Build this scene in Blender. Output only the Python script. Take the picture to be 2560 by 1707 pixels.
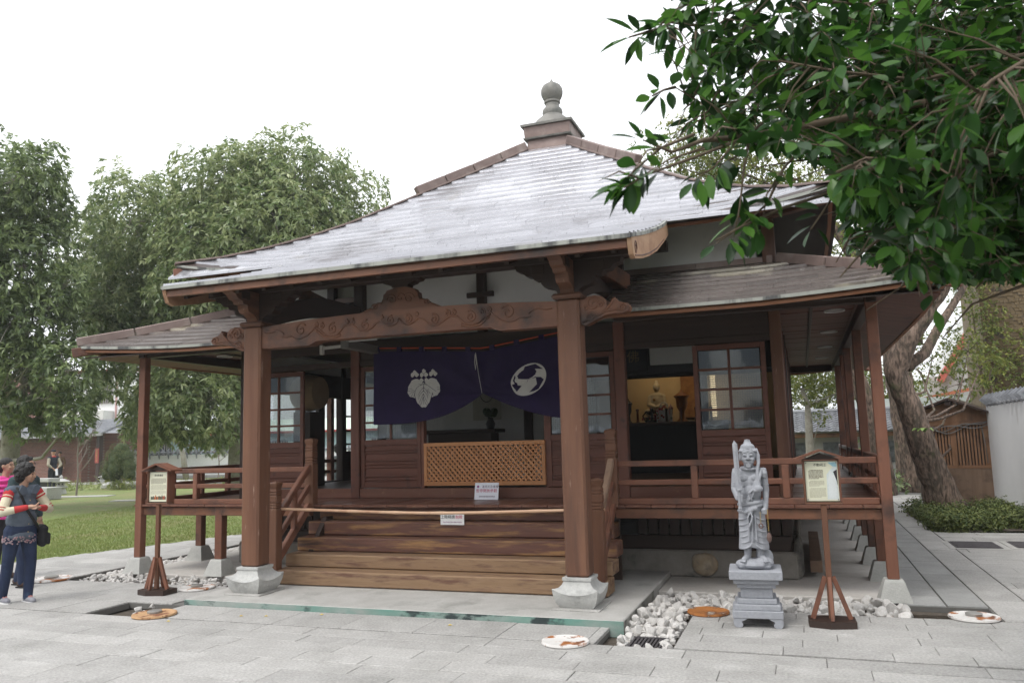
import bpy, math, random
import numpy as np
from mathutils import Vector as V, Matrix
for o in list(bpy.data.objects): bpy.data.objects.remove(o)
scn = bpy.context.scene
COL = scn.collection
PI = math.pi
rad = math.radians
# ------------------------------------------------------------------ camera
cam = bpy.data.cameras.new('camera'); cam_o = bpy.data.objects.new('camera', cam); COL.objects.link(cam_o)
_r = V((0.94005399, 0.33992095, -0.02742698)); _u = V((0.06752839, -0.10670987, 0.99199442)); _f = V((-0.33427295, 0.93438041, 0.12326735))
cam_o.matrix_world = Matrix(((_r.x, _u.x, -_f.x, 3.8557887), (_r.y, _u.y, -_f.y, -7.39767116), (_r.z, _u.z, -_f.z, 1.6), (0, 0, 0, 1)))
cam.sensor_fit = 'HORIZONTAL'; cam.sensor_width = 36.0; cam.lens = 28.045
cam.clip_start = 0.05; cam.clip_end = 600
cam.dof.use_dof = True; cam.dof.focus_distance = 9.0; cam.dof.aperture_fstop = 5.6
scn.camera = cam_o
# ------------------------------------------------------------------ sky, sun, exposure
world = bpy.data.worlds.new('World'); scn.world = world; world.use_nodes = True
nt = world.node_tree; nt.nodes.clear()
sky = nt.nodes.new('ShaderNodeTexSky'); sky.sky_type = 'NISHITA'; sky.sun_disc = False
SUN_EL, SUN_AZ = rad(58), rad(205)          # azimuth measured clockwise from +Y
sky.sun_elevation = SUN_EL; sky.sun_rotation = SUN_AZ; sky.dust_density = 6; sky.air_density = 1.2
hs = nt.nodes.new('ShaderNodeHueSaturation'); hs.inputs['Saturation'].default_value = 0.18
mixc = nt.nodes.new('ShaderNodeMix'); mixc.data_type = 'RGBA'; mixc.inputs[0].default_value = 0.72
mixc.inputs[7].default_value = (13.0, 13.3, 13.8, 1)   # the closed, bright cloud deck
bg = nt.nodes.new('ShaderNodeBackground'); bg.inputs['Strength'].default_value = 0.13
wo = nt.nodes.new('ShaderNodeOutputWorld')
nt.links.new(sky.outputs[0], hs.inputs['Color']); nt.links.new(hs.outputs[0], mixc.inputs[6])
nt.links.new(mixc.outputs[2], bg.inputs['Color']); nt.links.new(bg.outputs[0], wo.inputs['Surface'])
sun = bpy.data.lights.new('sun', 'SUN'); sun.energy = 1.3; sun.angle = rad(20); sun.color = (1.0, 0.97, 0.92)
sun_o = bpy.data.objects.new('sun', sun); COL.objects.link(sun_o)
_sd = V((math.sin(SUN_AZ)*math.cos(SUN_EL), math.cos(SUN_AZ)*math.cos(SUN_EL), math.sin(SUN_EL)))
sun_o.rotation_euler = _sd.to_track_quat('Z', 'Y').to_euler(); sun_o.location = (0, 0, 30)
scn.view_settings.view_transform = 'Standard'; scn.view_settings.look = 'None'
scn.view_settings.exposure = 0.28; scn.view_settings.gamma = 1.0; scn.view_settings.use_curve_mapping = False
scn.render.engine = 'CYCLES'; scn.cycles.use_denoising = True; scn.cycles.max_bounces = 7
scn.cycles.transparent_max_bounces = 12; scn.cycles.caustics_reflective = False; scn.cycles.caustics_refractive = False

def scr(p):
    q = V(p)-cam_o.location; w = q.dot(_f); return q.dot(_r)/w*1994, q.dot(_u)/w*1994
# ------------------------------------------------------------------ mesh helpers
ORG = {}
class MB:
    def __init__(s): s.v = []; s.f = []; s.m = []
    def add(s, vs, fs, m=0):
        n = len(s.v); s.v += [tuple(p) for p in vs]; s.f += [tuple(i+n for i in f) for f in fs]; s.m += [m]*len(fs); return s
    def box(s, x0, x1, y0, y1, z0, z1, b=0.0, M=None, m=0):
        if x0 > x1: x0, x1 = x1, x0
        if y0 > y1: y0, y1 = y1, y0
        if z0 > z1: z0, z1 = z1, z0
        b = min(b, (x1-x0)*.4, (y1-y0)*.4, (z1-z0)*.4)
        vs = []; fs = []
        if b <= 0:
            vs = [(x, y, z) for z in (z0, z1) for y in (y0, y1) for x in (x0, x1)]
            fs = [(0, 2, 3, 1), (4, 5, 7, 6), (0, 1, 5, 4), (2, 6, 7, 3), (0, 4, 6, 2), (1, 3, 7, 5)]
        else:
            X, Y, Z = (x0, x1), (y0, y1), (z0, z1); idx = {}
            for k in range(2):
                for j in range(2):
                    for i in range(2):
                        sx, sy, sz = (b, -b)[i], (b, -b)[j], (b, -b)[k]
                        for a in range(3):
                            p = [X[i]+sx, Y[j]+sy, Z[k]+sz]; p[a] = (X[i], Y[j], Z[k])[a]
                            idx[i, j, k, a] = len(vs); vs.append(tuple(p))
            def q(l):
                fs.append(tuple(l))
            g = lambda i, j, k, a: idx[i, j, k, a]
            q([g(0,0,0,2), g(0,1,0,2), g(1,1,0,2), g(1,0,0,2)]); q([g(0,0,1,2), g(1,0,1,2), g(1,1,1,2), g(0,1,1,2)])
            q([g(0,0,0,1), g(1,0,0,1), g(1,0,1,1), g(0,0,1,1)]); q([g(0,1,0,1), g(0,1,1,1), g(1,1,1,1), g(1,1,0,1)])
            q([g(0,0,0,0), g(0,0,1,0), g(0,1,1,0), g(0,1,0,0)]); q([g(1,0,0,0), g(1,1,0,0), g(1,1,1,0), g(1,0,1,0)])
            for i in range(2):
                for j in range(2):
                    e = [g(i,j,0,0), g(i,j,1,0), g(i,j,1,1), g(i,j,0,1)]; q(e if (i+j) % 2 else e[::-1])
                    e = [g(i,0,j,0), g(i,1,j,0), g(i,1,j,2), g(i,0,j,2)]; q(e[::-1] if (i+j) % 2 else e)
                    e = [g(0,i,j,1), g(1,i,j,1), g(1,i,j,2), g(0,i,j,2)]; q(e if (i+j) % 2 else e[::-1])
                    for k in range(2):
                        e = [g(i,j,k,0), g(i,j,k,1), g(i,j,k,2)]; q(e if (i+j+k) % 2 else e[::-1])
        if M is not None: vs = [M @ V(p) for p in vs]
        return s.add(vs, fs, m)
    def bar(s, p, q, w, h, up=(0, 0, 1), b=0.0, m=0):
        p, q = V(p), V(q); d = q-p; L = d.length; z = d.normalized(); x = V(up).cross(z)
        if x.length < 1e-5: x = V((1, 0, 0)).cross(z)
        x.normalize(); y = z.cross(x)
        M = Matrix(((x.x, y.x, z.x, p.x), (x.y, y.y, z.y, p.y), (x.z, y.z, z.z, p.z), (0, 0, 0, 1)))
        return s.box(-w/2, w/2, -h/2, h/2, 0, L, b, M, m)
    def tube(s, pts, r, n=8, cap=True, m=0, sq=1.0):
        pts = [V(p) for p in pts]; k = len(pts)
        if not hasattr(r, '__len__'): r = [r]*k
        ref = V((0, 0, 1)); vs = []; fs = []; prev = None
        for i, p in enumerate(pts):
            t = (pts[min(i+1, k-1)]-pts[max(i-1, 0)])
            t = t.normalized() if t.length > 1e-9 else V((0, 0, 1))
            if prev is None:
                a = ref if abs(t.z) < .9 else V((1, 0, 0)); x = a.cross(t).normalized()
            else:
                x = prev-t*prev.dot(t); x = x.normalized() if x.length > 1e-6 else prev
            y = t.cross(x); prev = x
            for j in range(n):
                c = 2*PI*j/n; vs.append(p+(x*math.cos(c)+y*math.sin(c)*sq)*r[i])
        for i in range(k-1):
            for j in range(n):
                fs.append((i*n+j, i*n+(j+1) % n, (i+1)*n+(j+1) % n, (i+1)*n+j))
        if cap: fs += [tuple(range(n-1, -1, -1)), tuple(range((k-1)*n, k*n))]
        return s.add(vs, fs, m)
    def lathe(s, prof, n=20, c=(0, 0, 0), m=0):
        vs = []; fs = []; k = len(prof)
        for r, z in prof:
            for j in range(n):
                a = 2*PI*j/n; vs.append((c[0]+r*math.cos(a), c[1]+r*math.sin(a), c[2]+z))
        for i in range(k-1):
            for j in range(n): fs.append((i*n+j, i*n+(j+1) % n, (i+1)*n+(j+1) % n, (i+1)*n+j))
        fs += [tuple(range(n-1, -1, -1)), tuple(range((k-1)*n, k*n))]
        return s.add(vs, fs, m)
    def prism(s, poly, d0, d1, ax='y', m=0):
        """poly in the plane across axis ax: y -> (x,z), x -> (y,z), z -> (x,y)"""
        def P(a, b, d): return (a, d, b) if ax == 'y' else ((d, a, b) if ax == 'x' else (a, b, d))
        k = len(poly); ar = sum(poly[i][0]*poly[(i+1) % k][1]-poly[(i+1) % k][0]*poly[i][1] for i in range(k))
        if ar < 0: poly = poly[::-1]
        vs = [P(a, b, d0) for a, b in poly]+[P(a, b, d1) for a, b in poly]
        A = tuple(range(k)); B = tuple(range(2*k-1, k-1, -1)); sd = [(i, i+k, (i+1) % k+k, (i+1) % k) for i in range(k)]
        flip = (ax == 'y') != (d1 < d0)
        if flip: fs = [A, B]+sd
        else: fs = [A[::-1], B[::-1]]+[f[::-1] for f in sd]
        return s.add(vs, fs, m)
    def ell(s, c, r, n=12, k=8, M=None, m=0):
        vs = [V((0, 0, -1))]; fs = []
        for i in range(1, k):
            a = PI*i/k-PI/2
            for j in range(n):
                t = 2*PI*j/n; vs.append(V((math.cos(a)*math.cos(t), math.cos(a)*math.sin(t), math.sin(a))))
        vs.append(V((0, 0, 1))); e = len(vs)-1
        for j in range(n):
            fs.append((0, 1+(j+1) % n, 1+j)); fs.append((e, e-n+j, e-n+(j+1) % n))
        for i in range(k-2):
            for j in range(n): fs.append((1+i*n+j, 1+i*n+(j+1) % n, 1+(i+1)*n+(j+1) % n, 1+(i+1)*n+j))
        rr = r if hasattr(r, '__len__') else (r, r, r)
        out = []
        for p in vs:
            p = V((p.x*rr[0], p.y*rr[1], p.z*rr[2]))
            if M is not None: p = M @ p
            out.append(p+V(c))
        return s.add(out, fs, m)
    def caps(s, p, q, r0, r1, n=10):
        """a capsule with two radii"""
        p, q = V(p), V(q); d = q-p; L = max(d.length, 1e-5); t = d/L
        pts = [p-t*r0*.98, p-t*r0*.7, p, p+d*.5, q, q+t*r1*.7, q+t*r1*.98]
        return s.tube(pts, [r0*.15, r0*.72, r0, (r0+r1)/2, r1, r1*.72, r1*.15], n)
    def build(s, name, mat, parent=None, smooth=False, shift=True):
        me = bpy.data.meshes.new(name)
        o_ = ORG.get(parent.name, V((0, 0, 0))) if (parent is not None and shift) else V((0, 0, 0))
        v = np.array(s.v, float)-np.array(o_)
        me.from_pydata(v.tolist(), [], s.f)
        mats = mat if isinstance(mat, (list, tuple)) else [mat]
        for x in mats: me.materials.append(x)
        if len(mats) > 1: me.polygons.foreach_set('material_index', s.m)
        if smooth is not False:
            me.polygons.foreach_set('use_smooth', [True]*len(s.f))
            if smooth is not True: me.set_sharp_from_angle(angle=rad(smooth))
        me.update()
        o = bpy.data.objects.new(name, me); COL.objects.link(o)
        if parent is not None:
            o.parent = parent; ORG[o.name] = ORG.get(parent.name, V((0, 0, 0)))
        return o
def tag(o, label=None, cat=None, group=None, kind=None):
    if label: o['label'] = label
    if cat: o['category'] = cat
    if group: o['group'] = group
    if kind: o['kind'] = kind
    return o
def thing(name, loc, label, cat, group=None, rz=0):
    o = bpy.data.objects.new(name, None); COL.objects.link(o); o.location = loc; o.rotation_euler = (0, 0, rz)
    o.empty_display_size = .1; ORG[o.name] = V(loc); return tag(o, label, cat, group)
def copy_thing(o, loc=None, rz=None, label=None):
    def cp(x, par):
        c = x.copy(); COL.objects.link(c)
        if par is not None: c.parent = par
        for ch in list(x.children): cp(ch, c)
        return c
    c = cp(o, None)
    if loc is not None: c.location = loc
    if rz is not None: c.rotation_euler = (0, 0, rz)
    if label: c['label'] = label
    return c
def from_np(name, verts, faces, mat, parent=None, smooth=False, attr=None):
    me = bpy.data.meshes.new(name)
    if parent is not None: verts = verts-np.array(ORG.get(parent.name, V((0, 0, 0))))
    nv, nf = len(verts), len(faces); k = faces.shape[1]
    me.vertices.add(nv); me.vertices.foreach_set('co', np.ascontiguousarray(verts, dtype=np.float32).ravel())
    me.loops.add(nf*k); me.loops.foreach_set('vertex_index', np.ascontiguousarray(faces, dtype=np.int32).ravel())
    me.polygons.add(nf); me.polygons.foreach_set('loop_start', np.arange(0, nf*k, k, dtype=np.int32))
    me.polygons.foreach_set('loop_total', np.full(nf, k, dtype=np.int32))
    if smooth: me.polygons.foreach_set('use_smooth', np.ones(nf, dtype=bool))
    if attr is not None:
        a = me.attributes.new('tone', 'FLOAT', 'POINT'); a.data.foreach_set('value', np.ascontiguousarray(attr, dtype=np.float32))
    me.update(calc_edges=True); me.validate()
    for x in (mat if isinstance(mat, (list, tuple)) else [mat]): me.materials.append(x)
    o = bpy.data.objects.new(name, me); COL.objects.link(o)
    if parent is not None:
        o.parent = parent; ORG[o.name] = ORG.get(parent.name, V((0, 0, 0)))
    return o
def blob(name, mb, vox, mat, parent=None, smooth_it=6, fac=.5, shift=True):
    """voxel-merge the closed pieces of mb into one continuous skin"""
    o = mb.build(name, mat, parent, shift=shift)
    m = o.modifiers.new('r', 'REMESH'); m.mode = 'VOXEL'; m.voxel_size = vox; m.use_smooth_shade = True
    if smooth_it:
        k = o.modifiers.new('s', 'SMOOTH'); k.iterations = smooth_it; k.factor = fac
    dg = bpy.context.evaluated_depsgraph_get(); dg.update()
    me = bpy.data.meshes.new_from_object(o.evaluated_get(dg)); me.name = name
    o.modifiers.clear(); old = o.data; o.data = me; bpy.data.meshes.remove(old)
    if not me.materials: me.materials.append(mat)
    me.polygons.foreach_set('use_smooth', [True]*len(me.polygons))
    return o
def text_mesh(body, size, m, parent, loc, rot, name='lettering', align='CENTER', ext=.0006, sp=1.0):
    c = bpy.data.curves.new(name, 'FONT'); c.body = body; c.size = size; c.align_x = align; c.align_y = 'CENTER'; c.extrude = ext; c.space_character = sp; c.resolution_u = 3
    o = bpy.data.objects.new(name, c); COL.objects.link(o)
    dg = bpy.context.evaluated_depsgraph_get(); dg.update(); me = bpy.data.meshes.new_from_object(o.evaluated_get(dg)); bpy.data.objects.remove(o)
    me.name = name; me.materials.clear(); me.materials.append(m)
    o = bpy.data.objects.new(name, me); COL.objects.link(o); o.parent = parent; o.location = loc; o.rotation_euler = rot; return o
# ------------------------------------------------------------------ materials
def L2(c): return (c[0], c[1], c[2], 1)
def mat(name, c1, c2=None, sc=6, st=(1, 1, 1), lo=.3, hi=.7, rough=.7, r2=None, bump=.15, bsc=None, metal=0, rnd=0.0, c3=None, p3=(2, .5, .62), st3=(1, 1, 1), det=6,
        c4=None, p4=(8, .55, .65), st4=(1, 1, 1), spec=.4, trans=0, fine=0.0, tone=None, sheen=0):
    m = bpy.data.materials.new(name); m.use_nodes = True; n = m.node_tree; N = n.nodes; K = n.links; N.clear()
    out = N.new('ShaderNodeOutputMaterial'); b = N.new('ShaderNodeBsdfPrincipled'); K.new(b.outputs[0], out.inputs[0])
    b.inputs['Roughness'].default_value = rough; b.inputs['Metallic'].default_value = metal; b.inputs['Specular IOR Level'].default_value = spec
    if spec >= 1: b.inputs['IOR'].default_value = 1.75
    tc = N.new('ShaderNodeTexCoord')
    def noise(s, stv, d=det):
        mp = N.new('ShaderNodeMapping'); mp.inputs['Scale'].default_value = stv; K.new(tc.outputs['Object'], mp.inputs[0])
        t = N.new('ShaderNodeTexNoise'); t.inputs['Scale'].default_value = s; t.inputs['Detail'].default_value = d; t.inputs['Roughness'].default_value = .62; K.new(mp.outputs[0], t.inputs['Vector']); return t.outputs[0]
    def rng(x, a, bb):
        r = N.new('ShaderNodeMapRange'); r.inputs[1].default_value = a; r.inputs[2].default_value = bb; K.new(x, r.inputs[0]); return r.outputs[0]
    def mix(f, a, bb, mode='MIX'):
        x = N.new('ShaderNodeMix'); x.data_type = 'RGBA'; x.blend_type = mode
        for sock, val in ((0, f), (6, a), (7, bb)):
            if hasattr(val, 'is_linked') or hasattr(val, 'links'): K.new(val, x.inputs[sock])
            elif sock == 0: x.inputs[0].default_value = val
            else: x.inputs[sock].default_value = L2(val)
        return x.outputs[2]
    base = noise(sc, st); f1 = rng(base, lo, hi)
    colr = mix(f1, c1, c2 if c2 else c1)
    if c3: colr = mix(rng(noise(p3[0], st3), p3[1], p3[2]), colr, c3)
    if c4: colr = mix(rng(noise(p4[0], st4), p4[1], p4[2]), colr, c4)
    if rnd:
        oi = N.new('ShaderNodeObjectInfo'); v = N.new('ShaderNodeMapRange'); v.inputs[3].default_value = 1-rnd; v.inputs[4].default_value = 1+rnd; K.new(oi.outputs['Random'], v.inputs[0])
        h = N.new('ShaderNodeHueSaturation'); K.new(v.outputs[0], h.inputs['Value']); K.new(colr, h.inputs['Color']); colr = h.outputs[0]
    if fine:
        v = N.new('ShaderNodeMapRange'); v.inputs[1].default_value = .35; v.inputs[2].default_value = .65; v.inputs[3].default_value = 1-fine; v.inputs[4].default_value = 1+fine
        K.new(noise(sc*14, (1, 1, 1), 2), v.inputs[0]); h = N.new('ShaderNodeHueSaturation'); K.new(v.outputs[0], h.inputs['Value']); K.new(colr, h.inputs['Color']); colr = h.outputs[0]
    if tone:
        a = N.new('ShaderNodeAttribute'); a.attribute_name = 'tone'; colr = mix(a.outputs['Fac'], colr, tone)
    K.new(colr, b.inputs['Base Color'])
    if r2 is not None:
        v = N.new('ShaderNodeMapRange'); v.inputs[1].default_value = .35; v.inputs[2].default_value = .65; v.inputs[3].default_value = rough; v.inputs[4].default_value = r2
        K.new(noise(sc*.6, st), v.inputs[0]); K.new(v.outputs[0], b.inputs['Roughness'])
    if bump:
        bp = N.new('ShaderNodeBump'); bp.inputs['Strength'].default_value = bump; bp.inputs['Distance'].default_value = .02
        K.new(noise(bsc, st) if bsc else base, bp.inputs['Height']); K.new(bp.outputs[0], b.inputs['Normal'])
    if trans:
        t = N.new('ShaderNodeBsdfTranslucent'); K.new(colr, t.inputs['Color']); ms = N.new('ShaderNodeMixShader'); ms.inputs[0].default_value = trans
        K.new(b.outputs[0], ms.inputs[1]); K.new(t.outputs[0], ms.inputs[2]); K.new(ms.outputs[0], out.inputs[0])
    if sheen: b.inputs['Sheen Weight'].default_value = sheen
    return m
def flat(name, c, rough=.6, **k): return mat(name, c, tuple(x*.85 for x in c), sc=k.pop('sc', 20), rough=rough, bump=k.pop('bump', .05), **k)
AX = {'x': (.09, 1, 1), 'y': (1, .09, 1), 'z': (1, 1, .09)}
_W = {}
def wood(kind, ax='x'):
    if (kind, ax) in _W: return _W[kind, ax]
    st = AX[ax]; nm = 'wood_%s_%s' % (kind, ax)
    if kind == 'col': m = mat(nm, (.115, .050, .029), (.185, .088, .051), 9, st, rough=.45, r2=.65, bump=.25, c3=(.045, .028, .024), p3=(2.4, .52, .70), st3=st, c4=(.33, .22, .17), p4=(26, .64, .72), st4=(1, 1, .12) if ax == 'z' else st, rnd=.06)
    elif kind == 'beam': m = mat(nm, (.13, .055, .031), (.215, .098, .056), 7, st, rough=.5, bump=.2, c3=(.05, .032, .027), p3=(3, .48, .68), rnd=.06)
    elif kind == 'rail': m = mat(nm, (.15, .060, .036), (.225, .10, .063), 9, st, rough=.55, bump=.2, c3=(.075, .042, .033), p3=(3, .5, .68), rnd=.10)
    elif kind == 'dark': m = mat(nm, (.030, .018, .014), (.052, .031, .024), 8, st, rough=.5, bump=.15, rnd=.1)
    elif kind == 'door': m = mat(nm, (.105, .040, .027), (.165, .066, .044), 9, st, rough=.5, bump=.15, c3=(.045, .027, .024), p3=(4, .6, .72), rnd=.08)
    elif kind == 'deck': m = mat(nm, (.12, .05, .035), (.18, .085, .058), 8, st, rough=.28, r2=.5, bump=.12, c3=(.27, .16, .09), p3=(5, .6, .74), rnd=.12)
    elif kind == 'step': m = mat(nm, (.105, .046, .034), (.15, .070, .05), 14, st, rough=.45, r2=.65, bump=.2, c3=(.30, .165, .07), p3=(17, .50, .66), st3=(.10, 1, 1), c4=(.065, .034, .027), p4=(12, .54, .72), st4=(.12, 1, 1), rnd=.05)
    elif kind == 'stepworn': m = mat(nm, (.205, .125, .068), (.29, .19, .115), 14, st, rough=.7, bump=.2, c3=(.13, .066, .043), p3=(14, .51, .64), st3=(.10, 1, 1), c4=(.11, .06, .042), p4=(22, .56, .70), st4=(.12, 1, 1), rnd=.05)
    elif kind == 'fascia': m = mat(nm, (.25, .10, .052), (.34, .155, .08), 6, st, rough=.55, bump=.12, c3=(.14, .07, .045), p3=(2, .52, .75), rnd=.04)
    elif kind == 'pale': m = mat(nm, (.40, .235, .145), (.5, .32, .2), 7, st, rough=.6, bump=.1, c3=(.27, .13, .075), p3=(3, .5, .7), rnd=.04)
    elif kind == 'orange': m = mat(nm, (.44, .19, .075), (.52, .25, .11), 9, st, rough=.5, bump=.1, rnd=.1)
    elif kind == 'grey': m = mat(nm, (.20, .125, .085), (.28, .19, .13), 8, st, rough=.75, bump=.25, c3=(.13, .085, .062), p3=(3, .5, .7), rnd=.12)
    elif kind == 'shed': m = mat(nm, (.21, .105, .055), (.30, .165, .09), 9, st, rough=.7, bump=.2, c3=(.11, .062, .04), p3=(2.5, .52, .7), rnd=.12)
    _W[kind, ax] = m; return m
M_STONE = mat('carved_granite', (.40, .40, .39), (.50, .50, .48), 30, bump=.3, rough=.85, c3=(.25, .25, .24), p3=(5, .55, .8), fine=.06)
M_CONC = mat('concrete', (.36, .35, .33), (.45, .44, .42), 4, bump=.25, bsc=40, rough=.85, c3=(.24, .24, .22), p3=(2.2, .55, .75), fine=.05)
M_PLAST = mat('white_plaster', (.70, .70, .69), (.76, .76, .75), 3, bump=.08, bsc=30, rough=.9, c3=(.55, .55, .54), p3=(1.4, .62, .85))
M_COPPER = mat('copper_sheet', (.175, .125, .112), (.245, .185, .165), 5, rough=.42, r2=.6, bump=.08, metal=.3, c3=(.33, .28, .25), p3=(3, .55, .75), rnd=.1)
M_GRAPH = mat('aged_bronze', (.17, .165, .15), (.25, .24, .22), 6, rough=.6, bump=.2, bsc=30, metal=.3, c3=(.12, .125, .115), p3=(5, .5, .7))
M_BLACK = flat('black_paint', (.015, .015, .016), .5)
M_WHITE = flat('white_paint', (.78, .78, .77), .5)
# ================================================================== SETTING
M_PAVE = mat('granite_paving', (.335, .325, .31), (.41, .40, .385), 3.5, lo=.25, hi=.75, bump=.3, bsc=60, rough=.8, r2=.92, rnd=.09, c3=(.275, .27, .255), p3=(1.1, .50, .72), fine=.16, c4=(.44, .43, .415), p4=(2.6, .56, .75))
M_PAVE2 = mat('bluestone_paving', (.25, .25, .245), (.32, .32, .31), 2.5, bump=.2, bsc=60, rough=.8, rnd=.12, c3=(.22, .22, .21), p3=(1.3, .5, .75), fine=.07)
M_SOIL = mat('dark_soil', (.06, .05, .04), (.11, .09, .07), 14, bump=.6, rough=.95, c3=(.15, .13, .11), p3=(30, .6, .66))
M_GRASS = mat('lawn_green', (.12, .17, .04), (.19, .235, .07), 2.2, bump=.5, bsc=60, rough=.9, c3=(.21, .19, .085), p3=(.9, .45, .7), fine=.25, c4=(.20, .16, .08), p4=(22, .58, .66))
def sheet(name, poly, z, m, kind='structure', parent=None):
    o = MB().add([(x, y, z) for x, y in poly], [tuple(range(len(poly)))]).build(name, m, parent)
    return tag(o, kind=kind) if parent is None else o
sheet('ground', [(-260, -120), (260, -120), (260, 260), (-260, 260)], -.11, mat('far_ground', (.10, .12, .05), (.16, .15, .08), .5, rough=.95, bump=.1))
sheet('soil', [(-9, -8), (14, -8), (14, 16), (-9, 16)], -.085, M_SOIL)
pav = tag(MB().box(-9.2, 2.2, -9, -1.05, -.07, -.014).box(2.2, 14, -9, -1.03, -.07, -.014).box(2.81, 14, -1.03, .42, -.07, -.014).box(5.32, 14, .42, 1.0, -.07, -.014).box(4.62, 14, 1.0, 7.0, -.07, -.014).box(4.62, 5.75, 7.0, 16, -.07, -.014).box(5.7, 14, 10.9, 16, -.07, -.014)
    .box(-9.2, -3.05, -1.05, -.5, -.07, -.014).box(-9.2, -2.32, -.48, .50, -.07, -.014).box(-9.2, -5.18, .5, 16, -.07, -.014).box(-2.3, 2.2, -1.05, -.48, -.07, -.03).build('paving', flat('joint_dark', (.15, .145, .135), .9)), kind='structure')
R = random.Random(21)
slabs = []
def slab(x0, x1, y0, y1, m=0, g=.002):
    if x1-x0 < .06 or y1-y0 < .05: return
    c = [(x0, y0, 0), (x1, y0, 0), (x1, y1, 0), (x0, y1, 0)]
    ok = False; p = []
    for q in c:
        w = (V(q)-cam_o.location).dot(_f)
        if w < .6: p = None; break
        p.append(scr(q))
    if p is None: return
    if max(a for a, b in p) < -1290 or min(a for a, b in p) > 1290 or min(b for a, b in p) > 900 or max(b for a, b in p) < -870: return
    ar = abs(sum(p[i][0]*p[(i+1) % 4][1]-p[(i+1) % 4][0]*p[i][1] for i in range(4)))/2
    slabs.append((ar, x0+g, x1-g, y0+g, y1-g, R.uniform(-.0022, .0022)-(.016 if (-1.04 < y0 < -.6 and -2.4 < x0 < 2.2 and y1 < -.45) else 0), m))
def row_x(y0, y1, a, b, lens):
    x = a-R.uniform(0, lens[1])
    while x < b:
        l = R.uniform(*lens); slab(max(x, a), min(x+l, b), y0, y1); x += l
def row_y(x0, x1, a, b, lens, m=1):
    y = a-R.uniform(0, lens[1])
    while y < b:
        l = R.uniform(*lens); slab(x0, x1, max(y, a), min(y+l, b), m); y += l
y = -4.2
while y < -1.06:
    h = .24 if y > -2.4 else .32
    h = min(h, -1.045-y) if y+h > -1.2 else h
    row_x(y, y+h, -9.2, 9, (.42, 1.05)); y += h
row_x(-1.045, -.5, -2.30, 2.2, (.7, .78)); row_x(-1.045, -.5, -9.2, -3.06, (.6, .9))
for (a, b) in ((-1.03, -.80), (-.80, -.56), (-.56, -.32), (-.32, -.08), (-.08, .16), (.16, .42)): row_x(a, b, 2.82 if a < 0.1 else 2.98, 9, (.4, 1.0))
for (a, b) in ((-.48, -.16), (-.16, .17), (.17, .49)): row_x(a, b, -9.2, -2.34 if a > -.2 else -2.5, (.5, 1.0))
row_y(4.66, 4.985, 1.0, 15, (.85, .95)); row_y(4.995, 5.325, .99, 15, (.85, .95)); row_y(5.335, 5.68, .43, 15, (.8, .95), 0)
yy = .43
while yy < 6.8: row_x(yy, yy+.32, 5.69, 12, (.5, 1.0)); yy += .32
yy = .5
while yy < 14:
    row_x(yy, yy+.42, -7.78+.316*yy-(0 if yy > 1 else .3), -5.19, (.6, 1.0)); yy += .42
yy = 11
while yy < 15: row_x(yy, yy+.4, 5.7, 9, (.6, 1)); yy += .4
slabs.sort(key=lambda s: -s[0])
restp = MB()
for i, (ar, x0, x1, y0, y1, dz, m) in enumerate(slabs):
    if i < 298: MB().box(x0, x1, y0, y1, -.06, dz, .004).build('paving_slab', M_PAVE2 if m else M_PAVE, pav)
    else: restp.box(x0, x1, y0, y1, -.06, dz, .004)
if restp.v: tag(restp.build('paving_slabs', M_PAVE, pav), kind='stuff')
# platform under the porch, slab under the veranda
M_VERD = mat('stained_concrete', (.24, .28, .255), (.33, .36, .34), 3, bump=.25, bsc=40, rough=.85, c4=(.035, .05, .05), p4=(2.6, .52, .58), st4=(.6, 1, 1.2), c3=(.13, .27, .225), p3=(1.6, .42, .60), st3=(.5, 1, 1))
pf = tag(MB().box(-2.318, 2.318, -.494, 2.12, -.08, .058, .008).build('porch_platform', M_CONC), kind='structure')
MB().box(-2.322, 2.322, -.4985, -.4945, -.08, .053, .001).build('platform_face', M_VERD, pf)
MB().box(2.3185, 2.322, -.49, 1.0, -.08, .045, .001).build('platform_side', mat('side_stain', (.20, .20, .18), (.30, .29, .27), 3, rough=.9, bump=.3, c3=(.1, .1, .09), p3=(4, .5, .6)), pf)
M_SLAB = mat('washed_concrete', (.42, .395, .365), (.50, .475, .445), 1.6, bump=.2, bsc=40, rough=.85, c3=(.31, .29, .26), p3=(.9, .5, .7), st3=(.35, 1, 1), fine=.05)
tag(MB().box(2.32, 4.72, 1.22, 10.8, -.08, .0, .01).box(-4.72, -2.33, 1.12, 10.8, -.08, .0, .01).box(-2.4, 2.4, 2.13, 10.8, -.09, -.002).build('veranda_slab', M_SLAB), kind='structure')
tag(MB().box(4.60, 4.655, .75, 1.3, -.08, -.03).box(4.66, 5.31, .86, .985, -.08, -.06).build('drain_channel', M_SOIL), kind='structure')
# drain grates
M_IRON = mat('cast_iron', (.07, .065, .07), (.11, .10, .105), 12, rough=.7, bump=.3, bsc=80, metal=.3)
for (x, y, lab) in ((5.98, 5.3, 'dark iron drain grate in a pale frame, the nearer the temple of two'), (6.72, 5.38, 'dark iron drain grate in a pale frame, the one nearer the white wall')):
    g = thing('drain_grate', (x, y, 0), lab, 'drain cover', 'drain grates in the paving')
    MB().box(x-.36, x+.36, y-.42, y+.42, .001, .006, .002).build('frame', M_CONC, g)
    MB().box(x-.28, x+.28, y-.33, y+.33, .0065, .012, .002).build('plate', M_IRON, g)
    br = MB()
    for i in range(12): br.box(x-.26, x+.26, y-.30+i*.052, y-.275+i*.052, .0125, .019, .002)
    br.build('bars', M_IRON, g)
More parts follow.
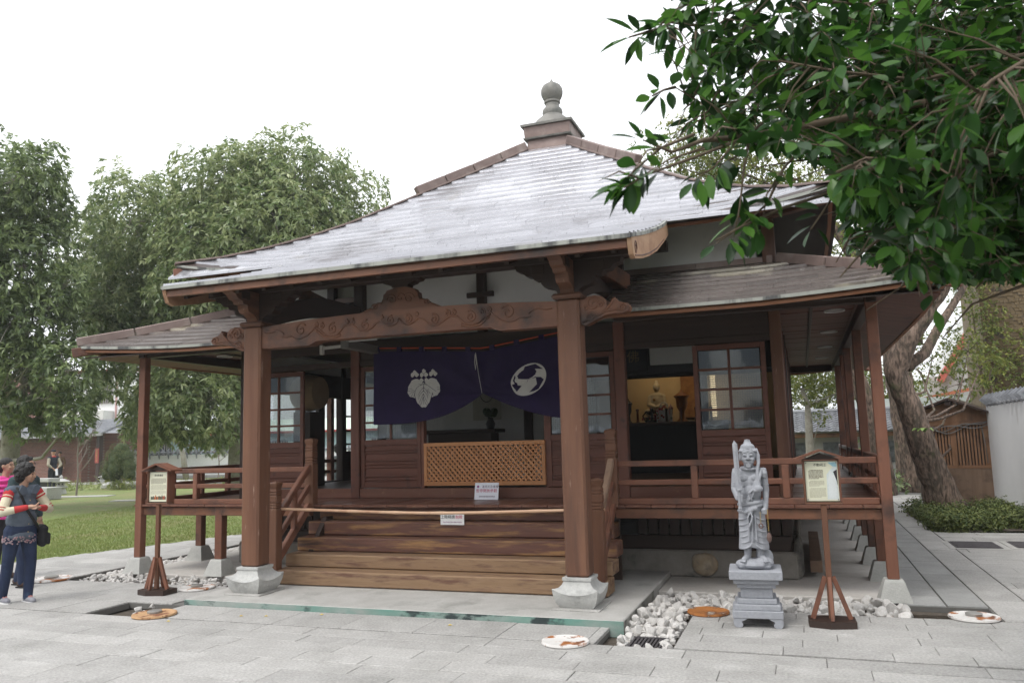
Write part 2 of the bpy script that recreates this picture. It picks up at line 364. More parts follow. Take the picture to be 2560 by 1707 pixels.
# gravel beds
M_ROCKW = mat('white_marble', (.50, .485, .46), (.64, .62, .60), 8, bump=.35, bsc=20, rough=.8, rnd=.12, c3=(.40, .33, .25), p3=(6, .55, .75), c4=(.34, .34, .345), p4=(9, .6, .75))
def rock_mesh(seed):
    q = random.Random(seed); import bmesh
    bm = bmesh.new(); bmesh.ops.create_icosphere(bm, subdivisions=2, radius=1)
    cuts = [(V((q.gauss(0, 1), q.gauss(0, 1), q.gauss(0, 1))).normalized(), q.uniform(.45, .8)) for _ in range(9)]
    for v in bm.verts:
        for n, d in cuts:
            k = v.co.dot(n)
            if k > d: v.co -= n*(k-d)
        v.co *= 1+q.uniform(-.04, .04)
    me = bpy.data.meshes.new('rock'); bm.to_mesh(me); bm.free(); me.materials.append(M_ROCKW); return me
ROCKS = [rock_mesh(i) for i in range(14)]
def put_rock(x, y, z, s, label, group):
    o = bpy.data.objects.new('rock', R.choice(ROCKS)); COL.objects.link(o)
    o.location = (x, y, z); o.rotation_euler = (R.uniform(0, 6), R.uniform(0, 6), R.uniform(0, 6)); k = s*R.uniform(.8, 1.15)
    o.scale = (k*R.uniform(.8, 1.3), k*R.uniform(.8, 1.1), k*R.uniform(.65, .9)); return tag(o, label, 'rock', group)
R = random.Random(4)
def in_right(x, y):
    if 2.35 < x < 2.77 and -1.0 < y < .42: return not (2.42 < x < 2.7 and -.95 < y < -.62)
    return 2.36 < x < 4.62 and (.20 if x < 2.80 else .47) < y < (1.17 if x < 4.4 else 1.05) and (x-2.945)**2+(y-.236)**2 > .05
pts = []
def scatter(test, x0, x1, y0, y1, n, smin, smax, z, keep, label, group, pile=0):
    out = []; tries = 0
    while len(out) < n and tries < 20000:
        tries += 1; x, y = R.uniform(x0, x1), R.uniform(y0, y1); s = R.uniform(smin, smax)**1
        if not test(x, y): continue
        if any((x-a)**2+(y-b)**2 < ((s+c)*.62)**2 for a, b, c in out): continue
        out.append((x, y, s))
    for x, y, s in out[:keep]: put_rock(x, y, z+s*.25+R.uniform(0, pile), s, label, group)
    rs = MB()
    for x, y, s in out[keep:]: rs.ell((x, y, z+s*.3), (s*R.uniform(.8, 1.2), s*.9, s*.7), 6, 4)
    return rs
scatter(in_right, 2.3, 4.7, -1.05, 1.2, 182, .038, .075, -.06, 182, 'white angular rock in the gravel bed right of the porch platform', 'white rocks right of the porch', .05)
def in_left(x, y): return (-5.15 < x < -2.36 and .52 < y < 1.1) or (-5.12 < x < -4.76 and 1.1 <= y < 6) or (-2.95 < x < -2.36 and -.88 < y < -.52 and x > -2.7)
scatter(in_left, -5.2, -2.3, -.9, 6, 117, .03, .058, -.05, 117, 'white rounded rock in the gravel strip left of the porch', 'white rocks left of the porch', .02)
def chips(name, tests, n, z):
    mb = MB(); q = random.Random(8); c = 0
    while c < n:
        t, x0, x1, y0, y1 = q.choice(tests); x, y = q.uniform(x0, x1), q.uniform(y0, y1)
        if t(x, y): s = q.uniform(.015, .042); mb.ell((x, y, z+q.uniform(0, .02)), (s, s*.9, s*.7), 5, 3, Matrix.Rotation(q.uniform(0, 6), 3, 'Z')); c += 1
    tag(mb.build(name, M_ROCKW), 'small white gravel chips between the larger rocks', 'gravel', kind='stuff')
chips('gravel', [(in_right, 2.3, 4.7, -1.05, 1.2), (in_left, -5.2, -2.3, -.9, 6), (in_left, -5.2, -4.7, 1, 6)], 4200, -.055)
gr2 = MB()
for i in range(9): gr2.box(2.44+i*.03, 2.455+i*.03, -.95, -.64, -.05, -.035)
tag(gr2.box(2.42, 2.72, -.97, -.95, -.055, -.03).box(2.42, 2.72, -.64, -.62, -.055, -.03).build('pit_grate', M_IRON), 'rusty iron pit grate lying low among the white rocks', 'drain cover')
# lawn, garden path
sheet('lawn', [(-9.4, -3), (-8.55, 0), (-7.95, .1), (-6.75, 3.8), (-5.27, 8.5), (-4.4, 11.5), (-2, 20), (8, 32), (-13, 33.4), (-42, 25.2), (-60, 14), (-30, -3)], -.012, M_GRASS)
rg = np.random.default_rng(2)
def blades(name, n, fx, h0, h1, w, m, label, cat, parent=None):
    P = fx(n); n = len(P); a = rg.uniform(0, 2*np.pi, n); h = rg.uniform(h0, h1, n); ln = rg.uniform(.2, .8, n)*h; b = rg.uniform(0, 2*np.pi, n)
    v = np.zeros((n, 3, 3)); v[:, 0] = P+np.stack([np.cos(a)*w, np.sin(a)*w, 0*a], 1); v[:, 1] = P-np.stack([np.cos(a)*w, np.sin(a)*w, 0*a], 1)
    v[:, 2] = P+np.stack([np.cos(b)*ln, np.sin(b)*ln, h], 1)
    o = from_np(name, v.reshape(-1, 3), np.arange(n*3).reshape(-1, 3), m, parent, attr=np.repeat(rg.uniform(0, .55, n)**1.5, 3)); return tag(o, label, cat, kind='stuff')
M_BLADE = mat('grass_blade', (.15, .215, .05), (.21, .265, .075), 3, rough=.75, bump=0, tone=(.34, .31, .13), trans=.25)
def lawnpts(n):
    t = rg.uniform(0, 1, n)**1.6; y = 0+t*24; e = -7.95+.316*y; x = e-.02-rg.uniform(0, 1, n)*(3+t*16)
    return np.stack([x, y, np.full(n, -.012)], 1)
blades('grass', 95000, lawnpts, .02, .05, .006, M_BLADE, 'short lawn grass beside the grey path left of the temple', 'grass')
for (x0, y0, x1, y1, w) in ((-22.6, 14.9, -20.2, 15.6, .7), (-17.6, 13.2, -11, 15.6, .6)):
    tag(MB().bar((x0, y0, 0.0), (x1, y1, 0.0), w, .03, up=(0, 0, 1)).build('garden_path', M_CONC), kind='structure')
tag(MB().bar((-45, 20, .03), (-14, 29, .03), 1.0, .08).build('garden_path', M_CONC), kind='structure')
# ================================================================== FAR LEFT: WALLS AND BUILDINGS
M_WALLW = mat('stained_white_wall', (.74, .74, .75), (.82, .82, .83), 1.2, bump=.08, rough=.9, c3=(.42, .42, .38), p3=(.9, .62, .85), st3=(1, 1, .35), c4=(.30, .24, .18), p4=(1.4, .66, .72), st4=(1, 1, .25))
M_TILE = mat('grey_roof_tile', (.17, .175, .19), (.25, .26, .28), 6, rough=.42, r2=.6, bump=.1, rnd=.1, c3=(.33, .34, .36), p3=(2, .5, .75))
def wall_thing(name, p, q, h, th, label, cat, tilew=.30, par=None, cope=True, base=True, over=.16, rr=.075):
    p, q = V((p[0], p[1], 0)), V((q[0], q[1], 0)); w = thing(name, p, label, cat)
    d = (q-p).normalized(); n = V((-d.y, d.x, 0)); L = (q-p).length
    MB().bar(p+V((0, 0, h/2)), q+V((0, 0, h/2)), th, h, up=n.cross(d) if False else (0, 0, 1)).build('wall_body', M_WALLW, w)
    if base: MB().bar(p+V((0, 0, .08)), q+V((0, 0, .08)), th+.14, .16, b=.01).build('wall_base', M_CONC, w)
    if cope:
        k = int(L/tilew)
        MB().tube([p+V((0, 0, h+.12-(.04 if rr > .1 else 0))), q+V((0, 0, h+.12-(.04 if rr > .1 else 0)))], rr, 12).build('ridge_tile', M_TILE, w)
        cnt = 0; rest = MB()
        for i in range(k):
            for s in (-1, 1):
                c = p+d*(tilew*(i+.5)); a = c+n*s*.04+V((0, 0, h+.14)); b = c+n*s*(th/2+over)+V((0, 0, h+.02))
                mb = MB() if (cnt < 150 and (s == -1 or True)) else rest
                for j in range(1): mb.bar(a, b, tilew*.96, .025, up=d).tube([a+d*tilew*.5, b+d*tilew*.5], .04, 6)
                if mb is not rest: mb.build('coping_tile', M_TILE, w); cnt += 1
        if rest.v: tag(rest.build('coping_tiles', M_TILE, w), kind='stuff')
    return w
wall_thing('garden_wall', (-42, 25.9), (-12, 33.9), 1.32, .25, 'long low white garden wall with grey tile coping and water stains beyond the lawn', 'wall', .55)
M_TEAL = mat('teal_sheet', (.30, .42, .42), (.36, .48, .47), 1, rough=.6, bump=.05, c3=(.25, .33, .34), p3=(.7, .5, .7))
M_RED = flat('red_trim', (.38, .07, .06), .5); M_MINT = mat('mint_roof', (.52, .62, .52), (.6, .68, .58), 1, rough=.6, c3=(.6, .45, .25), p3=(.8, .6, .7))
def along(o, d, n): return lambda a, b, z: (o[0]+d.x*a+n.x*b, o[1]+d.y*a+n.y*b, z)
def rbox(P, a0, a1, b0, b1, z0, z1):
    vs = [P(a, b, z) for z in (z0, z1) for b in (b0, b1) for a in (a0, a1)]
    return MB().add(vs, [(0, 2, 3, 1), (4, 5, 7, 6), (0, 1, 5, 4), (2, 6, 7, 3), (0, 4, 6, 2), (1, 3, 7, 5)])
dW = V((30, 8, 0)).normalized(); nW = V((-dW.y, dW.x, 0))
sh = thing('corrugated_shed', (-40, 30, 0), 'teal corrugated metal building with red eaves behind the white garden wall', 'building')
P = along((-42.5, 28.8), dW, nW)
rbox(P, 0, 34, 0, 5, 0, 2.42).build('wall', M_TEAL, sh)
rb = MB()
for i in range(110): vs = rbox(P, i*.31, i*.31+.05, -.03, -.001, 0, 2.40); rb.add(vs.v, vs.f)
tag(rb.build('corrugation', M_TEAL, sh), kind='stuff')
rbox(P, -.2, 34.2, -.35, -.05, 2.42, 2.55).build('eave_trim', M_RED, sh)
MB().add([P(-.2, -.3, 2.56), P(34.2, -.3, 2.56), P(34.2, 3, 3.35), P(-.2, 3, 3.35)], [(0, 1, 2, 3)]).build('roof', M_MINT, sh)
for a in (3.2, 3.6): rbox(P, a, a+.14, -.18, -.04, 0, 2.4).build('down_pipe', flat('pipe_pale', (.5, .52, .52), .5), sh)
for a in (9.3, 16.6, 23): 
    wn = rbox(P, a, a+1.3, -.06, -.035, 1.0, 2.0).build('window', flat('dark_glass', (.05, .06, .07), .2), sh)
    gb = MB()
    for i in range(9): v_ = rbox(P, a+.03+i*.15, a+.06+i*.15, -.12, -.09, 1.0, 2.0); gb.add(v_.v, v_.f)
    gb.build('window_grille', flat('grille', (.35, .33, .30), .5), wn)
hs = thing('white_house', (-41, 35, 0), 'white rendered house with a barred window above the teal shed', 'house')
P = along((-44.2, 33.6), dW, nW)
rbox(P, 0, 7.2, 0, 6, 0, 7.2).build('wall', M_WHITE, hs)
rbox(P, .2, 4.2, -1.2, -.02, 2.9, 4.35).build('lower_storey', mat('beige_render', (.55, .53, .5), (.62, .6, .57), 1, rough=.9), hs)
rbox(P, .1, 4.3, -1.3, -1.21, 2.75, 2.9).build('trim', M_RED, hs); rbox(P, 0, 7.2, -.06, -.005, 7.0, 7.2).build('trim', M_RED, hs)
rbox(P, 4.3, 4.42, -.05, -.005, 0, 7).build('corner_pipe', flat('pink_pipe', (.5, .3, .28), .6), hs)
wn = rbox(P, 2.6, 4.1, -.03, -.005, 4.9, 6.5).build('window', flat('dim_glass', (.16, .15, .14), .25), hs)
gb = MB()
for i in range(11): v_ = rbox(P, 2.62+i*.145, 2.66+i*.145, -.10, -.06, 4.85, 6.55); gb.add(v_.v, v_.f)
for z in (4.85, 5.4, 6.5): v_ = rbox(P, 2.58, 4.14, -.11, -.07, z, z+.04); gb.add(v_.v, v_.f)
gb.build('window_grille', flat('grille_grey', (.3, .28, .26), .5), wn)
# brick building with tiled eaves
M_BRK = bpy.data.materials.new('red_brick'); M_BRK.use_nodes = True
_n = M_BRK.node_tree; _b = _n.nodes['Principled BSDF']; _b.inputs['Roughness'].default_value = .9
_bt = _n.nodes.new('ShaderNodeTexBrick'); _bt.inputs['Color1'].default_value = (.17, .065, .05, 1); _bt.inputs['Color2'].default_value = (.23, .095, .07, 1); _bt.inputs['Mortar'].default_value = (.22, .19, .17, 1); _bt.inputs['Scale'].default_value = 1; _bt.inputs['Brick Width'].default_value = .24; _bt.inputs['Row Height'].default_value = .075; _bt.inputs['Mortar Size'].default_value = .008
_tc = _n.nodes.new('ShaderNodeTexCoord'); _mp = _n.nodes.new('ShaderNodeMapping'); _mp.inputs['Rotation'].default_value = (PI/2, 0, 0); _n.links.new(_tc.outputs['Object'], _mp.inputs[0]); _n.links.new(_mp.outputs[0], _bt.inputs[0]); _n.links.new(_bt.outputs[0], _b.inputs['Base Color'])
bb = thing('brick_building', (-34, 27, 0), 'low red brick building with grey tiled eaves behind the left tree', 'building')
dB = V((.99, -.144, 0)).normalized(); nB = V((.144, .99, 0)).normalized(); P = along((-46, 27.5), dB, nB)
rbox(P, 0, 13.4, 0, 4, 0, 2.7).build('wall', M_BRK, bb)
rbox(P, 6.2, 11.6, -.55, -.02, 0, 1.35).build('brick_ramp', M_BRK, bb)
rbox(P, 1, 5.5, -.03, -.005, .9, 2.2).build('window', flat('dark_glass2', (.03, .03, .035), .2), bb); rbox(P, 5.8, 6.0, -.6, -.4, 0, 2.6).build('post', wood('grey', 'z'), bb)
rbox(P, .5, 12, -.08, -.04, 2.25, 2.4).build('beam', wood('grey', 'x'), bb); rbox(P, 6.9, 7.7, -.62, -.57, 1.75, 1.98).build('sign_plate', flat('sign_teal', (.25, .42, .45), .5), bb)
rf = MB().add([P(-1, -1.4, 2.55), P(17.0, -1.4, 2.55), P(14.4, 2.4, 3.45), P(-1, 2.4, 3.45), P(17.0, 5, 2.55)], [(0, 1, 2, 3), (1, 4, 2)]).build('roof', M_TILE, bb)
cs = MB()
for i in range(15):
    b = -1.4+i*.252; z = 2.56+i*.06
    v_ = rbox(P, -1, 17.0-.17*i, b, b+.235, z, z+.05); cs.add(v_.v, v_.f)
tag(cs.build('tile_courses', M_TILE, rf), kind='stuff')
rbox(P, -1, 17.1, -1.52, -1.40, 2.42, 2.55).build('gutter', flat('gutter_grey', (.3, .3, .3), .6), bb)
pst = rbox(P, 15.75, 15.97, -.80, -.58, 0, 2.55).build('veranda_post', wood('dark', 'z'), bb)
pl = rbox(P, 15.72, 16.0, -.84, -.805, 1.05, 1.8).build('red_plaque', M_RED, bb)
text_mesh('\n'.join('光明照十方'), .13, flat('gold_ink', (.6, .42, .15), .5), pl, V(P(15.86, -.845, 1.42))-V((-34, 27, 0)), (PI/2, 0, math.atan2(dB.y, dB.x)), 'lettering')
h2 = thing('white_house', (-20, 40, 0), 'plain white house with a red sill line behind the teal shed, seen through the hall', 'house'); P3 = along((-30, 38.5), dW, nW); rbox(P3, 0, 14, 0, 6, 0, 6.5).build('wall', M_WHITE, h2); rbox(P3, 0, 14, -.1, -.01, 3.0, 3.2).build('trim', M_RED, h2)
for a in (2, 6, 10): rbox(P3, a, a+1.4, -.04, -.005, 3.9, 5.3).build('window', flat('far_pane', (.12, .13, .14), .2), h2)
tw = thing('brick_tower', (-43, 36, 0), 'tall reddish brick building block behind the left tree', 'building'); P2 = along((-50, 33.5), dW, nW); rbox(P2, 0, 5.2, 0, 4, 0, 7.0).build('wall', M_BRK, tw)
cb = thing('wooden_cabinet', (-33.6, 25.9, 0), 'plain wooden garden cabinet with two round holes beside the brick building', 'cabinet')
P = along((-34.3, 25.9), V((1, 0, 0)), V((0, 1, 0)))
rbox(P, 0, 1.35, 0, .8, 0, 1.15).build('body', wood('shed', 'z'), cb); rbox(P, -.05, 1.4, -.05, .85, 1.151, 1.2).build('lid', wood('shed', 'x'), cb)
for a in (.42, .95): MB().tube([P(a, -.002, .82), P(a, -.03, .82)], .09, 14).build('round_hole', M_BLACK, cb)
def lantern(name, x, y, s, label, caph=1.0):
    t = thing(name, (x, y, 0), label, 'stone lantern', 'stone lanterns on the lawn')
    MB().lathe([(.23*s, 0), (.22*s, .1*s), (.17*s, .22*s), (.17*s, .24*s)], 14, (x, y, 0)).build('base', M_STONE, t, smooth=40)
    MB().lathe([(.20*s, .241*s), (.27*s, .28*s), (.25*s, .32*s), (.15*s, .33*s)], 14, (x, y, 0)).build('platform', M_STONE, t, smooth=40)
    MB().lathe([(.15*s, .331*s), (.17*s, .36*s), (.17*s, .48*s), (.15*s, .50*s)], 8, (x, y, 0)).build('fire_box', M_STONE, t)
    for a in (-2.0, -1.2, -.4): MB().tube([(x+math.cos(a)*.16*s, y+math.sin(a)*.16*s, .42*s), (x+math.cos(a)*.178*s, y+math.sin(a)*.178*s, .42*s)], .035*s, 8).build('window', M_BLACK, t)
    MB().lathe([(.33*s, .501*s), (.36*s, .535*s), (.22*s, .60*s), (.09*s, .65*s), (.06*s, .66*s)], 16, (x, y, 0)).build('cap', M_STONE, t, smooth=40)
    MB().lathe([(.05*s, .661*s), (.075*s, .70*s), (.06*s, .75*s), (.01*s, .81*s)], 10, (x, y, 0)).build('finial', M_STONE, t, smooth=40)
lantern('stone_lantern', -23.93, 16.7, .92, 'squat pale stone lantern with pointed top in front of the man in the cap')
lantern('stone_lantern', -30.0, 24.4, .62, 'small mushroom shaped stone lantern by the red plaque post')
st = thing('stone_bench', (-21.6, 13.9, 0), 'grey granite bench block behind the women on the lawn', 'bench')
MB().box(-22.3, -21.0, 13.6, 14.2, 0, .42, .01).build('block', M_STONE, st); MB().box(-24.2, -22.6, 15.0, 15.5, .55, .68, .01).build('seat', M_STONE, st); MB().box(-23.9, -23.1, 15.05, 15.4, 0, .55, .01).build('support', flat('dark_stone', (.12, .12, .12), .8), st)
st = thing('stone_table', (-18, 27, 0), 'low grey stone bench by the far white wall', 'bench')
MB().box(-24, -19.6, 29.2, 29.6, .35, .5, .01).build('seat', M_STONE, st); MB().box(-23.6, -20, 29.25, 29.55, 0, .35).build('support', flat('mid_stone', (.25, .25, .25), .8), st); MB().box(-26.5, -20.5, 30.2, 30.5, 0, 1.0, .01).build('back_slab', M_CONC, st)
# ================================================================== FAR RIGHT
wall_thing('courtyard_wall', (7.46, 10.8), (7.46, -1.0), 2.02, .26, 'white plaster boundary wall with rounded dark tile coping at the right edge', 'wall', .30, over=.04, rr=.13)
M_SIDE = mat('brown_shingle_siding', (.12, .085, .045), (.18, .13, .07), 3, rough=.85, bump=.2, c3=(.05, .04, .03), p3=(3, .55, .65))
sd = thing('shingled_house', (8.7, 17.6, 0), 'tall house wall clad in rough brown shingles behind the right wall', 'house')
P = along((8.72, 17.6), V((1, -.1, 0)).normalized(), V((.1, 1, 0)).normalized())
rbox(P, 0, 7, 0, 6, 0, 8.5).build('wall', M_SIDE, sd)
sg = MB(); q = random.Random(2)
for j in range(74):
    a = q.uniform(-.1, 0)
    while a < 3.4:
        w = q.uniform(.07, .13)
        if q.random() < .8: v_ = rbox(P, max(a, 0), a+w*.9, -.035*q.uniform(.6, 1), -.001, 1.5+j*.085, 1.5+j*.085+.075); sg.add(v_.v, v_.f)
        a += w
tag(sg.build('shingle_courses', M_SIDE, sd), kind='stuff')
rh = thing('red_roof_house', (10, 27, 0), 'house gable with a red roof edge beyond the right trees', 'house')
MB().prism([(8.6, 0), (13, 0), (13, 7.2), (11.2, 7.2), (8.9, 3.6), (8.6, 3.6)], 27, 31, 'y').build('gable_wall', mat('grey_render', (.45, .45, .44), (.52, .52, .5), 1, rough=.9), rh)
MB().bar((8.95, 26.9, 3.4), (11.3, 26.9, 7.3), .3, .22).build('roof_edge', mat('red_roof', (.42, .10, .07), (.5, .14, .1), 4, rough=.6), rh); MB().bar((8.0, 26.6, 2.7), (10.2, 26.4, 3.1), .3, .12).build('roof_edge', flat('orange_roof', (.5, .16, .08), .6), rh)
wb = thing('white_outbuilding', (8, 24, 0), 'pale outbuilding glimpsed through the leaves behind the wooden shed', 'building')
MB().box(5.6, 10.5, 23.5, 26, 0, 2.7).build('wall', flat('mint_white', (.62, .68, .66), .8), wb)
# tiled notice gallery behind the hall
ga = thing('notice_gallery', (3.5, 22, 0), 'low grey tiled display gallery seen past the right veranda', 'gallery')
MB().box(.5, 8, 22.1, 22.3, 0, 1.6).build('wall', flat('gallery_white', (.5, .5, .49), .85), ga)
for x in (1.9, 3.2, 4.5, 5.8): MB().box(x, x+.9, 22.05, 22.095, .55, 1.25).build('display_board', mat('dark_photo', (.05, .055, .06), (.22, .24, .25), 6, rough=.3, bump=0), ga)
MB().box(.5, 8, 21.5, 21.62, 1.42, 1.56).build('beam', wood('shed', 'x'), ga)
rt_ = MB(); cnt = 0
base = MB().add([(.3, 21.3, 1.60), (8.2, 21.3, 1.60), (8.2, 22.6, 2.28), (.3, 22.6, 2.28)], [(0, 1, 2, 3)]).build('roof', M_TILE, ga)
for j in range(9):
    for i in range(31):
        x = .35+i*.25; y = 21.28+j*.145; z = 1.62+j*.0758
        mb = MB(); vs = []
        for k in range(5):
            xx = x+.25*k/4; dz = .028*math.cos(k/4*2*PI); vs += [(xx, y, z+.035+dz), (xx, y+.17, z+.09+dz*.8-.02), (xx, y, z-.005)]
        mb.add(vs, [f for k in range(4) for f in ((3*k, 3*k+3, 3*k+4, 3*k+1), (3*k, 3*k+2, 3*k+5, 3*k+3))])
        if 9 < i < 28: mb.build('roof_tile', M_TILE, base)
        else: rt_.add(mb.v, mb.f)
tag(rt_.build('roof_tiles', M_TILE, base), kind='stuff')
MB().tube([(.3, 22.6, 2.33), (8.2, 22.6, 2.33)], .08, 8).build('ridge', M_TILE, ga)
# wooden shed
S0 = V((6.12, 11.25, 0)); dS = (V((7.34, 10.86, 0))-S0).normalized(); nS = V((-dS.y, dS.x, 0)); P = along((S0.x, S0.y), dS, nS)
ws = thing('utility_shed', S0, 'small gabled wooden utility shed with vertical slats beside the white wall', 'shed')
W_ = 1.28
rbox(P, 0, W_, 0, .9, 0, .80).build('lower_panel', wood('grey', 'z'), ws); rbox(P, 0, W_, .04, .9, .802, 1.9).build('body', wood('dark', 'z'), ws)
rbox(P, 0, W_, -.01, .03, .80, .86).build('sill', wood('shed', 'x'), ws); rbox(P, 0, W_, -.01, .035, 1.66, 1.74).build('rail', wood('shed', 'x'), ws)
for a in (0, W_/2-.04, W_-.08): rbox(P, a, a+.08, -.005, .038, .862, 1.658).build('stile', wood('shed', 'z'), ws)
for i in range(20):
    a = .095+i*.0575
    if W_/2-.06 < a < W_/2+.02: continue
    rbox(P, a, a+.034, .0, .036, .862, 1.658).build('slat', wood('shed', 'z'), ws)
vs = [P(a, b, z) for b in (-.008, .03) for a, z in ((0, 1.742), (W_, 1.742), (W_, 1.93), (W_/2, 2.16), (0, 1.93))]
MB().add(vs, [(0, 1, 2, 3, 4), (9, 8, 7, 6, 5)]+[(i, 5+i, 5+(i+1) % 5, (i+1) % 5) for i in range(5)]).build('gable_board', wood('shed', 'z'), ws)
for s in (0, 1):
    a0, a1 = (W_/2, -.22) if s == 0 else (W_/2, W_+.12)
    MB().add([P(a0, -.25, 2.22), P(a1, -.25, 1.90), P(a1, 1.1, 1.90), P(a0, 1.1, 2.22), P(a0, -.25, 2.18), P(a1, -.25, 1.86), P(a1, 1.1, 1.86), P(a0, 1.1, 2.18)], [(0, 1, 2, 3), (4, 7, 6, 5), (0, 4, 5, 1), (1, 5, 6, 2)]).build('roof_board', wood('dark', 'x'), ws)
rbox(P, W_/2-.05, W_/2+.05, -.2, -.01, 2.07, 2.16).build('ridge_beam', wood('dark', 'y'), ws)
cbm = MB()
for k, (dz, sag) in enumerate(((0, .22), (.03, .30), (-.04, .16))):
    cbm.tube([P(.10+(W_-.02)*t, -.03-.01*k, 1.74+dz-sag*math.sin(t*PI)*(.8+.5*math.sin(6*t+k))) for t in np.linspace(0, 1, 18)], .010, 5)
cbm.tube([P(.10, -.03, 1.74), P(.07, -.03, 1.5), P(.11, -.03, 1.1)], .010, 5); cbm.tube([P(W_-.1, -.03, 1.6), P(W_-.06, -.03, 1.2), P(W_-.05, -.03, .9)], .007, 5)
cbm.build('cable', flat('cable_grey', (.22, .21, .2), .6), ws, smooth=True)
for i, (x, y) in enumerate(((3.55, 9.0), (3.95, 9.15))):
    p_ = thing('planter', (x, y, 0), ('red orange round planter under the veranda, left one', 'red orange round planter under the veranda, right one')[i], 'planter', 'planters under the veranda')
    MB().lathe([(.2, 0), (.24, .02), (.25, .10), (.22, .12), (.20, .13), (.20, .3), (.0, .3)], 18, (x, y, 0)).build('pot', flat('red_lacquer', (.42, .07, .03), .4), p_, smooth=40)
# opposite side of the courtyard, seen only as reflections in the panes
wall_thing('opposite_wall', (-34, -17), (14, -17), 1.75, .3, 'white wall with grey tile coping across the courtyard behind the viewer', 'wall', .45)
ap = thing('tiled_apartments', (4, -26, 0), 'pale tiled apartment house across the courtyard behind the viewer', 'building')
MB().box(-44, 6.5, -30, -26, 0, 8.5).build('wall', mat('tile_facade', (.24, .235, .23), (.30, .295, .285), 2, rough=.5), ap)
for i in range(16):
    for j in range(2): MB().box(-42+i*2.9, -40.6+i*2.9, -25.99, -25.95, 1.6+j*3, 3.1+j*3).build('window', flat('far_glass', (.06, .07, .08), .1), ap)
# ================================================================== TEMPLE HALL
YF = 5.894; HW = 3.645; EAV = 4.385; FW = 2.15
T = thing('temple_hall', (0, 2.15, 0), 'dark timber temple hall with curved copper shingle roof, front porch and wraparound veranda', 'temple hall')
def part(mb, name, m, parent=T, **k): return mb.build(name, m, parent, **k)
def bx(name, m, x0, x1, y0, y1, z0, z1, b=.006, parent=T): return MB().box(x0, x1, y0, y1, z0, z1, b).build(name, m, parent)
def interp(x, xs, ys):
    return float(np.interp(x, xs, ys))
_h = np.linspace(.3, 6.6, 200)
_zn = np.interp(_h, [.30, .36, 1.09, 1.85, 2.6, 3.38, 3.9, 4.385, 4.63, 5.32, 6.01, 6.54, 6.7], [6.745, 6.70, 6.15, 5.615, 5.06, 4.58, 4.275, 4.03, 3.925, 3.70, 3.50, 3.36, 3.32])
_k = np.ones(15)/15; _zp = np.pad(_zn, 7, mode='reflect', reflect_type='odd'); _zs = np.convolve(_zp, _k, 'valid')
def zroof(u, h):
    z = float(np.interp(h, _h, _zs)); a = abs(u)
    if a > 2.85 and h <= EAV+.05: z += .19*(min((a-2.85)/1.535, 1.1))**1.7
    return z
def zlow(u, d):
    z = 3.56-.425*(d-3.72)+.02*(d-3.72)*(5.22-d)*-1.5; a = abs(u)
    if a > 3.3: z += .10*((a-3.3)/1.92)**1.6
    return z
def side(k, u, d, z):
    """side 0 front, 1 right, 2 back, 3 left: u along the side, d outwards from the centre"""
    return ((u, YF-d, z), (d, YF+u, z), (-u, YF+d, z), (-d, YF-u, z))[k]
M_SHING = mat('copper_shingle', (.33, .33, .355), (.41, .41, .44), 3.0, lo=.3, hi=.7, rough=.2, r2=.3, bump=.025, metal=.5, rnd=.12, c3=(.17, .16, .165), p3=(.42, .53, .66), c4=(.30, .285, .28), p4=(2.2, .58, .8), spec=1.0)
M_SHLOW = mat('brown_copper_shingle', (.095, .076, .068), (.145, .12, .108), 3.0, rough=.24, r2=.4, bump=.06, metal=.3, rnd=.14, c3=(.27, .24, .185), p3=(.75, .55, .60), c4=(.42, .40, .38), p4=(5, .66, .75), spec=.8)
roof = MB()
for k in range(4):
    hs_ = list(np.linspace(.30, EAV, 13)); n = 14
    for lay in (0, -.06):
        vs = []; fs = []
        for h in hs_:
            for j in range(n+1):
                u = h*(-1+2*j/n); vs.append(side(k, u, h, zroof(u, h)+lay))
        for i in range(len(hs_)-1):
            for j in range(n): a = i*(n+1)+j; fs.append((a, a+1, a+n+2, a+n+1))
        roof.add(vs, fs)
    vs = []; fs = []
    for j in range(n+1):
        u = EAV*(-1+2*j/n); z = zroof(u, EAV); vs += [side(k, u, EAV, z), side(k, u, EAV, z-.06)]
    roof.add(vs, [(2*j, 2*j+1, 2*j+3, 2*j+2) for j in range(n)])
PW = 2.555; PE = 6.54
hs_ = list(np.linspace(EAV-.02, PE, 9))
for lay in (0, -.05):
    vs = []; fs = []
    for h in hs_:
        for j in range(9): u = PW*(-1+j/4); vs.append(side(0, u, h, zroof(u*0, h)+lay-.002))
    for i in range(8):
        for j in range(8): a = i*9+j; fs.append((a, a+1, a+10, a+9))
    roof.add(vs, fs)
roof_o = part(roof, 'main_roof', wood('dark', 'y'))
def tile(f, u0a, u1a, u0b, u1b, h0, h1, lift=.030, k=0, seg=2):
    """one shingle: upper edge at h0 (u0a..u1a), lower edge at h1 (u0b..u1b); thicker at the lower lip"""
    vs = []; fs = []; e = R.uniform(-.0025, .0025)
    for j in range(seg+1):
        t = j/seg; ua = u0a+(u1a-u0a)*t; ub = u0b+(u1b-u0b)*t
        vs += [side(k, ua, h0, f(ua, h0)+.004), side(k, ub, h1, f(ub, h1)+lift+e), side(k, ub, h1+.002, f(ub, h1)-.004)]
    for j in range(seg):
        a = 3*j; fs += [(a, a+1, a+4, a+3), (a+1, a+2, a+5, a+4)]
    fs += [(0, 1, 2), (3*seg, 3*seg+2, 3*seg+1)]
    return vs, fs
R = random.Random(11)
tiles = []
def rows(h0, h1, f, exp):
    out = [h0]; h = h0
    while h < h1-.02:
        sl = (f(0, h)-f(0, h+.01))/.01; h += exp/math.sqrt(1+sl*sl); out.append(min(h, h1))
    return out
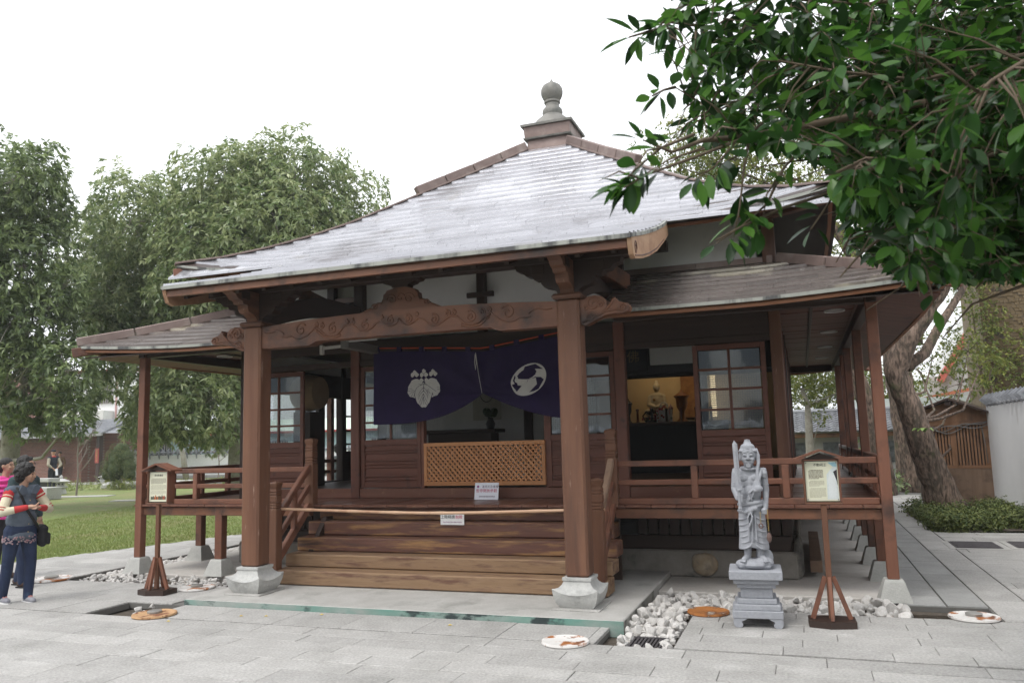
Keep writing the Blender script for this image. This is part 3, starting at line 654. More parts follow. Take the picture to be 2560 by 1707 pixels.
def lay_row(f, a, b, xa0, xa1, xb0, xb1, ln, k, store, off):
    x = xb0+off*ln*.999
    cuts = [xb0]
    while x < xb1-.12:
        if x > xb0+.12: cuts.append(x+R.uniform(-.012, .012))
        x += ln
    cuts.append(xb1)
    for i in range(len(cuts)-1):
        l, r = cuts[i]+.0015, cuts[i+1]-.0015
        la = max(l, xa0) if i else xa0; ra = min(r, xa1) if i < len(cuts)-2 else xa1
        if ra-la < .02: la = ra = (max(xa0, min(xa1, (l+r)/2))); la -= .005; ra += .005
        vs, fs = tile(f, la, ra, l, r, a, b, k=k)
        p = [scr(vs[q]) for q in (0, 1, -2, -3)]
        ar = abs(sum(p[q][0]*p[(q+1) % 4][1]-p[(q+1) % 4][0]*p[q][1] for q in range(4)))/2
        store.append((ar, vs, fs))
hr = rows(.40, PE+.015, lambda u, h: zroof(0, h), .222)
main_t = []; low_t = []
for i in range(len(hr)-1):
    a, b = hr[i], hr[i+1]; off = (.5 if i % 2 else 1.0)+R.uniform(-.1, .1)
    if a >= EAV-.02:
        lay_row(zroof, a, b, -PW, PW, -PW, PW, .66, 0, main_t, off)
    else:
        lay_row(zroof, a, min(b, EAV+.01) if abs(b-EAV) > 1e9 else b, -a, a, -b, b, .66, 0, main_t, off)
def strips(mb, f, h0, h1, exp, k, u_of, lim=None):
    hh = rows(h0, h1, lambda u, h: f(0, h), exp)
    for i in range(len(hh)-1):
        a, b = hh[i], hh[i+1]; n = max(3, int(u_of(b)*2/.56))
        for j in range(n):
            t0, t1 = -1+2*j/n, -1+2*(j+1)/n
            if lim and abs((t0+t1)/2*u_of(b)) < lim: continue
            vs, fs = tile(f, t0*u_of(a), t1*u_of(a)-.003, t0*u_of(b), t1*u_of(b)-.003, a, b, k=k, seg=1); mb.add(vs, fs)
rest = MB()
for k in (1, 2, 3): strips(rest, zroof, .40, EAV, .21, k, lambda h: h)
lowrest = MB()
for k in (1, 2, 3): strips(lowrest, zlow, 3.72, 5.23, .24, k, lambda h: h)
hr = rows(3.72, 5.235, lambda u, h: zlow(0, h), .205)
for i in range(len(hr)-1):
    a, b = hr[i], hr[i+1]
    for s in (-1, 1):
        x = sorted((s*1.92, s*a)); y = sorted((s*1.92, s*b))
        lay_row(zlow, a, b, x[0], x[1], y[0], y[1], .72, 0, low_t, (.5 if i % 2 else 1)+R.uniform(-.15, .15))
main_t.sort(key=lambda t: -t[0]); low_t.sort(key=lambda t: -t[0])
NM, NL = 215, 80
lowdeck = MB()
for k in range(4):
    ds = [3.62, 4.1, 4.6, 5.0, 5.22]
    rngs = [(-1, 1, 20)] if k else [None, None]
    for q, rg in enumerate(rngs):
        for lay in (-.002, -.05):
            vs = []; fs = []; n = 20 if k else 10
            for d in ds:
                for j in range(n+1):
                    u = d*(-1+2*j/n) if k else ((-d+(d-1.9)*j/n) if q == 0 else (1.9+(d-1.9)*j/n))
                    vs.append(side(k, u, d, zlow(u, d)+lay))
            for i in range(len(ds)-1):
                for j in range(n): a = i*(n+1)+j; fs.append((a, a+1, a+n+2, a+n+1))
            lowdeck.add(vs, fs)
low_o = part(lowdeck, 'lower_roof', wood('dark', 'x'))
for _, vs, fs in main_t[:NM]: MB().add(vs, fs).build('shingle', M_SHING, roof_o)
for _, vs, fs in low_t[:NL]: MB().add(vs, fs).build('shingle', M_SHLOW, low_o)
for _, vs, fs in main_t[NM:]: rest.add(vs, fs)
for _, vs, fs in low_t[NL:]: lowrest.add(vs, fs)
tag(rest.build('shingle_courses', M_SHING, roof_o), kind='stuff'); tag(lowrest.build('shingle_courses', M_SHLOW, low_o), kind='stuff')
# ---- eave trim
def eave_board(name, m, k, f, d, u0, u1, top, bot, th, n, parent):
    vs = []; fs = []
    for j in range(n+1):
        u = u0+(u1-u0)*j/n; z = f(u, d)
        vs += [side(k, u, d, z+top), side(k, u, d, z+bot), side(k, u, d-th, z+bot), side(k, u, d-th, z+top)]
    for j in range(n):
        for q in range(4): fs.append((4*j+q, 4*j+(q+1) % 4, 4*j+4+(q+1) % 4, 4*j+4+q))
    fs += [(0, 1, 2, 3), (4*n+3, 4*n+2, 4*n+1, 4*n)]
    return MB().add(vs, fs).build(name, m, parent)
M_LIP = mat('verdigris_edge', (.30, .31, .28), (.38, .385, .35), 4, rough=.6, bump=.1, metal=.2, c3=(.09, .09, .09), p3=(4.5, .48, .60), st3=(1, 1, .2))
for k in range(4):
    for (a, b) in (((-EAV, -PW-.01), (PW+.01, EAV)) if k == 0 else ((-EAV, EAV),)):
        n = 10 if k == 0 else 18
        eave_board('eave_lip', M_LIP, k, zroof, EAV+.008, a, b, .004, -.03, .03, n, roof_o)
        eave_board('fascia_board', wood('fascia', 'x' if k % 2 == 0 else 'y'), k, zroof, EAV-.045, max(a, -EAV+.045), min(b, EAV-.045), -.031, -.095, .04, n, roof_o)
    for (a, b) in (((-5.23, -1.92), (1.92, 5.23)) if k == 0 else ((-5.23, 5.23),)):
        n = 10 if k == 0 else 18
        eave_board('eave_lip', M_LIP, k, zlow, 5.243, a, b, .006, -.028, .03, n, low_o)
        eave_board('fascia_board', wood('fascia', 'x' if k % 2 == 0 else 'y'), k, zlow, 5.205, max(a, -5.2), min(b, 5.2), -.029, -.088, .04, n, low_o)
for s in (-1, 1):
    for t in (0, 1):
        d = EAV; z = zroof(d, d); y = YF-d if t == 0 else YF+d; sy = -1 if t == 0 else 1
        MB().bar((s*(d-1.1), y-sy*1.1, z-.02), (s*(d+.03), y+sy*.03, z-.135), .12, .12, b=.01).build('hip_rafter', wood('rail', 'y'), roof_o)
        d = 5.22; z = zlow(d, d); y = YF-d if t == 0 else YF+d
        MB().bar((s*(d-1.2), y-sy*1.2, z+.25), (s*(d+.06), y+sy*.06, z-.10), .11, .12, b=.01).build('hip_rafter', wood('rail', 'y'), low_o)
# porch roof edge
eave_board('eave_lip', M_LIP, 0, lambda u, h: zroof(0, h), PE+.03, -PW-.015, PW+.015, .010, -.028, .03, 10, roof_o)
eave_board('fascia_board', wood('beam', 'x'), 0, lambda u, h: zroof(0, h), PE-.01, -PW+.03, PW-.03, -.029, -.115, .05, 10, roof_o)
for s in (-1, 1):
    yy = np.linspace(-.655, 1.56, 12)
    top = [(y, zroof(0, YF-y)-.028) for y in yy]
    bot = [(1.56, 3.87), (1.2, 3.705), (.7, 3.50), (.25, 3.353), (-.15, 3.245), (-.52, 3.166), (-.60, 3.19), (-.64, 3.27)]
    x0, x1 = sorted((s*(PW-.025), s*(PW+.02)))
    bb = MB().prism(top+bot, x0, x1, 'x').build('barge_board', wood('pale', 'y'), roof_o)
    sp = [(s*(PW+.021), -.49+.055*math.cos(a)*(1-a/14), 3.27+.07*math.sin(a)*(1-a/14)) for a in np.linspace(0, 9, 26)]
    MB().tube(sp, .006, 5).build('carving', wood('col', 'y'), bb)
    MB().tube([(s*(PW+.02), y, z+.03) for y, z in bot[1:6]], .007, 5).build('carving', wood('col', 'y'), bb)
    eave_board('eave_lip', M_LIP, 1 if s > 0 else 3, lambda u, h: zroof(0, YF-(YF+u if s > 0 else YF-u)), PW+.03, *( (-6.56, -4.36) if s > 0 else (4.36, 6.56)), .008, -.026, .05, 10, roof_o)
# ridge caps on the hips
def caps_on(f, d0, d1, n, w, hgt, parent, sx, sy):
    for i in range(n):
        a = d0+(d1-d0)*i/n; b = d0+(d1-d0)*(i+1)/n
        p = (sx*a, YF+sy*a, f(a, a)+hgt/2-.01); q = (sx*b, YF+sy*b, f(b, b)+hgt/2-.01)
        MB().bar(p, V(q)-(V(q)-V(p)).normalized()*.008, w, hgt, b=.012).build('ridge_cap', M_COPPER, parent)
for sx in (-1, 1):
    for sy in (-1, 1):
        caps_on(zroof, .40, 1.84, 4, .13, .16, roof_o, sx, sy)
        MB().bar((sx*.40, YF+sy*.4, zroof(.4, .4)+.0), (sx*4.40, YF+sy*4.40, zroof(4.4, 4.4)+.015), .2, .03).build('hip_flashing', M_COPPER, roof_o) if False else None
        n = 9
        for i in range(n):
            a = .40+(EAV-.38)*i/n; b = .40+(EAV-.38)*(i+1)/n
            MB().bar((sx*a, YF+sy*a, zroof(a, a)+.006), (sx*b, YF+sy*b, zroof(b, b)+.006), .17, .028, b=.004).build('hip_flashing', M_COPPER, roof_o)
        caps_on(zlow, 3.74, 5.25, 3, .11, .12, low_o, sx, sy)
# neck, box and jewel
def sqbox(name, h0, h1, z0, z1, m, b=.008):
    vs = [(sx*h, YF+sy*h, z) for h, z in ((h0, z0), (h1, z1)) for sx, sy in ((-1, -1), (1, -1), (1, 1), (-1, 1))]
    return MB().add(vs, [(3, 2, 1, 0), (4, 5, 6, 7)]+[(i, (i+1) % 4, 4+(i+1) % 4, 4+i) for i in range(4)]).build(name, m, T)
sqbox('roof_neck', .385, .365, 6.60, 6.87, M_COPPER); sqbox('roof_neck_flange', .425, .435, 6.862, 6.888, M_GRAPH)
sqbox('finial_box', .41, .425, 6.888, 7.09, M_COPPER); sqbox('finial_box_flange', .465, .47, 7.088, 7.128, M_GRAPH)
MB().lathe([(.40, 7.12), (.37, 7.17), (.31, 7.28), (.22, 7.36), (.175, 7.40), (.185, 7.45), (.178, 7.50), (.15, 7.535), (.125, 7.56), (.122, 7.62), (.145, 7.635), (.147, 7.665), (.135, 7.675), (.165, 7.72), (.192, 7.78), (.2, 7.84), (.192, 7.90), (.16, 7.96), (.10, 8.0), (.05, 8.025), (.03, 8.05), (.012, 8.085), (.001, 8.1)], 28, (0, YF, 0)).build('roof_jewel', M_GRAPH, T, smooth=40)
# ---- upper wall
PB = 2.245
for k in range(4):
    w = HW-.06
    vs = [side(k, u, d, z) for z in (3.0, 4.40) for d in (w-.1, w) for u in (-w, w)]
    MB().add(vs, [(0, 1, 3, 2), (4, 6, 7, 5), (0, 4, 5, 1), (2, 3, 7, 6), (0, 2, 6, 4), (1, 5, 7, 3)]).build('upper_wall', M_PLAST, T)
    for i in range(8):
        u0 = -3.72+7.44*i/8; u1 = u0+.925
        if k == 0 and -1.85 < (u0+u1)/2 < 1.85: continue
        vs = [side(k, u, d, z) for z in (3.535, 3.655) for d in (3.60, 3.665) for u in (u0, u1)]
        MB().add(vs, [(0, 1, 3, 2), (4, 6, 7, 5), (0, 4, 5, 1), (2, 3, 7, 6), (0, 2, 6, 4), (1, 5, 7, 3)]).build('wall_flashing', M_COPPER, T)
for sx in (-1, 1):
    for y in (YF-3.60, YF+3.60): MB().box(sx*3.63-.075, sx*3.63+.075, y-.075, y+.075, 3.56, 4.38, .008).build('corner_post', wood('col', 'z'), T)
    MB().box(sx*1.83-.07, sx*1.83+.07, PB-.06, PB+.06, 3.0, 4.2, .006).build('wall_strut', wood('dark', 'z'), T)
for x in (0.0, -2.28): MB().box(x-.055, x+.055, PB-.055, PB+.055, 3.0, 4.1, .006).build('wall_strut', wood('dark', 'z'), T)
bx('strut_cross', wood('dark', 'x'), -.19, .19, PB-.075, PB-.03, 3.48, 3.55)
# ---- porch columns, stone bases, caps, brackets
def lotus(cx, cy, z):
    mb = MB(); n = 10; lv = [(.205, .005, 0), (.25, .05, .005), (.275, .10, .012), (.288, .145, .025), (.292, .165, .05), (.286, .168, .05), (.26, .172, .034), (.225, .185, .014), (.19, .212, .003), (.176, .235, 0), (.172, .245, 0), (.184, .247, 0), (.186, .262, 0), (.184, .275, 0), (.0, .275, 0)]
    vs = []; fs = []
    for h, zz, lf in lv:
        for s in range(4):
            for j in range(n):
                t = -1+2*j/n; e = abs(t)**2.2; k = h*(1-.06*(1-e)) if lf else h
                x, y = ((t*h, -k), (k, t*h), (-t*h, k), (-k, -t*h))[s]
                vs.append((cx+x*.735, cy+y*.735, z+zz-lf*(1-e)*1.1+lf*.35))
    m = 4*n
    for i in range(len(lv)-1):
        for j in range(m): fs.append((i*m+j, i*m+(j+1) % m, (i+1)*m+(j+1) % m, (i+1)*m+j))
    fs.append(tuple(range(m)))
    return mb.add(vs, fs)
def spiral(cx, cz, y, r, turns, d=1, n=30, a0=0):
    return [(cx+d*r*(1-.85*t)*math.cos(a0+turns*2*PI*t), y, cz+r*(1-.85*t)*math.sin(a0+turns*2*PI*t)) for t in np.linspace(0, 1, n)]
for s in (-1, 1):
    c = MB().box(s*1.82-.1125, s*1.82+.1125, -.1125, .1125, .334, 2.935, .022).build('porch_column', wood('col', 'z'), T)
    lotus(s*1.82, 0, .062).build('stone_base', M_STONE, c, smooth=35)
    MB().box(s*1.82-.225, s*1.82+.225, -.225, .225, .058, .070, .002).build('base_slab', M_CONC, c)
    MB().box(s*1.82-.15, s*1.82+.15, -.15, .15, 2.936, 2.99, .024).build('column_cap', wood('col', 'x'), c)
    half = [(.10, 2.992), (.115, 3.03), (.17, 3.06), (.235, 3.075), (.265, 3.11), (.27, 3.15), (.335, 3.155), (.36, 3.19), (.42, 3.20), (.46, 3.24), (.52, 3.26), (.54, 3.31)]
    poly = [(x, z) for x, z in half]+[(-x, z) for x, z in half[::-1]]
    MB().prism([(s*1.82+x, z) for x, z in poly], -.07, .07, 'y').build('bracket_arm', wood('dark', 'x'), c)
    MB().prism(poly, s*1.82-.065, s*1.82+.065, 'x').build('bracket_arm', wood('col', 'y'), c)
    for dx, dy in ((-.3, 0), (0, 0), (.3, 0), (0, -.3), (0, .3)):
        MB().box(s*1.82+dx-.075, s*1.82+dx+.075, dy-.075, dy+.075, 3.20, 3.30, .012).build('bracket_block', wood('dark', 'x'), c)
    # carved nose beyond the column
    o = [(0, 2.69), (.06, 2.675), (.12, 2.70), (.17, 2.725), (.25, 2.755), (.34, 2.77), (.42, 2.765), (.475, 2.785), (.49, 2.82), (.47, 2.855), (.43, 2.865), (.38, 2.88), (.345, 2.925), (.335, 2.905), (.335, 2.875), (.30, 2.84), (.24, 2.80), (.27, 2.85), (.265, 2.90), (.22, 2.94), (.16, 2.955), (.09, 2.95), (.05, 2.925), (0, 2.93)]
    kb = MB().prism([(s*(1.925+x), z) for x, z in o], -.06, .06, 'y').build('carved_nose', wood('beam', 'x'), c)
    kc = MB()
    for (x, z, r, tr) in ((.14, 2.875, .075, 1.6), (.11, 2.745, .05, 1.4), (.425, 2.815, .045, 1.3), (.21, 2.86, .035, 1.2), (.07, 2.84, .03, 1.2)):
        kc.tube(spiral(s*(1.925+x), z, -.062, r, tr, s), .011, 6)
    kc.tube([(s*(1.925+x), -.06, z) for x, z in ((.03, 2.70), (.14, 2.75), (.24, 2.79), (.34, 2.805), (.4, 2.80))], .012, 6)
    kc.tube([(s*(1.925+x), -.06, z) for x, z in ((.335, 2.91), (.31, 2.86), (.25, 2.80), (.19, 2.76))], .014, 6)
    kc.build('carving', wood('beam', 'x'), kb, smooth=True)
    # curved tie back to the hall
    ty = np.linspace(.11, 2.1, 14)
    up = [(y, 3.13+.34*math.sin(min(1, (y-.1)/1.3)*PI/2)-.0*y) for y in ty]; dn = [(y, 2.95+.30*math.sin(min(1, (y-.1)/1.6)*PI/2)) for y in ty]
    MB().prism(up+dn[::-1], s*1.82-.07, s*1.82+.07, 'x').build('tie_beam', wood('dark', 'y'), T)
    MB().bar((s*1.9, 1.0, 3.44), (s*2.0, 1.75, 3.40), .16, .2, b=.01).build('brace_block', wood('beam', 'y'), T)
# kouryou: carved beam between the columns
xs = np.linspace(-1.71, 1.71, 40)
def ktop(x): return 2.925+.062*(1-(x/1.71)**2)
def kbot(x): return 2.684+.042*max(0, min(1, (1.09-abs(x))/.09))
bm = MB().prism([(x, kbot(x)) for x in xs]+[(x, ktop(x)) for x in xs[::-1]], -.075, .075, 'y').build('carved_beam', wood('beam', 'x'), T)
cv = MB()
for s in (-1, 1):
    Y = -.077
    wv = [(1.66, 2.86), (1.58, 2.855), (1.52, 2.875), (1.46, 2.86), (1.42, 2.83)]
    cv.tube([(s*x, Y, z) for x, z in wv], .008, 6)
    cv.tube([(s*x, Y, z) for x, z in [(1.44, 2.80), (1.38, 2.79), (1.33, 2.80), (1.27, 2.77), (1.2, 2.765), (1.12, 2.79), (1.06, 2.84), (1.0, 2.89)]], .008, 6)
    cv.tube(spiral(s*1.2, 2.86, Y, .075, 1.35, -s, 30, .6), .009, 6)
    for (x, z, r) in ((.80, 2.845, .062), (.40, 2.85, .058), (.02+.0, 2.865, .0), (.93, 2.885, .035), (1.0, 2.90, .028), (.55, 2.90, .033), (.62, 2.905, .024), (.10, 2.88, .05), (.2, 2.92, .02)):
        if r: cv.tube(spiral(s*x, z, Y, r, 1.5, -s, 26, 1.2), .010, 6)
    cv.tube([(s*x, Y, z) for x, z in [(1.02, 2.86), (.95, 2.835), (.90, 2.79), (.82, 2.765), (.74, 2.78), (.70, 2.82), (.66, 2.86), (.58, 2.875), (.52, 2.84), (.46, 2.80), (.38, 2.79), (.32, 2.82), (.28, 2.86), (.22, 2.88), (.16, 2.84), (.1, 2.82), (.04, 2.84), (0.0, 2.89)]], .011, 6)
    cv.tube([(s*x, Y, z) for x, z in [(1.0, 2.83), (.9, 2.76), (.80, 2.745), (.7, 2.77)]], .014, 6)
cv.build('carving', wood('beam', 'x'), bm, smooth=True)
# frog-leg strut
hk = [(.50, 2.972), (.42, 3.01), (.36, 3.035), (.32, 3.03), (.31, 3.06), (.27, 3.085), (.22, 3.085), (.205, 3.12), (.20, 3.16), (.175, 3.175), (.16, 3.20), (.10, 3.215), (.06, 3.225)]
fl = MB().prism([(x, z) for x, z in hk]+[(-x, z) for x, z in hk[::-1]], -.05, .05, 'y').build('frog_leg_strut', wood('beam', 'x'), T)
fc = MB()
for s in (-1, 1):
    fc.tube(spiral(s*.10, 3.10, -.052, .06, 1.4, s), .009, 6); fc.tube(spiral(s*.3, 3.04, -.052, .035, 1.3, s), .008, 6)
    fc.tube([(s*x, -.052, z-.012) for x, z in hk[:8]], .007, 5)
fc.tube(spiral(0, 3.11, -.052, .055, 1.0), .008, 6)
fc.build('carving', wood('beam', 'x'), fl, smooth=True)
MB().prism([(-.09, 3.226), (.09, 3.226), (.10, 3.25), (.15, 3.262), (.17, 3.28), (.22, 3.288), (.24, 3.31), (-.24, 3.31), (-.22, 3.288), (-.17, 3.28), (-.15, 3.262), (-.10, 3.25)], -.06, .06, 'y').build('bracket_arm', wood('dark', 'x'), T)
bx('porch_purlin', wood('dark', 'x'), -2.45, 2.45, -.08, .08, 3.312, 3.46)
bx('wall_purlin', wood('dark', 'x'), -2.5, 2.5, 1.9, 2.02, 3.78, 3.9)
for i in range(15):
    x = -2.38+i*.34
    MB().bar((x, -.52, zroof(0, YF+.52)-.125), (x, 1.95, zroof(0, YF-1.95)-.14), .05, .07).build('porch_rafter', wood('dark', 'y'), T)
# ---- steps, newels, hand rails
for i, (y, z) in enumerate(((.42, .222), (.65, .368), (.88, .528), (1.11, .692))):
    z0 = (.065, .226, .372, .532)[i]
    MB().box(-1.9, 1.98 if i < 3 else 1.9, y, y+.30, z0, z, .012).build('step', wood('stepworn' if i < 2 else 'step', 'x'), T)
bx('step', wood('step', 'x'), -1.86, 1.86, 1.30, 1.34, .70, .852)
for s in (-1, 1):
    MB().prism([(.62, .07), (1.5, .07), (1.5, .74), (1.16, .74)], s*1.70-.03, s*1.70+.03, 'x').build('stringer', wood('dark', 'y'), T)
    for (y, z0, z1) in ((.45, .07, 1.20), (1.17, .86, 1.69)):
        nw = MB().box(s*1.90-.06, s*1.90+.06, y-.06, y+.06, z0, z1-.30, .008).build('newel_post', wood('col', 'z'), T)
        x = s*1.90
        q = MB()
        for k in (0, 1): q.box(x-.056, x+.056, y-.056, y+.056, z1-.292+k*.03, z1-.268+k*.03, .006); q.box(x-.056, x+.056, y-.056, y+.056, z1-.142+k*.03, z1-.118+k*.03, .006)
        q.box(x-.048, x+.048, y-.048, y+.048, z1-.30, z1-.07)
        q.box(x-.058, x+.058, y-.058, y+.058, z1-.23, z1-.145, .01)
        prof = [(.045, z1-.08), (.055, z1-.05), (.062, z1-.015), (.05, z1), (0.001, z1+.012)]
        vs = [(x+sx*h, y+sy*h, z) for h, z in prof for sx, sy in ((-1, -1), (1, -1), (1, 1), (-1, 1))]
        q.add(vs, [(4*a+b, 4*a+(b+1) % 4, 4*a+4+(b+1) % 4, 4*a+4+b) for a in range(4) for b in range(4)])
        q.build('newel_cap', wood('col', 'z'), nw)
    x = s*1.90
    MB().bar((x, .50, .80), (x, 1.13, 1.36), .065, .075, b=.01).build('hand_rail', wood('rail' if s < 0 else 'grey', 'y'), T)
    MB().bar((x, .50, .56), (x, 1.13, 1.12), .05, .06, b=.006).build('hand_rail', wood('rail', 'y'), T)
    MB().bar((x, .50, .32), (x, 1.13, .88), .06, .09, b=.006).build('hand_rail', wood('rail', 'y'), T)
    MB().box(x-.03, x+.03, .79, .85, .62, 1.05, .006).build('rail_post', wood('rail', 'z'), T)
# ---- veranda deck
BX = 4.578; YB = 9.62
R = random.Random(5)
def planks(u0, u1, w, fn):
    x = u0
    while x < u1-.05:
        ww = min(w*R.uniform(.9, 1.1), u1-x); fn(x+.002, x+ww-.003); x += ww
planks(-4.66, 4.66, .29, lambda a, b: bx('deck_plank', wood('deck', 'y'), a, b, 1.135, 2.12, .858+R.uniform(-.002, .002), .889, .004))
for s in (-1, 1):
    planks(2.122, 10.65, .30, lambda a, b: bx('deck_plank', wood('deck', 'x'), s*3.62, s*4.66, a, b, .858+R.uniform(-.002, .002), .889, .004))
    bx('deck_beam', wood('rail', 'y'), s*4.53, s*4.63, 1.26, 10.6, .747, .852)
    bx('deck_beam', wood('beam', 'x'), s*1.92, s*4.53, 1.165, 1.255, .747, .852)
    bx('deck_skirt', wood('dark', 'x'), s*1.90, s*4.6, 1.20, 1.26, .852, .857, .001)
bx('deck_beam', wood('dark', 'x'), -1.88, 1.88, 1.36, 1.44, .72, .85)
bx('deck_board_back', wood('deck', 'x'), -4.66, 4.66, 9.7, 10.66, .855, .886)
M_FOOT = mat('footing_concrete', (.40, .40, .38), (.50, .50, .47), 6, bump=.25, bsc=40, rough=.85, c3=(.27, .27, .25), p3=(3, .5, .75), fine=.06)
def footing(name, x, y, par, z=.2, t=.078, bt=.145):
    vs = [(x+sx*h, y+sy*h, zz) for h, zz in ((bt, 0.0), (t+.012, z-.02), (t, z)) for sx, sy in ((-1, -1), (1, -1), (1, 1), (-1, 1))]
    return MB().add(vs, [(4*a+b, 4*a+(b+1) % 4, 4*a+4+(b+1) % 4, 4*a+4+b) for a in range(2) for b in range(4)]+[(8, 9, 10, 11)]).build(name, M_FOOT, par)
posts = []
for s in (-1, 1):
    for i in range(8):
        y = 1.175+1.154*i; tall = i in (0, 2, 4, 5, 7)
        c = bx('veranda_post', wood('rail', 'z'), s*BX-.052, s*BX+.052, y-.052, y+.052, .2, 2.93 if tall else .747, .006)
        footing('footing_stone', s*BX, y, c)
    c = bx('deck_post', wood('rail', 'z'), s*3.29-.055, s*3.29+.055, 1.16, 1.27, .2, .855, .006) if s < 0 else None
    if c: footing('footing_stone', s*3.29, 1.21, c)
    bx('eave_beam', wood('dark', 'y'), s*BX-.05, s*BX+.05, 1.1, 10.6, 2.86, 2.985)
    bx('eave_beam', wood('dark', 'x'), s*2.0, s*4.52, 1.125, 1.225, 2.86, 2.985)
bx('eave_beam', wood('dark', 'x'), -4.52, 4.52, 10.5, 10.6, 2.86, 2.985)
# balustrade
for s in (-1, 1):
    a, b = (1.93, 4.52)
    for (z0, z1, d, nm) in ((1.288, 1.350, .035, 'top_rail'), (1.092, 1.150, .028, 'mid_rail'), (.889, .955, .035, 'bottom_rail')):
        bx(nm, wood('rail', 'x'), s*a, s*b, 1.21-d, 1.21+d, z0, z1, .007)
        bx(nm, wood('rail', 'y'), s*BX-d, s*BX+d, 1.24, 10.6, z0, z1, .007)
    for x in ((2.765, 3.67) if s > 0 else (2.80, 3.69)):
        bx('rail_post', wood('rail', 'z'), s*x-.034, s*x+.034, 1.172, 1.248, .955, 1.288, .006)
    for i in range(16):
        y = 1.75+i*.577
        bx('rail_post', wood('rail', 'z'), s*BX-.034, s*BX+.034, y-.034, y+.034, .955, 1.288, .006)
# ---- ceilings of the veranda
for s in (-1, 1):
    y = .95
    while y < 10.6:
        w = .30; bx('ceiling_board', wood('door', 'x'), s*3.70, s*4.50, y+.004, y+w, 2.995+R.uniform(-.004, .004), 3.02, .004)
        MB().add([(s*4.5, y+.003, 2.99), (s*4.5, y+w, 2.99), (s*5.17, y+w, 2.855), (s*5.17, y+.003, 2.855), (s*4.5, y+.003, 3.01), (s*4.5, y+w, 3.01), (s*5.17, y+w, 2.875), (s*5.17, y+.003, 2.875)], [(0, 1, 2, 3), (4, 7, 6, 5), (0, 3, 7, 4), (1, 5, 6, 2)]).build('ceiling_board', wood('door', 'x'), T)
        y += w
    bx('ceiling_batten', wood('dark', 'y'), s*4.02, s*4.06, 1.3, 10.5, 2.965, 2.99)
    bx('ceiling_panel', wood('dark', 'x'), s*1.95, s*4.50, 1.3, 2.1, 2.99, 3.01)
    MB().add([(s*1.95, 1.3, 2.985), (s*4.6, 1.3, 2.985), (s*5.17, .72, 2.85), (s*1.95, .72, 2.84), (s*1.95, 1.3, 3.0), (s*4.6, 1.3, 3.0), (s*5.17, .72, 2.865), (s*1.95, .72, 2.855)], [(0, 1, 2, 3), (4, 7, 6, 5), (2, 6, 7, 3)]).build('ceiling_panel', wood('dark', 'x'), T)
    y0 = 2.45
    for i in range(4):
        x, y = s*4.30, (2.45, 4.5, 6.6, 8.7)[i]
        dl = MB().lathe([(.11, 2.982), (.115, 2.976), (.115, 2.994), (.11, 2.994)], 20, (x, y, 0)).build('downlight', M_WHITE, T, smooth=40)
        MB().lathe([(.0, 2.979), (.095, 2.979), (.095, 2.985), (0, 2.985)], 16, (x, y, 0)).build('downlight_lens', flat('lens_grey', (.3, .3, .3), .3), dl)
# ---- front wall
M_GL = bpy.data.materials.new('window_glass'); M_GL.use_nodes = True
_n = M_GL.node_tree; _n.nodes.clear(); _o = _n.nodes.new('ShaderNodeOutputMaterial'); _g = _n.nodes.new('ShaderNodeBsdfGlossy'); _t = _n.nodes.new('ShaderNodeBsdfTransparent'); _m = _n.nodes.new('ShaderNodeMixShader')
_g.inputs['Roughness'].default_value = .03; _g.inputs['Color'].default_value = (.9, .95, 1, 1); _t.inputs['Color'].default_value = (.75, .78, .78, 1)
_fr = _n.nodes.new('ShaderNodeFresnel'); _fr.inputs['IOR'].default_value = 1.6
_mr = _n.nodes.new('ShaderNodeMapRange'); _mr.inputs[3].default_value = .16; _mr.inputs[4].default_value = 1.0
_tc = _n.nodes.new('ShaderNodeTexCoord'); _nz = _n.nodes.new('ShaderNodeTexNoise'); _nz.inputs['Scale'].default_value = 3; _bp = _n.nodes.new('ShaderNodeBump'); _bp.inputs['Strength'].default_value = .06; _bp.inputs['Distance'].default_value = .02
_n.links.new(_tc.outputs['Object'], _nz.inputs['Vector']); _n.links.new(_nz.outputs[0], _bp.inputs['Height']); _n.links.new(_bp.outputs[0], _g.inputs['Normal'])
_n.links.new(_fr.outputs[0], _mr.inputs[0]); _n.links.new(_mr.outputs[0], _m.inputs[0]); _n.links.new(_t.outputs[0], _m.inputs[1]); _n.links.new(_g.outputs[0], _m.inputs[2]); _n.links.new(_m.outputs[0], _o.inputs[0])
M_WIRE = flat('wire_grey', (.12, .12, .12), .5)
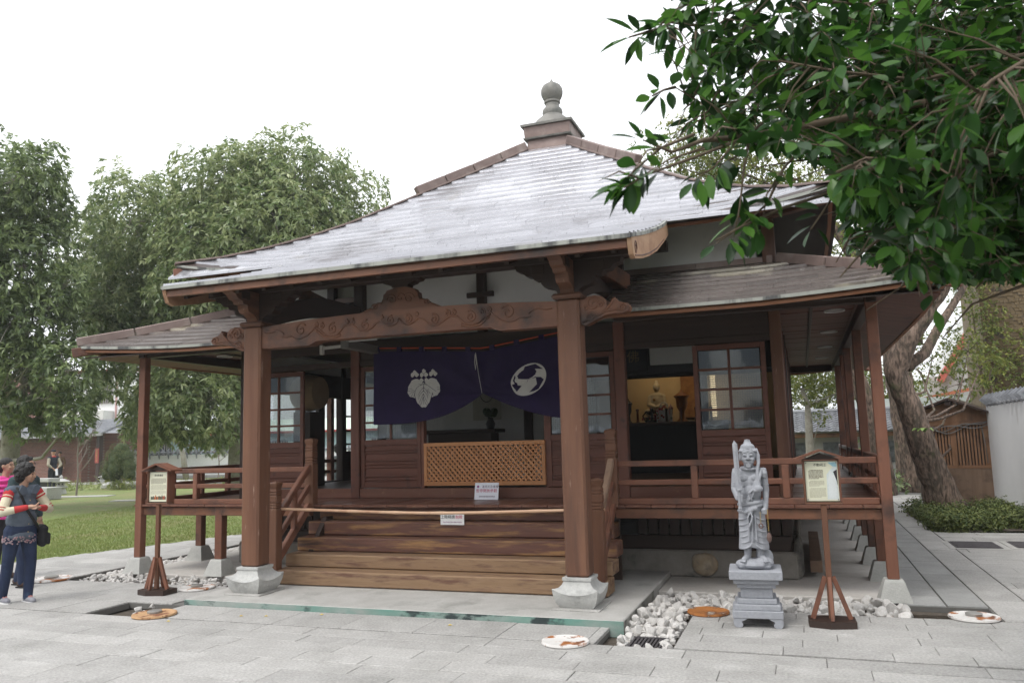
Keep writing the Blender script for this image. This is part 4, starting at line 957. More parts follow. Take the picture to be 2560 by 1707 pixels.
def leaf_door(x0, x1, y, z0=1.03, zm=1.63, z1=2.65, cols=2, wire=True, rws=4):
    """sliding door: panes above, battened boards below"""
    d = MB(); t = .022; sw = .055
    d.box(x0, x0+sw, y-t, y+t, z0, z1, .004); d.box(x1-sw, x1, y-t, y+t, z0, z1, .004)
    d.box(x0+sw, x1-sw, y-t*.9, y+t*.9, z0, z0+.075, .004); d.box(x0+sw, x1-sw, y-t*.9, y+t*.9, zm-.045, zm+.03, .004); d.box(x0+sw, x1-sw, y-t*.9, y+t*.9, z1-.06, z1, .004)
    o = d.build('sliding_door', wood('door', 'x'), T)
    for i in range(1, cols):
        x = x0+sw+(x1-x0-2*sw)*i/cols; MB().box(x-.016, x+.016, y-.017, y+.017, zm+.031, z1-.061, .003).build('muntin', wood('door', 'z'), o)
    for j in range(1, rws):
        z = zm+.03+(z1-.06-zm-.03)*j/rws
        for i in range(cols):
            w = (x1-x0-2*sw)/cols; a = x0+sw+w*i+(.017 if i else 0); b = x0+sw+w*(i+1)-(.017 if i < cols-1 else 0)
            MB().box(a, b, y-.015, y+.015, z-.014, z+.014, .003).build('muntin', wood('door', 'x'), o)
    for i in range(cols):
        for j in range(rws):
            w = (x1-x0-2*sw)/cols; hh = (z1-.06-zm-.03)/rws
            a, b = x0+sw+w*i+.014, x0+sw+w*(i+1)-.014; c, e = zm+.03+hh*j+.012, zm+.03+hh*(j+1)-.012
            pn = MB().box(a, b, y-.002, y+.002, c, e).build('pane', M_GL, o)
    if wire:
        wm = MB(); x = x0+sw
        while x < x1-sw:
            wm.box(x-.0009, x+.0009, y+.003, y+.0045, zm+.03, z1-.06); x += .027
        z = zm+.05
        while z < z1-.06:
            wm.box(x0+sw, x1-sw, y+.0046, y+.006, z-.0009, z+.0009); z += .027
        tag(wm.build('wire_mesh', M_WIRE, o), kind='stuff')
    MB().box(x0+sw, x1-sw, y+.004, y+.016, z0+.076, zm-.046).build('door_board', wood('door', 'x'), o)
    H = zm-.046-z0-.076
    for f in (.06, .15, .40, .49, .58, .80, .88):
        z = z0+.076+H*f; MB().box(x0+sw+.001, x1-sw-.001, y-.014, y+.003, z-.011, z+.011, .003).build('batten', wood('door', 'x'), o)
    return o
for x in (-HW, -1.83, 1.83, HW):
    bx('wall_post', wood('col' if x > 3 else 'dark' if x < -2 else 'door', 'z'), x-.065, x+.065, FW-.065, FW+.065, .889, 3.0, .008)
    for y in (4.67, 7.1, 9.62) if abs(x) > 3 else (): bx('wall_post', wood('dark', 'z'), x-.065, x+.065, y-.065, y+.065, .889, 3.0, .008)
for a, b in ((-3.58, -1.895), (-1.765, 1.765), (1.895, 3.58)):
    bx('wall_sill', wood('deck', 'x'), a, b, FW-.05, FW+.07, .889, 1.02, .008)
    bx('wall_lintel', wood('dark', 'x'), a, b, FW-.035, FW+.035, 2.66, 2.74, .005)
    bx('wall_header', wood('dark', 'x'), a, b, FW-.02, FW+.02, 2.742 if a > -3 else 2.86, 3.0, .003)
leaf_door(-3.53, -2.69, FW+.02); leaf_door(-1.755, -.86, FW-.01); leaf_door(.875, 1.755, FW-.01); leaf_door(2.70, 3.52, FW-.01)
leaf_door(-2.72, -2.66, FW+.05) if False else None
for x in (-.835, .86): bx('door_jamb', wood('door', 'z'), x-.022, x+.022, FW-.03, FW+.06, 1.02, 2.66, .004)
# ---- side and back walls, floor, ceiling
bx('hall_floor', wood('dark', 'y'), -3.58, 3.58, 2.22, 9.55, .93, 1.0, .002)
bx('hall_ceiling', wood('dark', 'y'), -3.58, 3.58, 2.22, 9.55, 3.003, 3.03, .002)
bx('back_wall', wood('door', 'x'), -3.58, 3.58, 9.56, 9.62, .889, 3.0, .002)
for i in range(8):
    y = 2.25+i*.92
    MB().box(3.61, 3.65, y, y+.85, .95, 2.95, .006).build('side_panel', wood('dark', 'z'), T)
    bx('side_post', wood('door', 'z'), 3.66, 3.70, y-.03, y+.03, .889, 2.99, .004)
    if y > 5.2: MB().box(-3.65, -3.61, y, y+.85, .95, 2.95, .006).build('side_panel', wood('dark', 'z'), T)
bx('side_lintel', wood('dark', 'y'), -3.66, -3.60, 2.22, 5.3, 2.40, 2.78); bx('side_plaster', M_PLAST, -3.64, -3.61, 2.22, 5.3, 2.782, 3.0)
bx('side_sill', wood('dark', 'y'), -3.68, -3.60, 2.22, 5.3, .92, 1.02)
for y0, y1 in ((3.35, 3.55), (3.92, 4.1), (4.6, 4.76), (5.22, 5.3)): bx('side_post', wood('dark', 'z'), -3.67, -3.60, y0, y1, 1.02, 2.4)
for z in (1.62, 1.85, 2.1): bx('muntin', wood('dark', 'y'), -3.645, -3.615, 4.76, 5.22, z-.015, z+.015)
bx('side_board', wood('dark', 'y'), -3.645, -3.62, 4.76, 5.22, 1.02, 1.5)
# plinth and skirting boards below the deck
R = random.Random(3)
M_PLIN = mat('stained_plinth', (.20, .185, .165), (.30, .28, .25), 5, bump=.5, bsc=25, rough=.9, c3=(.06, .06, .055), p3=(2.2, .52, .66), c4=(.30, .24, .15), p4=(3, .6, .7))
bx('stone_plinth', M_PLIN, -3.72, 3.72, 2.10, 9.7, .0, .30, .02)
bx('plinth_beam', wood('dark', 'x'), -3.66, 3.66, 2.16, 2.3, .301, .46)
x = 1.95
while x < 3.6:
    bx('skirt_board', wood('dark', 'z'), x, x+.105, 2.2, 2.22, .462, .85, .004); bx('skirt_board', wood('dark', 'z'), -x-.105, -x, 2.2, 2.22, .462, .85, .004); x += .125
bx('side_skirt', wood('dark', 'y'), 3.62, 3.66, 2.3, 9.6, .31, .85); bx('side_skirt', wood('dark', 'y'), -3.66, -3.62, 2.3, 9.6, .31, .85)
M_ROCK = mat('plinth_rock', (.33, .25, .16), (.42, .35, .26), 9, bump=.5, rough=.85, c3=(.2, .17, .14), p3=(6, .5, .7))
rk = blob('plinth_stone', MB().ell((2.72, 2.08, .15), (.15, .07, .13), 14, 9).ell((2.66, 2.08, .19), (.09, .06, .08)), .012, M_ROCK, T, 2)
rk2 = blob('plinth_stone', MB().ell((3.72, 2.3, .12), (.06, .16, .14), 14, 9).ell((3.73, 2.6, .2), (.05, .25, .16)).ell((3.72, 3.1, .22), (.05, .3, .17)).ell((3.73, 2.2, .3), (.05, .1, .16)), .015, M_PLIN, T, 1)
bx('side_plank', wood('grey', 'y'), 3.84, 3.97, 2.35, 5.2, .05, .18)
bx('centre_skirt', wood('dark', 'x'), -1.9, 1.9, 1.44, 1.47, .05, .84)
# porch gutter and rain chain bracket seen under the beam
gp = MB().box(-1.50, -1.38, 1.2, 1.95, 2.80, 2.90, .004).build('duct_pipe', flat('duct_grey', (.16, .15, .14), .5), T)
MB().bar((-1.50, 1.22, 2.83), (-1.78, 1.22, 2.82), .03, .035).build('pipe_arm', flat('pipe_white', (.52, .5, .47), .5), gp)
MB().box(-1.80, -1.76, 1.19, 1.25, 2.74, 2.86, .006).build('pipe_end', flat('pipe_white2', (.5, .48, .45), .5), gp)
bx('conduit', flat('conduit_white', (.55, .55, .54), .5), -1.42, -.98, 1.20, 1.225, 2.875, 2.895)
# interior: altar room
bx('altar_wall', M_PLAST, -2.95, .80, 5.0, 5.05, 1.0, 3.0, .002); bx('altar_post', wood('dark', 'z'), -.39, -.25, 4.93, 5.0, 1.0, 3.0)
bx('divider_wall', wood('dark', 'y'), .80, .86, 5.0, 9.5, 1.0, 3.0)
M_WARM = mat('warm_wall', (.62, .48, .28), (.7, .56, .34), 2, bump=.05, rough=.8)
bx('rear_altar_wall', M_WARM, .86, 3.58, 6.7, 6.75, 1.0, 3.0, .002)
bx('inner_lintel', flat('black_lacquer', (.012, .011, .011), .3), .86, 3.58, 4.5, 4.56, 2.47, 3.0)
bx('inner_post', wood('dark', 'z'), 2.28, 2.42, 6.2, 6.3, 1.0, 3.0)
# ================================================================== OBJECTS AT THE TEMPLE
M_PURP = mat('purple_cloth', (.022, .014, .052), (.030, .019, .068), 5, rough=.85, bump=.25, bsc=300, spec=.2)
M_CREST = mat('white_dye', (.55, .54, .52), (.62, .61, .59), 6, rough=.85, bump=.1, bsc=200)
CX0, CX1, GX = -1.455, 1.29, .11
def cur_top(x):
    if x < GX: t = (x-CX0)/(GX-CX0); return 2.86-.10*t+.02*t*(1-t)
    t = (x-GX)/(CX1-GX); return 2.76+.15*t
def cur_bot(x):
    if x < GX: t = (x-CX0)/(GX-CX0); return 1.856+.345*t**3.2
    t = (x-GX)/(CX1-GX); return 1.845+.355*(1-t)**1.7
def cur_y(x, z):
    d = math.hypot(x-GX, (z-2.2)*1.3)+.05; a = math.atan2(z-2.2, x-GX)
    w = .022*math.sin(9*a+1.2)*math.exp(-((d-.55)/.6)**2)+.010*math.sin(17*a)*math.exp(-d*1.3)+.012*math.sin(x*5+z*3)*min(1, (2.9-z))
    return 1.945+w-.015*math.exp(-((x-GX)/.12)**2)
cu = thing('shrine_curtain', (0, 1.95, 2.9), 'deep purple cloth curtain with two white crests gathered up at the middle', 'curtain')
mb = MB(); n, k = 72, 26; vs = []; fs = []
for i in range(n+1):
    x = CX0+(CX1-CX0)*i/n
    for j in range(k+1):
        t = j/k; z = cur_top(x)-.03+(cur_bot(x)-cur_top(x)+.03)*t; vs.append((x, cur_y(x, z), z))
for i in range(n):
    for j in range(k): a = i*(k+1)+j; fs.append((a, a+k+1, a+k+2, a+1))
cl = mb.add(vs, fs).build('cloth', M_PURP, cu, smooth=True)
rd = [(x, 1.94, cur_top(x)+.012) for x in np.linspace(CX0, CX1, 26)]
MB().tube(rd, .009, 6).build('red_rope', flat('red_rope', (.5, .06, .02), .6), cu)
for i in range(9):
    x = CX0+.06+(CX1-CX0-.12)*i/8; MB().box(x-.035, x+.035, 1.925, 1.955, cur_top(x)-.035, cur_top(x)+.03, .004).build('loop', M_PURP, cu)
MB().tube([(.035, 1.90, 2.72), (.04, 1.90, 2.68), (.07, 1.89, 2.46), (GX, 1.90, 2.2)], .0035, 5).build('cord', M_CREST, cu)
MB().tube([(.03, 1.90, 2.70), (.018, 1.90, 2.6), (.03, 1.90, 2.5), (.042, 1.90, 2.58), (.034, 1.90, 2.70)], .005, 5).build('cord_knot', M_CREST, cu)
def decal(polys, cx, cz, s, sh=0, squash=1.0):
    """flat dyed shapes laid on the cloth"""
    mb = MB()
    for lev, poly in polys:
        P = []
        for x, z in poly:
            X = cx+s*(x+sh*z); Z = cz+s*z*squash; P.append((X, cur_y(X, Z)-.0085-.0020*lev, Z))
        c = (sum(p[0] for p in P)/len(P), sum(p[1] for p in P)/len(P), sum(p[2] for p in P)/len(P))
        mb.add([c]+P, [(0, i+1, (i+1) % len(P)+1) for i in range(len(P))])
    return mb
def lobe(cx, cz, L, W, ang, n=26, sc=.06, pts=9):
    out = []
    for i in range(n):
        t = 2*PI*i/n; r = 1-sc*abs(math.sin(t*pts/2)); a = math.sin(t)*W*r*(1+.25*math.cos(t)); b = -(.5-.5*math.cos(t))*L*r if False else (math.cos(t)*.5-.5)*L*r
        x, z = a, b; out.append((cx+x*math.cos(ang)-z*math.sin(ang), cz+x*math.sin(ang)+z*math.cos(ang)))
    return out
white = []; dark = []
for ang, L, W, ox, oz in ((-.98, .95, .46, -.05, .12), (.98, .95, .46, .05, .12), (0, 1.12, .46, 0, .06)):
    white.append((1 if ang else 3, lobe(ox, oz, L, W, ang)))
    if not ang: mid_out = (2, lobe(ox, oz+.01, L*1.025, W*1.06, ang))
    vl_ = 1.6 if ang else 4
    def rot(x, z, a=ang, ox=ox, oz=oz): return (ox+x*math.cos(a)-z*math.sin(a), oz+x*math.sin(a)+z*math.cos(a))
    def vein(p, q, w):
        d = V((q[0]-p[0], q[1]-p[1])); nn = V((-d.y, d.x)).normalized()*w
        return [rot(p[0]+nn.x, p[1]+nn.y), rot(q[0]+nn.x*.4, q[1]+nn.y*.4), rot(q[0]-nn.x*.4, q[1]-nn.y*.4), rot(p[0]-nn.x, p[1]-nn.y)]
    dark.append((vl_, vein((0, -.02), (0, -L*.85), .013)))
    for k_ in range(4):
        for sgn in (-1, 1):
            f = .12+.17*k_; a = (0, -L*f*.8-.02); b = (sgn*W*(.35+.13*(k_ == 1)-.04*k_), -L*(f+.14)); c = (sgn*W*(.62-.05*k_), -L*(f+.33))
            if k_ < 4: dark.append((vl_, vein(a, b, .012))); dark.append((vl_, vein(b, c, .011)))
for fx, fz, hgt, cnt in ((0, .14, .62, 3), (-.48, .30, .40, 2), (.48, .30, .40, 2)):
    def pet(x, z, r): return (2, [(x+r*math.cos(t)*(1+.18*math.cos(3*t)), z+r*math.sin(t)*(1+.15*math.cos(4*t))) for t in np.linspace(0, 2*PI, 12, endpoint=False)])
    white.append(pet(fx, fz+hgt*.9, .10))
    for j in range(cnt-1):
        for sgn in (-1, 1): white.append(pet(fx+sgn*(.11+.015*j), fz+hgt*.62-j*.26, .105))
dark.append(mid_out)
dark.append((4.4, [(0+.05*math.cos(t), .13+.05*math.sin(t)) for t in np.linspace(0, 2*PI, 10, endpoint=False)]))
# order the leaves: outer leaves below the middle one
decal(white, -.714, 2.335, .275).build('paulownia_crest', M_CREST, cu)
decal(dark, -.714, 2.335, .275).build('crest_veins', M_PURP, cu)
decal([(5, [(.032*math.cos(t)*1, .13+.032*math.sin(t)) for t in np.linspace(0, 2*PI, 10, endpoint=False)])], -.714, 2.335, .275).build('crest_dot', M_CREST, cu)
circ = [(math.cos(t), math.sin(t)) for t in np.linspace(0, 2*PI, 40, endpoint=False)]
decal([(1, circ)], .722, 2.345, .222, .30, .90).build('swirl_crest', M_CREST, cu)
gaps = []
for q in range(3):
    a0 = q*2*PI/3+.5
    def pl(r, a): return (r*math.cos(a0+a), r*math.sin(a0+a))
    # comma-shaped gap: sweeps along the rim from the head of one comma round to the next
    outr = [pl(1.0-.02*i/9+.0, .1+1.9*i/9) for i in range(10)]
    inn = [pl(.985-.55*math.sin((i/9)**1.3*PI*.5)*1.0, 2.0-1.15*i/9) for i in range(10)]
    seg = []
    for i in range(12):
        t = i/11; seg.append(pl(.93-.03*t, .15+1.55*t))
    for i in range(12):
        t = i/11; r = .88-.48*math.sin(t*PI*.5)**1.5*(1-.35*t); seg.append(pl(r, 1.70-.75*t))
    tri = [pl(.92, .2), pl(.95, .9), pl(.90, 1.55), pl(.70, 1.75), pl(.42, 1.9), pl(.56, 1.5), pl(.75, 1.1), pl(.88, .6)]
    gaps.append((3, tri)); gaps.append((3, [pl(.44, 1.95), pl(.40, 1.8), pl(.03, 2.3), pl(.03, 1.2)]))
decal(gaps, .722, 2.345, .222, .30, .90).build('swirl_gaps', M_PURP, cu)
# lattice screen across the doorway
la = thing('lattice_screen', (0, 2.1, 1.05), 'orange timber lattice screen closing the centre doorway of the hall', 'lattice screen')
x0, x1, z0, z1, y = -.80, .855, 1.05, 1.60, 2.10
for a in ((x0, x1, z1-.05, z1), (x0, x1, z0, z0+.055)): MB().box(a[0], a[1], y-.02, y+.02, a[2], a[3], .004).build('rail', wood('orange', 'x'), la)
for a in (x0, x1-.045): MB().box(a, a+.045, y-.02, y+.02, z0+.055, z1-.05, .004).build('stile', wood('orange', 'z'), la)
zi0, zi1, xi0, xi1 = z0+.055, z1-.05, x0+.045, x1-.045; H = zi1-zi0
st = .0665
for d in (1, -1):
    c = xi0-H
    while c < xi1+H:
        a, b = (c, c+H*.92) ; pa, pb = (a, zi0), (b, zi1)
        if d < 0: pa, pb = (a, zi1), (b, zi0)
        # clip to the frame
        def cl_(p, q):
            t0, t1 = 0., 1.
            dx = q[0]-p[0]
            if p[0] < xi0: t0 = (xi0-p[0])/dx
            if q[0] > xi1: t1 = (xi1-p[0])/dx
            return (t0, t1)
        t0, t1 = cl_(pa, pb)
        if t1-t0 > .04:
            A = (pa[0]+(pb[0]-pa[0])*t0, y+d*.0065, pa[1]+(pb[1]-pa[1])*t0); B = (pa[0]+(pb[0]-pa[0])*t1, y+d*.0065, pa[1]+(pb[1]-pa[1])*t1)
            MB().bar(A, B, .012, .026, up=(0, 1, 0)).build('lath', wood('orange', 'x'), la) if False else MB().bar(A, B, .026, .012, up=(0, 1, 0)).build('lath', wood('orange', 'x'), la)
        c += st
# notices
text = text_mesh
INK_R = flat('red_ink', (.55, .05, .12), .6); INK_G = flat('grey_ink', (.22, .16, .22), .6); INK_P = flat('purple_ink', (.3, .08, .25), .6); INK_B = flat('black_ink', (.02, .02, .02), .6)
nb = thing('notice_board', (.15, 1.86, .889), 'white acrylic notice standing on the porch deck in front of the lattice', 'notice', rz=0)
tl = rad(-12)
M_ = Matrix.Translation((0, 0, .004)) @ Matrix.Rotation(tl, 4, 'X')
MB().box(-.158, .158, -.003, .003, 0, .205, .001, M_).build('sheet', mat('white_acrylic', (.72, .73, .80), (.76, .77, .83), 3, rough=.25, bump=0), nb, shift=False)
MB().box(-.158, .158, .0, .10, 0, .004, .001).build('foot', flat('clear_foot', (.6, .6, .65), .2), nb, shift=False)
rot = (PI/2+tl, 0, 0)
def onb(x, z): return M_ @ V((x, -.0042, z))
text('逢雨天及養護', .036, INK_G, nb, onb(.045, .155), rot); text('暫停開放參觀', .046, INK_R, nb, onb(0, .105), rot, sp=1.02); text('慶修院管理委員會敬啟', .021, INK_G, nb, onb(.01, .035), rot)
MB().lathe([(0, 0), (.017, 0), (.012, .0008), (0, .0008)], 6).build('emblem', INK_P, nb, shift=False).matrix_local = Matrix.Translation(onb(-.115, .158)) @ Matrix.Rotation(PI/2+tl, 4, 'X')
sn = thing('shoe_notice', (.033, 1.10, .72), 'small white shoe removal notice fixed to the top step riser', 'notice')
MB().box(-.147, .147, -.003, .006, -.075, .055, .001).build('sheet', M_WHITE, sn, shift=False)
text('上階梯請', .045, INK_B, sn, (-.055, -.0042, .012), (PI/2, 0, 0)); text('脫鞋', .045, INK_R, sn, (.085, -.0042, .012), (PI/2, 0, 0)); text('Please Remove Shoes Before Entering', .0165, INK_P, sn, (0, -.0042, -.042), (PI/2, 0, 0), sp=.93)
sn.location = (.033, 1.099, .742)
# bamboo pole
bp_ = [(-1.99+3.95*t, .50, .895-.035*math.sin(t*PI)+.004*math.sin(9*t)) for t in np.linspace(0, 1, 45)]
br_ = [.0165+.003*(1 if (i % 6) == 0 else 0) for i in range(45)]
M_BAM = mat('bamboo', (.50, .30, .19), (.60, .40, .27), 7, st=(.1, 1, 1), rough=.35, bump=.08, c3=(.38, .2, .12), p3=(3, .5, .7))
tag(MB().tube(bp_, br_, 10).build('bamboo_pole', M_BAM, smooth=40), 'long bamboo pole laid across the stair handrails to close the steps', 'pole')
# altar room objects
al = thing('altar_table', (1.75, 6.1, 1.0), 'dark altar table under the white seated statue inside the right doorway', 'altar table')
MB().box(.95, 2.75, 5.85, 6.6, 1.78, 1.84, .01).build('top', wood('dark', 'x'), al)
MB().box(1.0, 2.7, 5.9, 6.55, 1.01, 1.78).build('body', M_BLACK, al)
ap_ = thing('side_altar', (-1.3, 4.7, 1.0), 'dark side altar seen below the purple curtain', 'altar table')
MB().box(-2.0, -.70, 4.45, 4.9, 1.74, 1.80, .01).build('top', wood('dark', 'x'), ap_); MB().box(-1.9, -.8, 4.5, 4.85, 1.01, 1.74).build('body', wood('dark', 'x'), ap_)
bu = thing('seated_statue', (1.56, 6.3, 1.84), 'white seated statue lit warmly inside the right doorway', 'statue')
M_IVORY = mat('ivory_stone', (.45, .39, .29), (.52, .46, .35), 8, rough=.5, bump=.05)
s = MB(); c = V((1.56, 6.3, 2.02))
s.ell(c+V((0, 0, .0)), (.20, .14, .07)).ell(c+V((-.12, -.06, .0)), (.1, .09, .06)).ell(c+V((.12, -.06, 0)), (.1, .09, .06)).ell(c+V((0, 0, .17)), (.115, .085, .16)).ell(c+V((0, 0, .27)), (.125, .07, .06)).caps(c+V((-.115, 0, .26)), c+V((-.14, -.04, .12)), .038, .034).caps(c+V((-.14, -.04, .12)), c+V((-.02, -.12, .08)), .034, .028).caps(c+V((.115, 0, .26)), c+V((.14, -.04, .12)), .038, .034).caps(c+V((.14, -.04, .12)), c+V((.02, -.12, .08)), .034, .028).caps(c+V((0, 0, .3)), c+V((0, 0, .38)), .035, .035).ell(c+V((0, -.005, .42)), (.062, .07, .08)).ell(c+V((0, 0, .50)), (.036, .036, .035))
blob('body', s, .010, M_IVORY, bu, 2)
MB().lathe([(.17, 0), (.2, .03), (.15, .06), (.16, .09), (.2, .13), (.18, .15)], 16, (1.56, 6.3, 1.84)).build('pedestal', M_IVORY, bu, smooth=40)
bx2 = thing('offering_box', (1.72, 5.9, 1.84), 'white and red ornament with round rope motif on the altar', 'ornament')
MB().box(1.60, 1.86, 5.92, 5.94, 1.79, 2.04).build('card', M_WHITE, bx2)
for dx in (-.09, .09):
    for dz in (-.08, .08): MB().bar((1.73+dx, 5.912, 1.915+dz-.04), (1.73+dx, 5.912, 1.915+dz+.04), .07, .006).build('red_patch', M_RED, bx2)
MB().tube([(1.73+.06*math.cos(a), 5.915, 2.10+.06*math.sin(a)) for a in np.linspace(-.4, PI+.4, 14)], .014, 6).build('rope_ring', M_WHITE, bx2)
MB().tube([(1.69, 5.91, 2.03), (1.73, 5.91, 2.10), (1.78, 5.91, 2.04)], .02, 6).build('rope', M_RED, bx2)
for i, (x, y, h, r, m, lab) in enumerate(((1.12, 6.0, .42, .05, M_BLACK, 'black altar lantern left of the seated statue'), (1.80, 6.2, .30, .03, flat('dark_red', (.12, .03, .03), .4), 'dark red candle stand right of the seated statue'), (1.98, 6.25, .55, .09, mat('gilt_flowers', (.30, .12, .03), (.12, .05, .02), 14, rough=.5, bump=.3), 'gilded flower vase at the right of the altar'))):
    tag(MB().lathe([(r*1.2, 0), (r*.6, h*.1), (r*.5, h*.3), (r, h*.45), (r*1.1, h*.7), (r*1.5, h*.78), (r*.4, h*.9), (.004, h)], 12, (x, y, 1.84)).build('altar_ornament', m, smooth=40), lab, 'ornament')
tag(MB().ell((1.56, 5.98, 2.0), (.13, .06, .05)).box(1.40, 1.72, 5.95, 6.05, 1.84, 1.93, .01).tube([(1.40, 6, 1.86), (1.36, 6, 1.95), (1.42, 6, 2.02), (1.70, 6, 2.02), (1.76, 6, 1.95)], .014, 6).build('offering_stand', M_BLACK), 'dark offering stand before the seated statue', 'stand')
q = random.Random(77)
fl_ = thing('altar_flowers', (1.62, 5.93, 1.84), 'red and green flower arrangement crowding the altar table', 'flowers')
fm_ = MB()
for i in range(40): fm_.ell((1.56+q.gauss(0, .10), 5.93+q.uniform(-.03, .03), 1.88+abs(q.gauss(0, .08))), q.uniform(.012, .03), 6, 4, m=q.choice((0, 0, 1, 2)))
fm_.build('blooms', [flat('bloom_red', (.25, .02, .02), .6), flat('bloom_leaf', (.03, .07, .02), .6), flat('bloom_gold', (.35, .18, .04), .6)], fl_)
for i in range(7):
    x = 1.05+i*.24; tag(MB().lathe([(.03, 0), (.02, .03), (.018, q.uniform(.1, .2)), (.03, .22), (.0, .23)], 10, (x, 5.9, 1.84)).build('altar_candle', q.choice((M_BLACK, wood('door', 'z'), wood('dark', 'z')))), 'small dark candle holder in a row along the altar table edge', 'candle holder', 'candle holders on the altar')
sc_ = thing('hanging_scroll', (2.12, 6.68, 2.2), 'brown patterned hanging scroll on the warm altar wall', 'scroll')
MB().box(1.92, 2.24, 6.66, 6.685, 1.9, 2.95).build('paper', mat('scroll_print', (.42, .22, .06), (.20, .09, .03), 9, rough=.7, bump=.05), sc_); MB().tube([(1.90, 6.66, 1.9), (2.26, 6.66, 1.9)], .02, 8).build('roller', wood('dark', 'x'), sc_)
pq = thing('black_plaque', (1.85, 3.0, 2.65), 'black hanging plaque with a faded gold character inside the right doorway', 'plaque')
MB().box(1.55, 2.02, 2.98, 3.0, 2.45, 2.95, .004).build('board', flat('black_board', (.012, .012, .012), .4), pq)
text('佛', .17, flat('dull_gold', (.20, .13, .05), .5), pq, (-.02, -.022, -.01), (PI/2, 0, 0))
bx('inner_plaster', M_PLAST, 2.04, 2.62, 3.02, 3.05, 2.53, 2.79); bx('inner_lintel', M_BLACK, .9, 3.58, 3.06, 3.1, 2.42, 3.0)
va = thing('plant_vase', (-.86, 4.65, 1.8), 'dark vase with plant on the side altar under the curtain', 'vase')
MB().lathe([(.06, 0), (.08, .08), (.04, .16), (.05, .18), (0, .18)], 12, (-.86, 4.65, 1.8)).build('pot', M_BLACK, va, smooth=40)
fb = MB()
for i in range(16): a = i*2.4; fb.ell((-.86+.08*math.cos(a), 4.65+.06*math.sin(a), 2.06+.03*math.sin(i*1.7)), (.05, .04, .05), 6, 4)
fb.build('leaves', flat('dim_leaf', (.03, .06, .02), .6), va)
tag(MB().box(-1.95, -1.62, 4.5, 4.51, 1.80, 1.98).build('prayer_sheet', M_WHITE), 'white printed sheet standing on the side altar', 'sheet')
hg = thing('wall_scroll', (-1.05, 4.98, 2.3), 'pale scroll with a faint drawn figure on the altar wall', 'scroll')
MB().box(-1.3, -.8, 4.985, 4.998, 1.95, 2.95).build('paper', mat('faint_paper', (.5, .49, .45), (.56, .55, .5), 4, rough=.9, bump=0), hg)
MB().tube([(-1.05+.13*math.cos(a), 4.984, 2.45+.2*math.sin(a)) for a in np.linspace(0, 6.1, 24)], .006, 4).tube([(-1.05+.05*math.cos(a), 4.984, 2.5+.06*math.sin(a)) for a in np.linspace(0, 6.1, 16)], .005, 4).build('drawn_lines', INK_B, hg)
dr = thing('temple_drum', (-3.30, 3.2, 2.3), 'large round wooden drum hung inside the left doorway', 'drum')
MB().tube([(-3.5, 3.2, 2.42), (-3.45, 3.2, 2.42), (-3.3, 3.2, 2.42), (-3.15, 3.2, 2.42), (-3.1, 3.2, 2.42)], [.24, .26, .29, .26, .24], 24).build('shell', mat('drum_wood', (.42, .30, .18), (.5, .37, .23), 4, rough=.5), dr, smooth=40)
MB().box(-3.45, -3.15, 3.0, 3.4, 1.0, 2.12).build('stand', wood('dark', 'z'), dr)
# warm lamp over the altar (lit in the photograph)
lp = bpy.data.lights.new('altar_lamp', 'AREA'); lp.energy = 3.2; lp.color = (1, .72, .38); lp.size = 1.2
lo = bpy.data.objects.new('altar_lamp', lp); COL.objects.link(lo); lo.location = (1.7, 6.2, 2.95); lo.rotation_euler = (rad(15), 0, 0)
lt_ = thing('slatted_lamp', (2.5, 6.5, 2.2), 'tall slatted paper lamp glowing at the right of the altar', 'lamp')
M_GLOW = bpy.data.materials.new('lamp_glow'); M_GLOW.use_nodes = True; _b = M_GLOW.node_tree.nodes['Principled BSDF']; _b.inputs['Emission Color'].default_value = (1, .72, .4, 1); _b.inputs['Emission Strength'].default_value = 1.6
MB().box(2.45, 2.53, 6.4, 6.46, 1.9, 2.6).build('tube', M_GLOW, lt_)
for i in range(22): MB().box(2.43, 2.55, 6.36, 6.375, 1.9+i*.032, 1.912+i*.032).build('slat', wood('dark', 'x'), lt_)
# ================================================================== STATUE ON PEDESTAL
M_BLUEST = mat('blue_grey_granite', (.29, .30, .33), (.36, .37, .40), 40, bump=.2, rough=.85, fine=.07, c3=(.22, .225, .245), p3=(5, .55, .8), c4=(.42, .43, .46), p4=(9, .6, .75))
SX, SY, SR = 3.395, -.05, .06
pd = thing('stone_pedestal', (SX, SY, 0), 'stepped blue grey granite pedestal with four scroll feet', 'pedestal', rz=SR)
def ped(h, z0, z1, b=.006): return MB().box(-h, h, -h, h, z0, z1, b)
for nm, h, z0, z1 in (('base_slab', .232, .085, .157), ('base_step', .212, .157, .212), ('base_step', .182, .212, .262), ('shaft', .149, .262, .36), ('cap_step', .178, .36, .403), ('cap_step', .208, .403, .448), ('top_slab', .245, .448, .53)):
    ped(h, z0+.0005, z1).build(nm, M_BLUEST, pd, shift=False)
pd.scale = (.88, .88, .865)
for sx in (-1, 1):
    for sy in (-1, 1):
        pr = [(.225, .085), (.10, .085), (.115, .072), (.145, .062), (.15, .045), (.14, .03), (.142, .012), (.16, .0), (.205, .0), (.222, .018), (.228, .05)]
        MB().prism([(sx*x, z) for x, z in pr], sy*.225, sy*.13, 'y').build('scroll_foot', M_BLUEST, pd, shift=False)
sg_ = thing('guardian_statue', (SX, SY, .46), 'blue grey stone guardian statue holding an upright sword and a rope', 'statue', rz=SR)
s = MB(); R = random.Random(9)
s.ell((.0, .0, .035), (.185, .15, .05), 16, 8).ell((.09, -.03, .05), (.10, .1, .05)).ell((-.1, -.04, .04), (.09, .09, .04)).ell((.1, .06, .08), (.09, .08, .09)).box(-.16, .16, -.12, .13, 0, .05, .02)
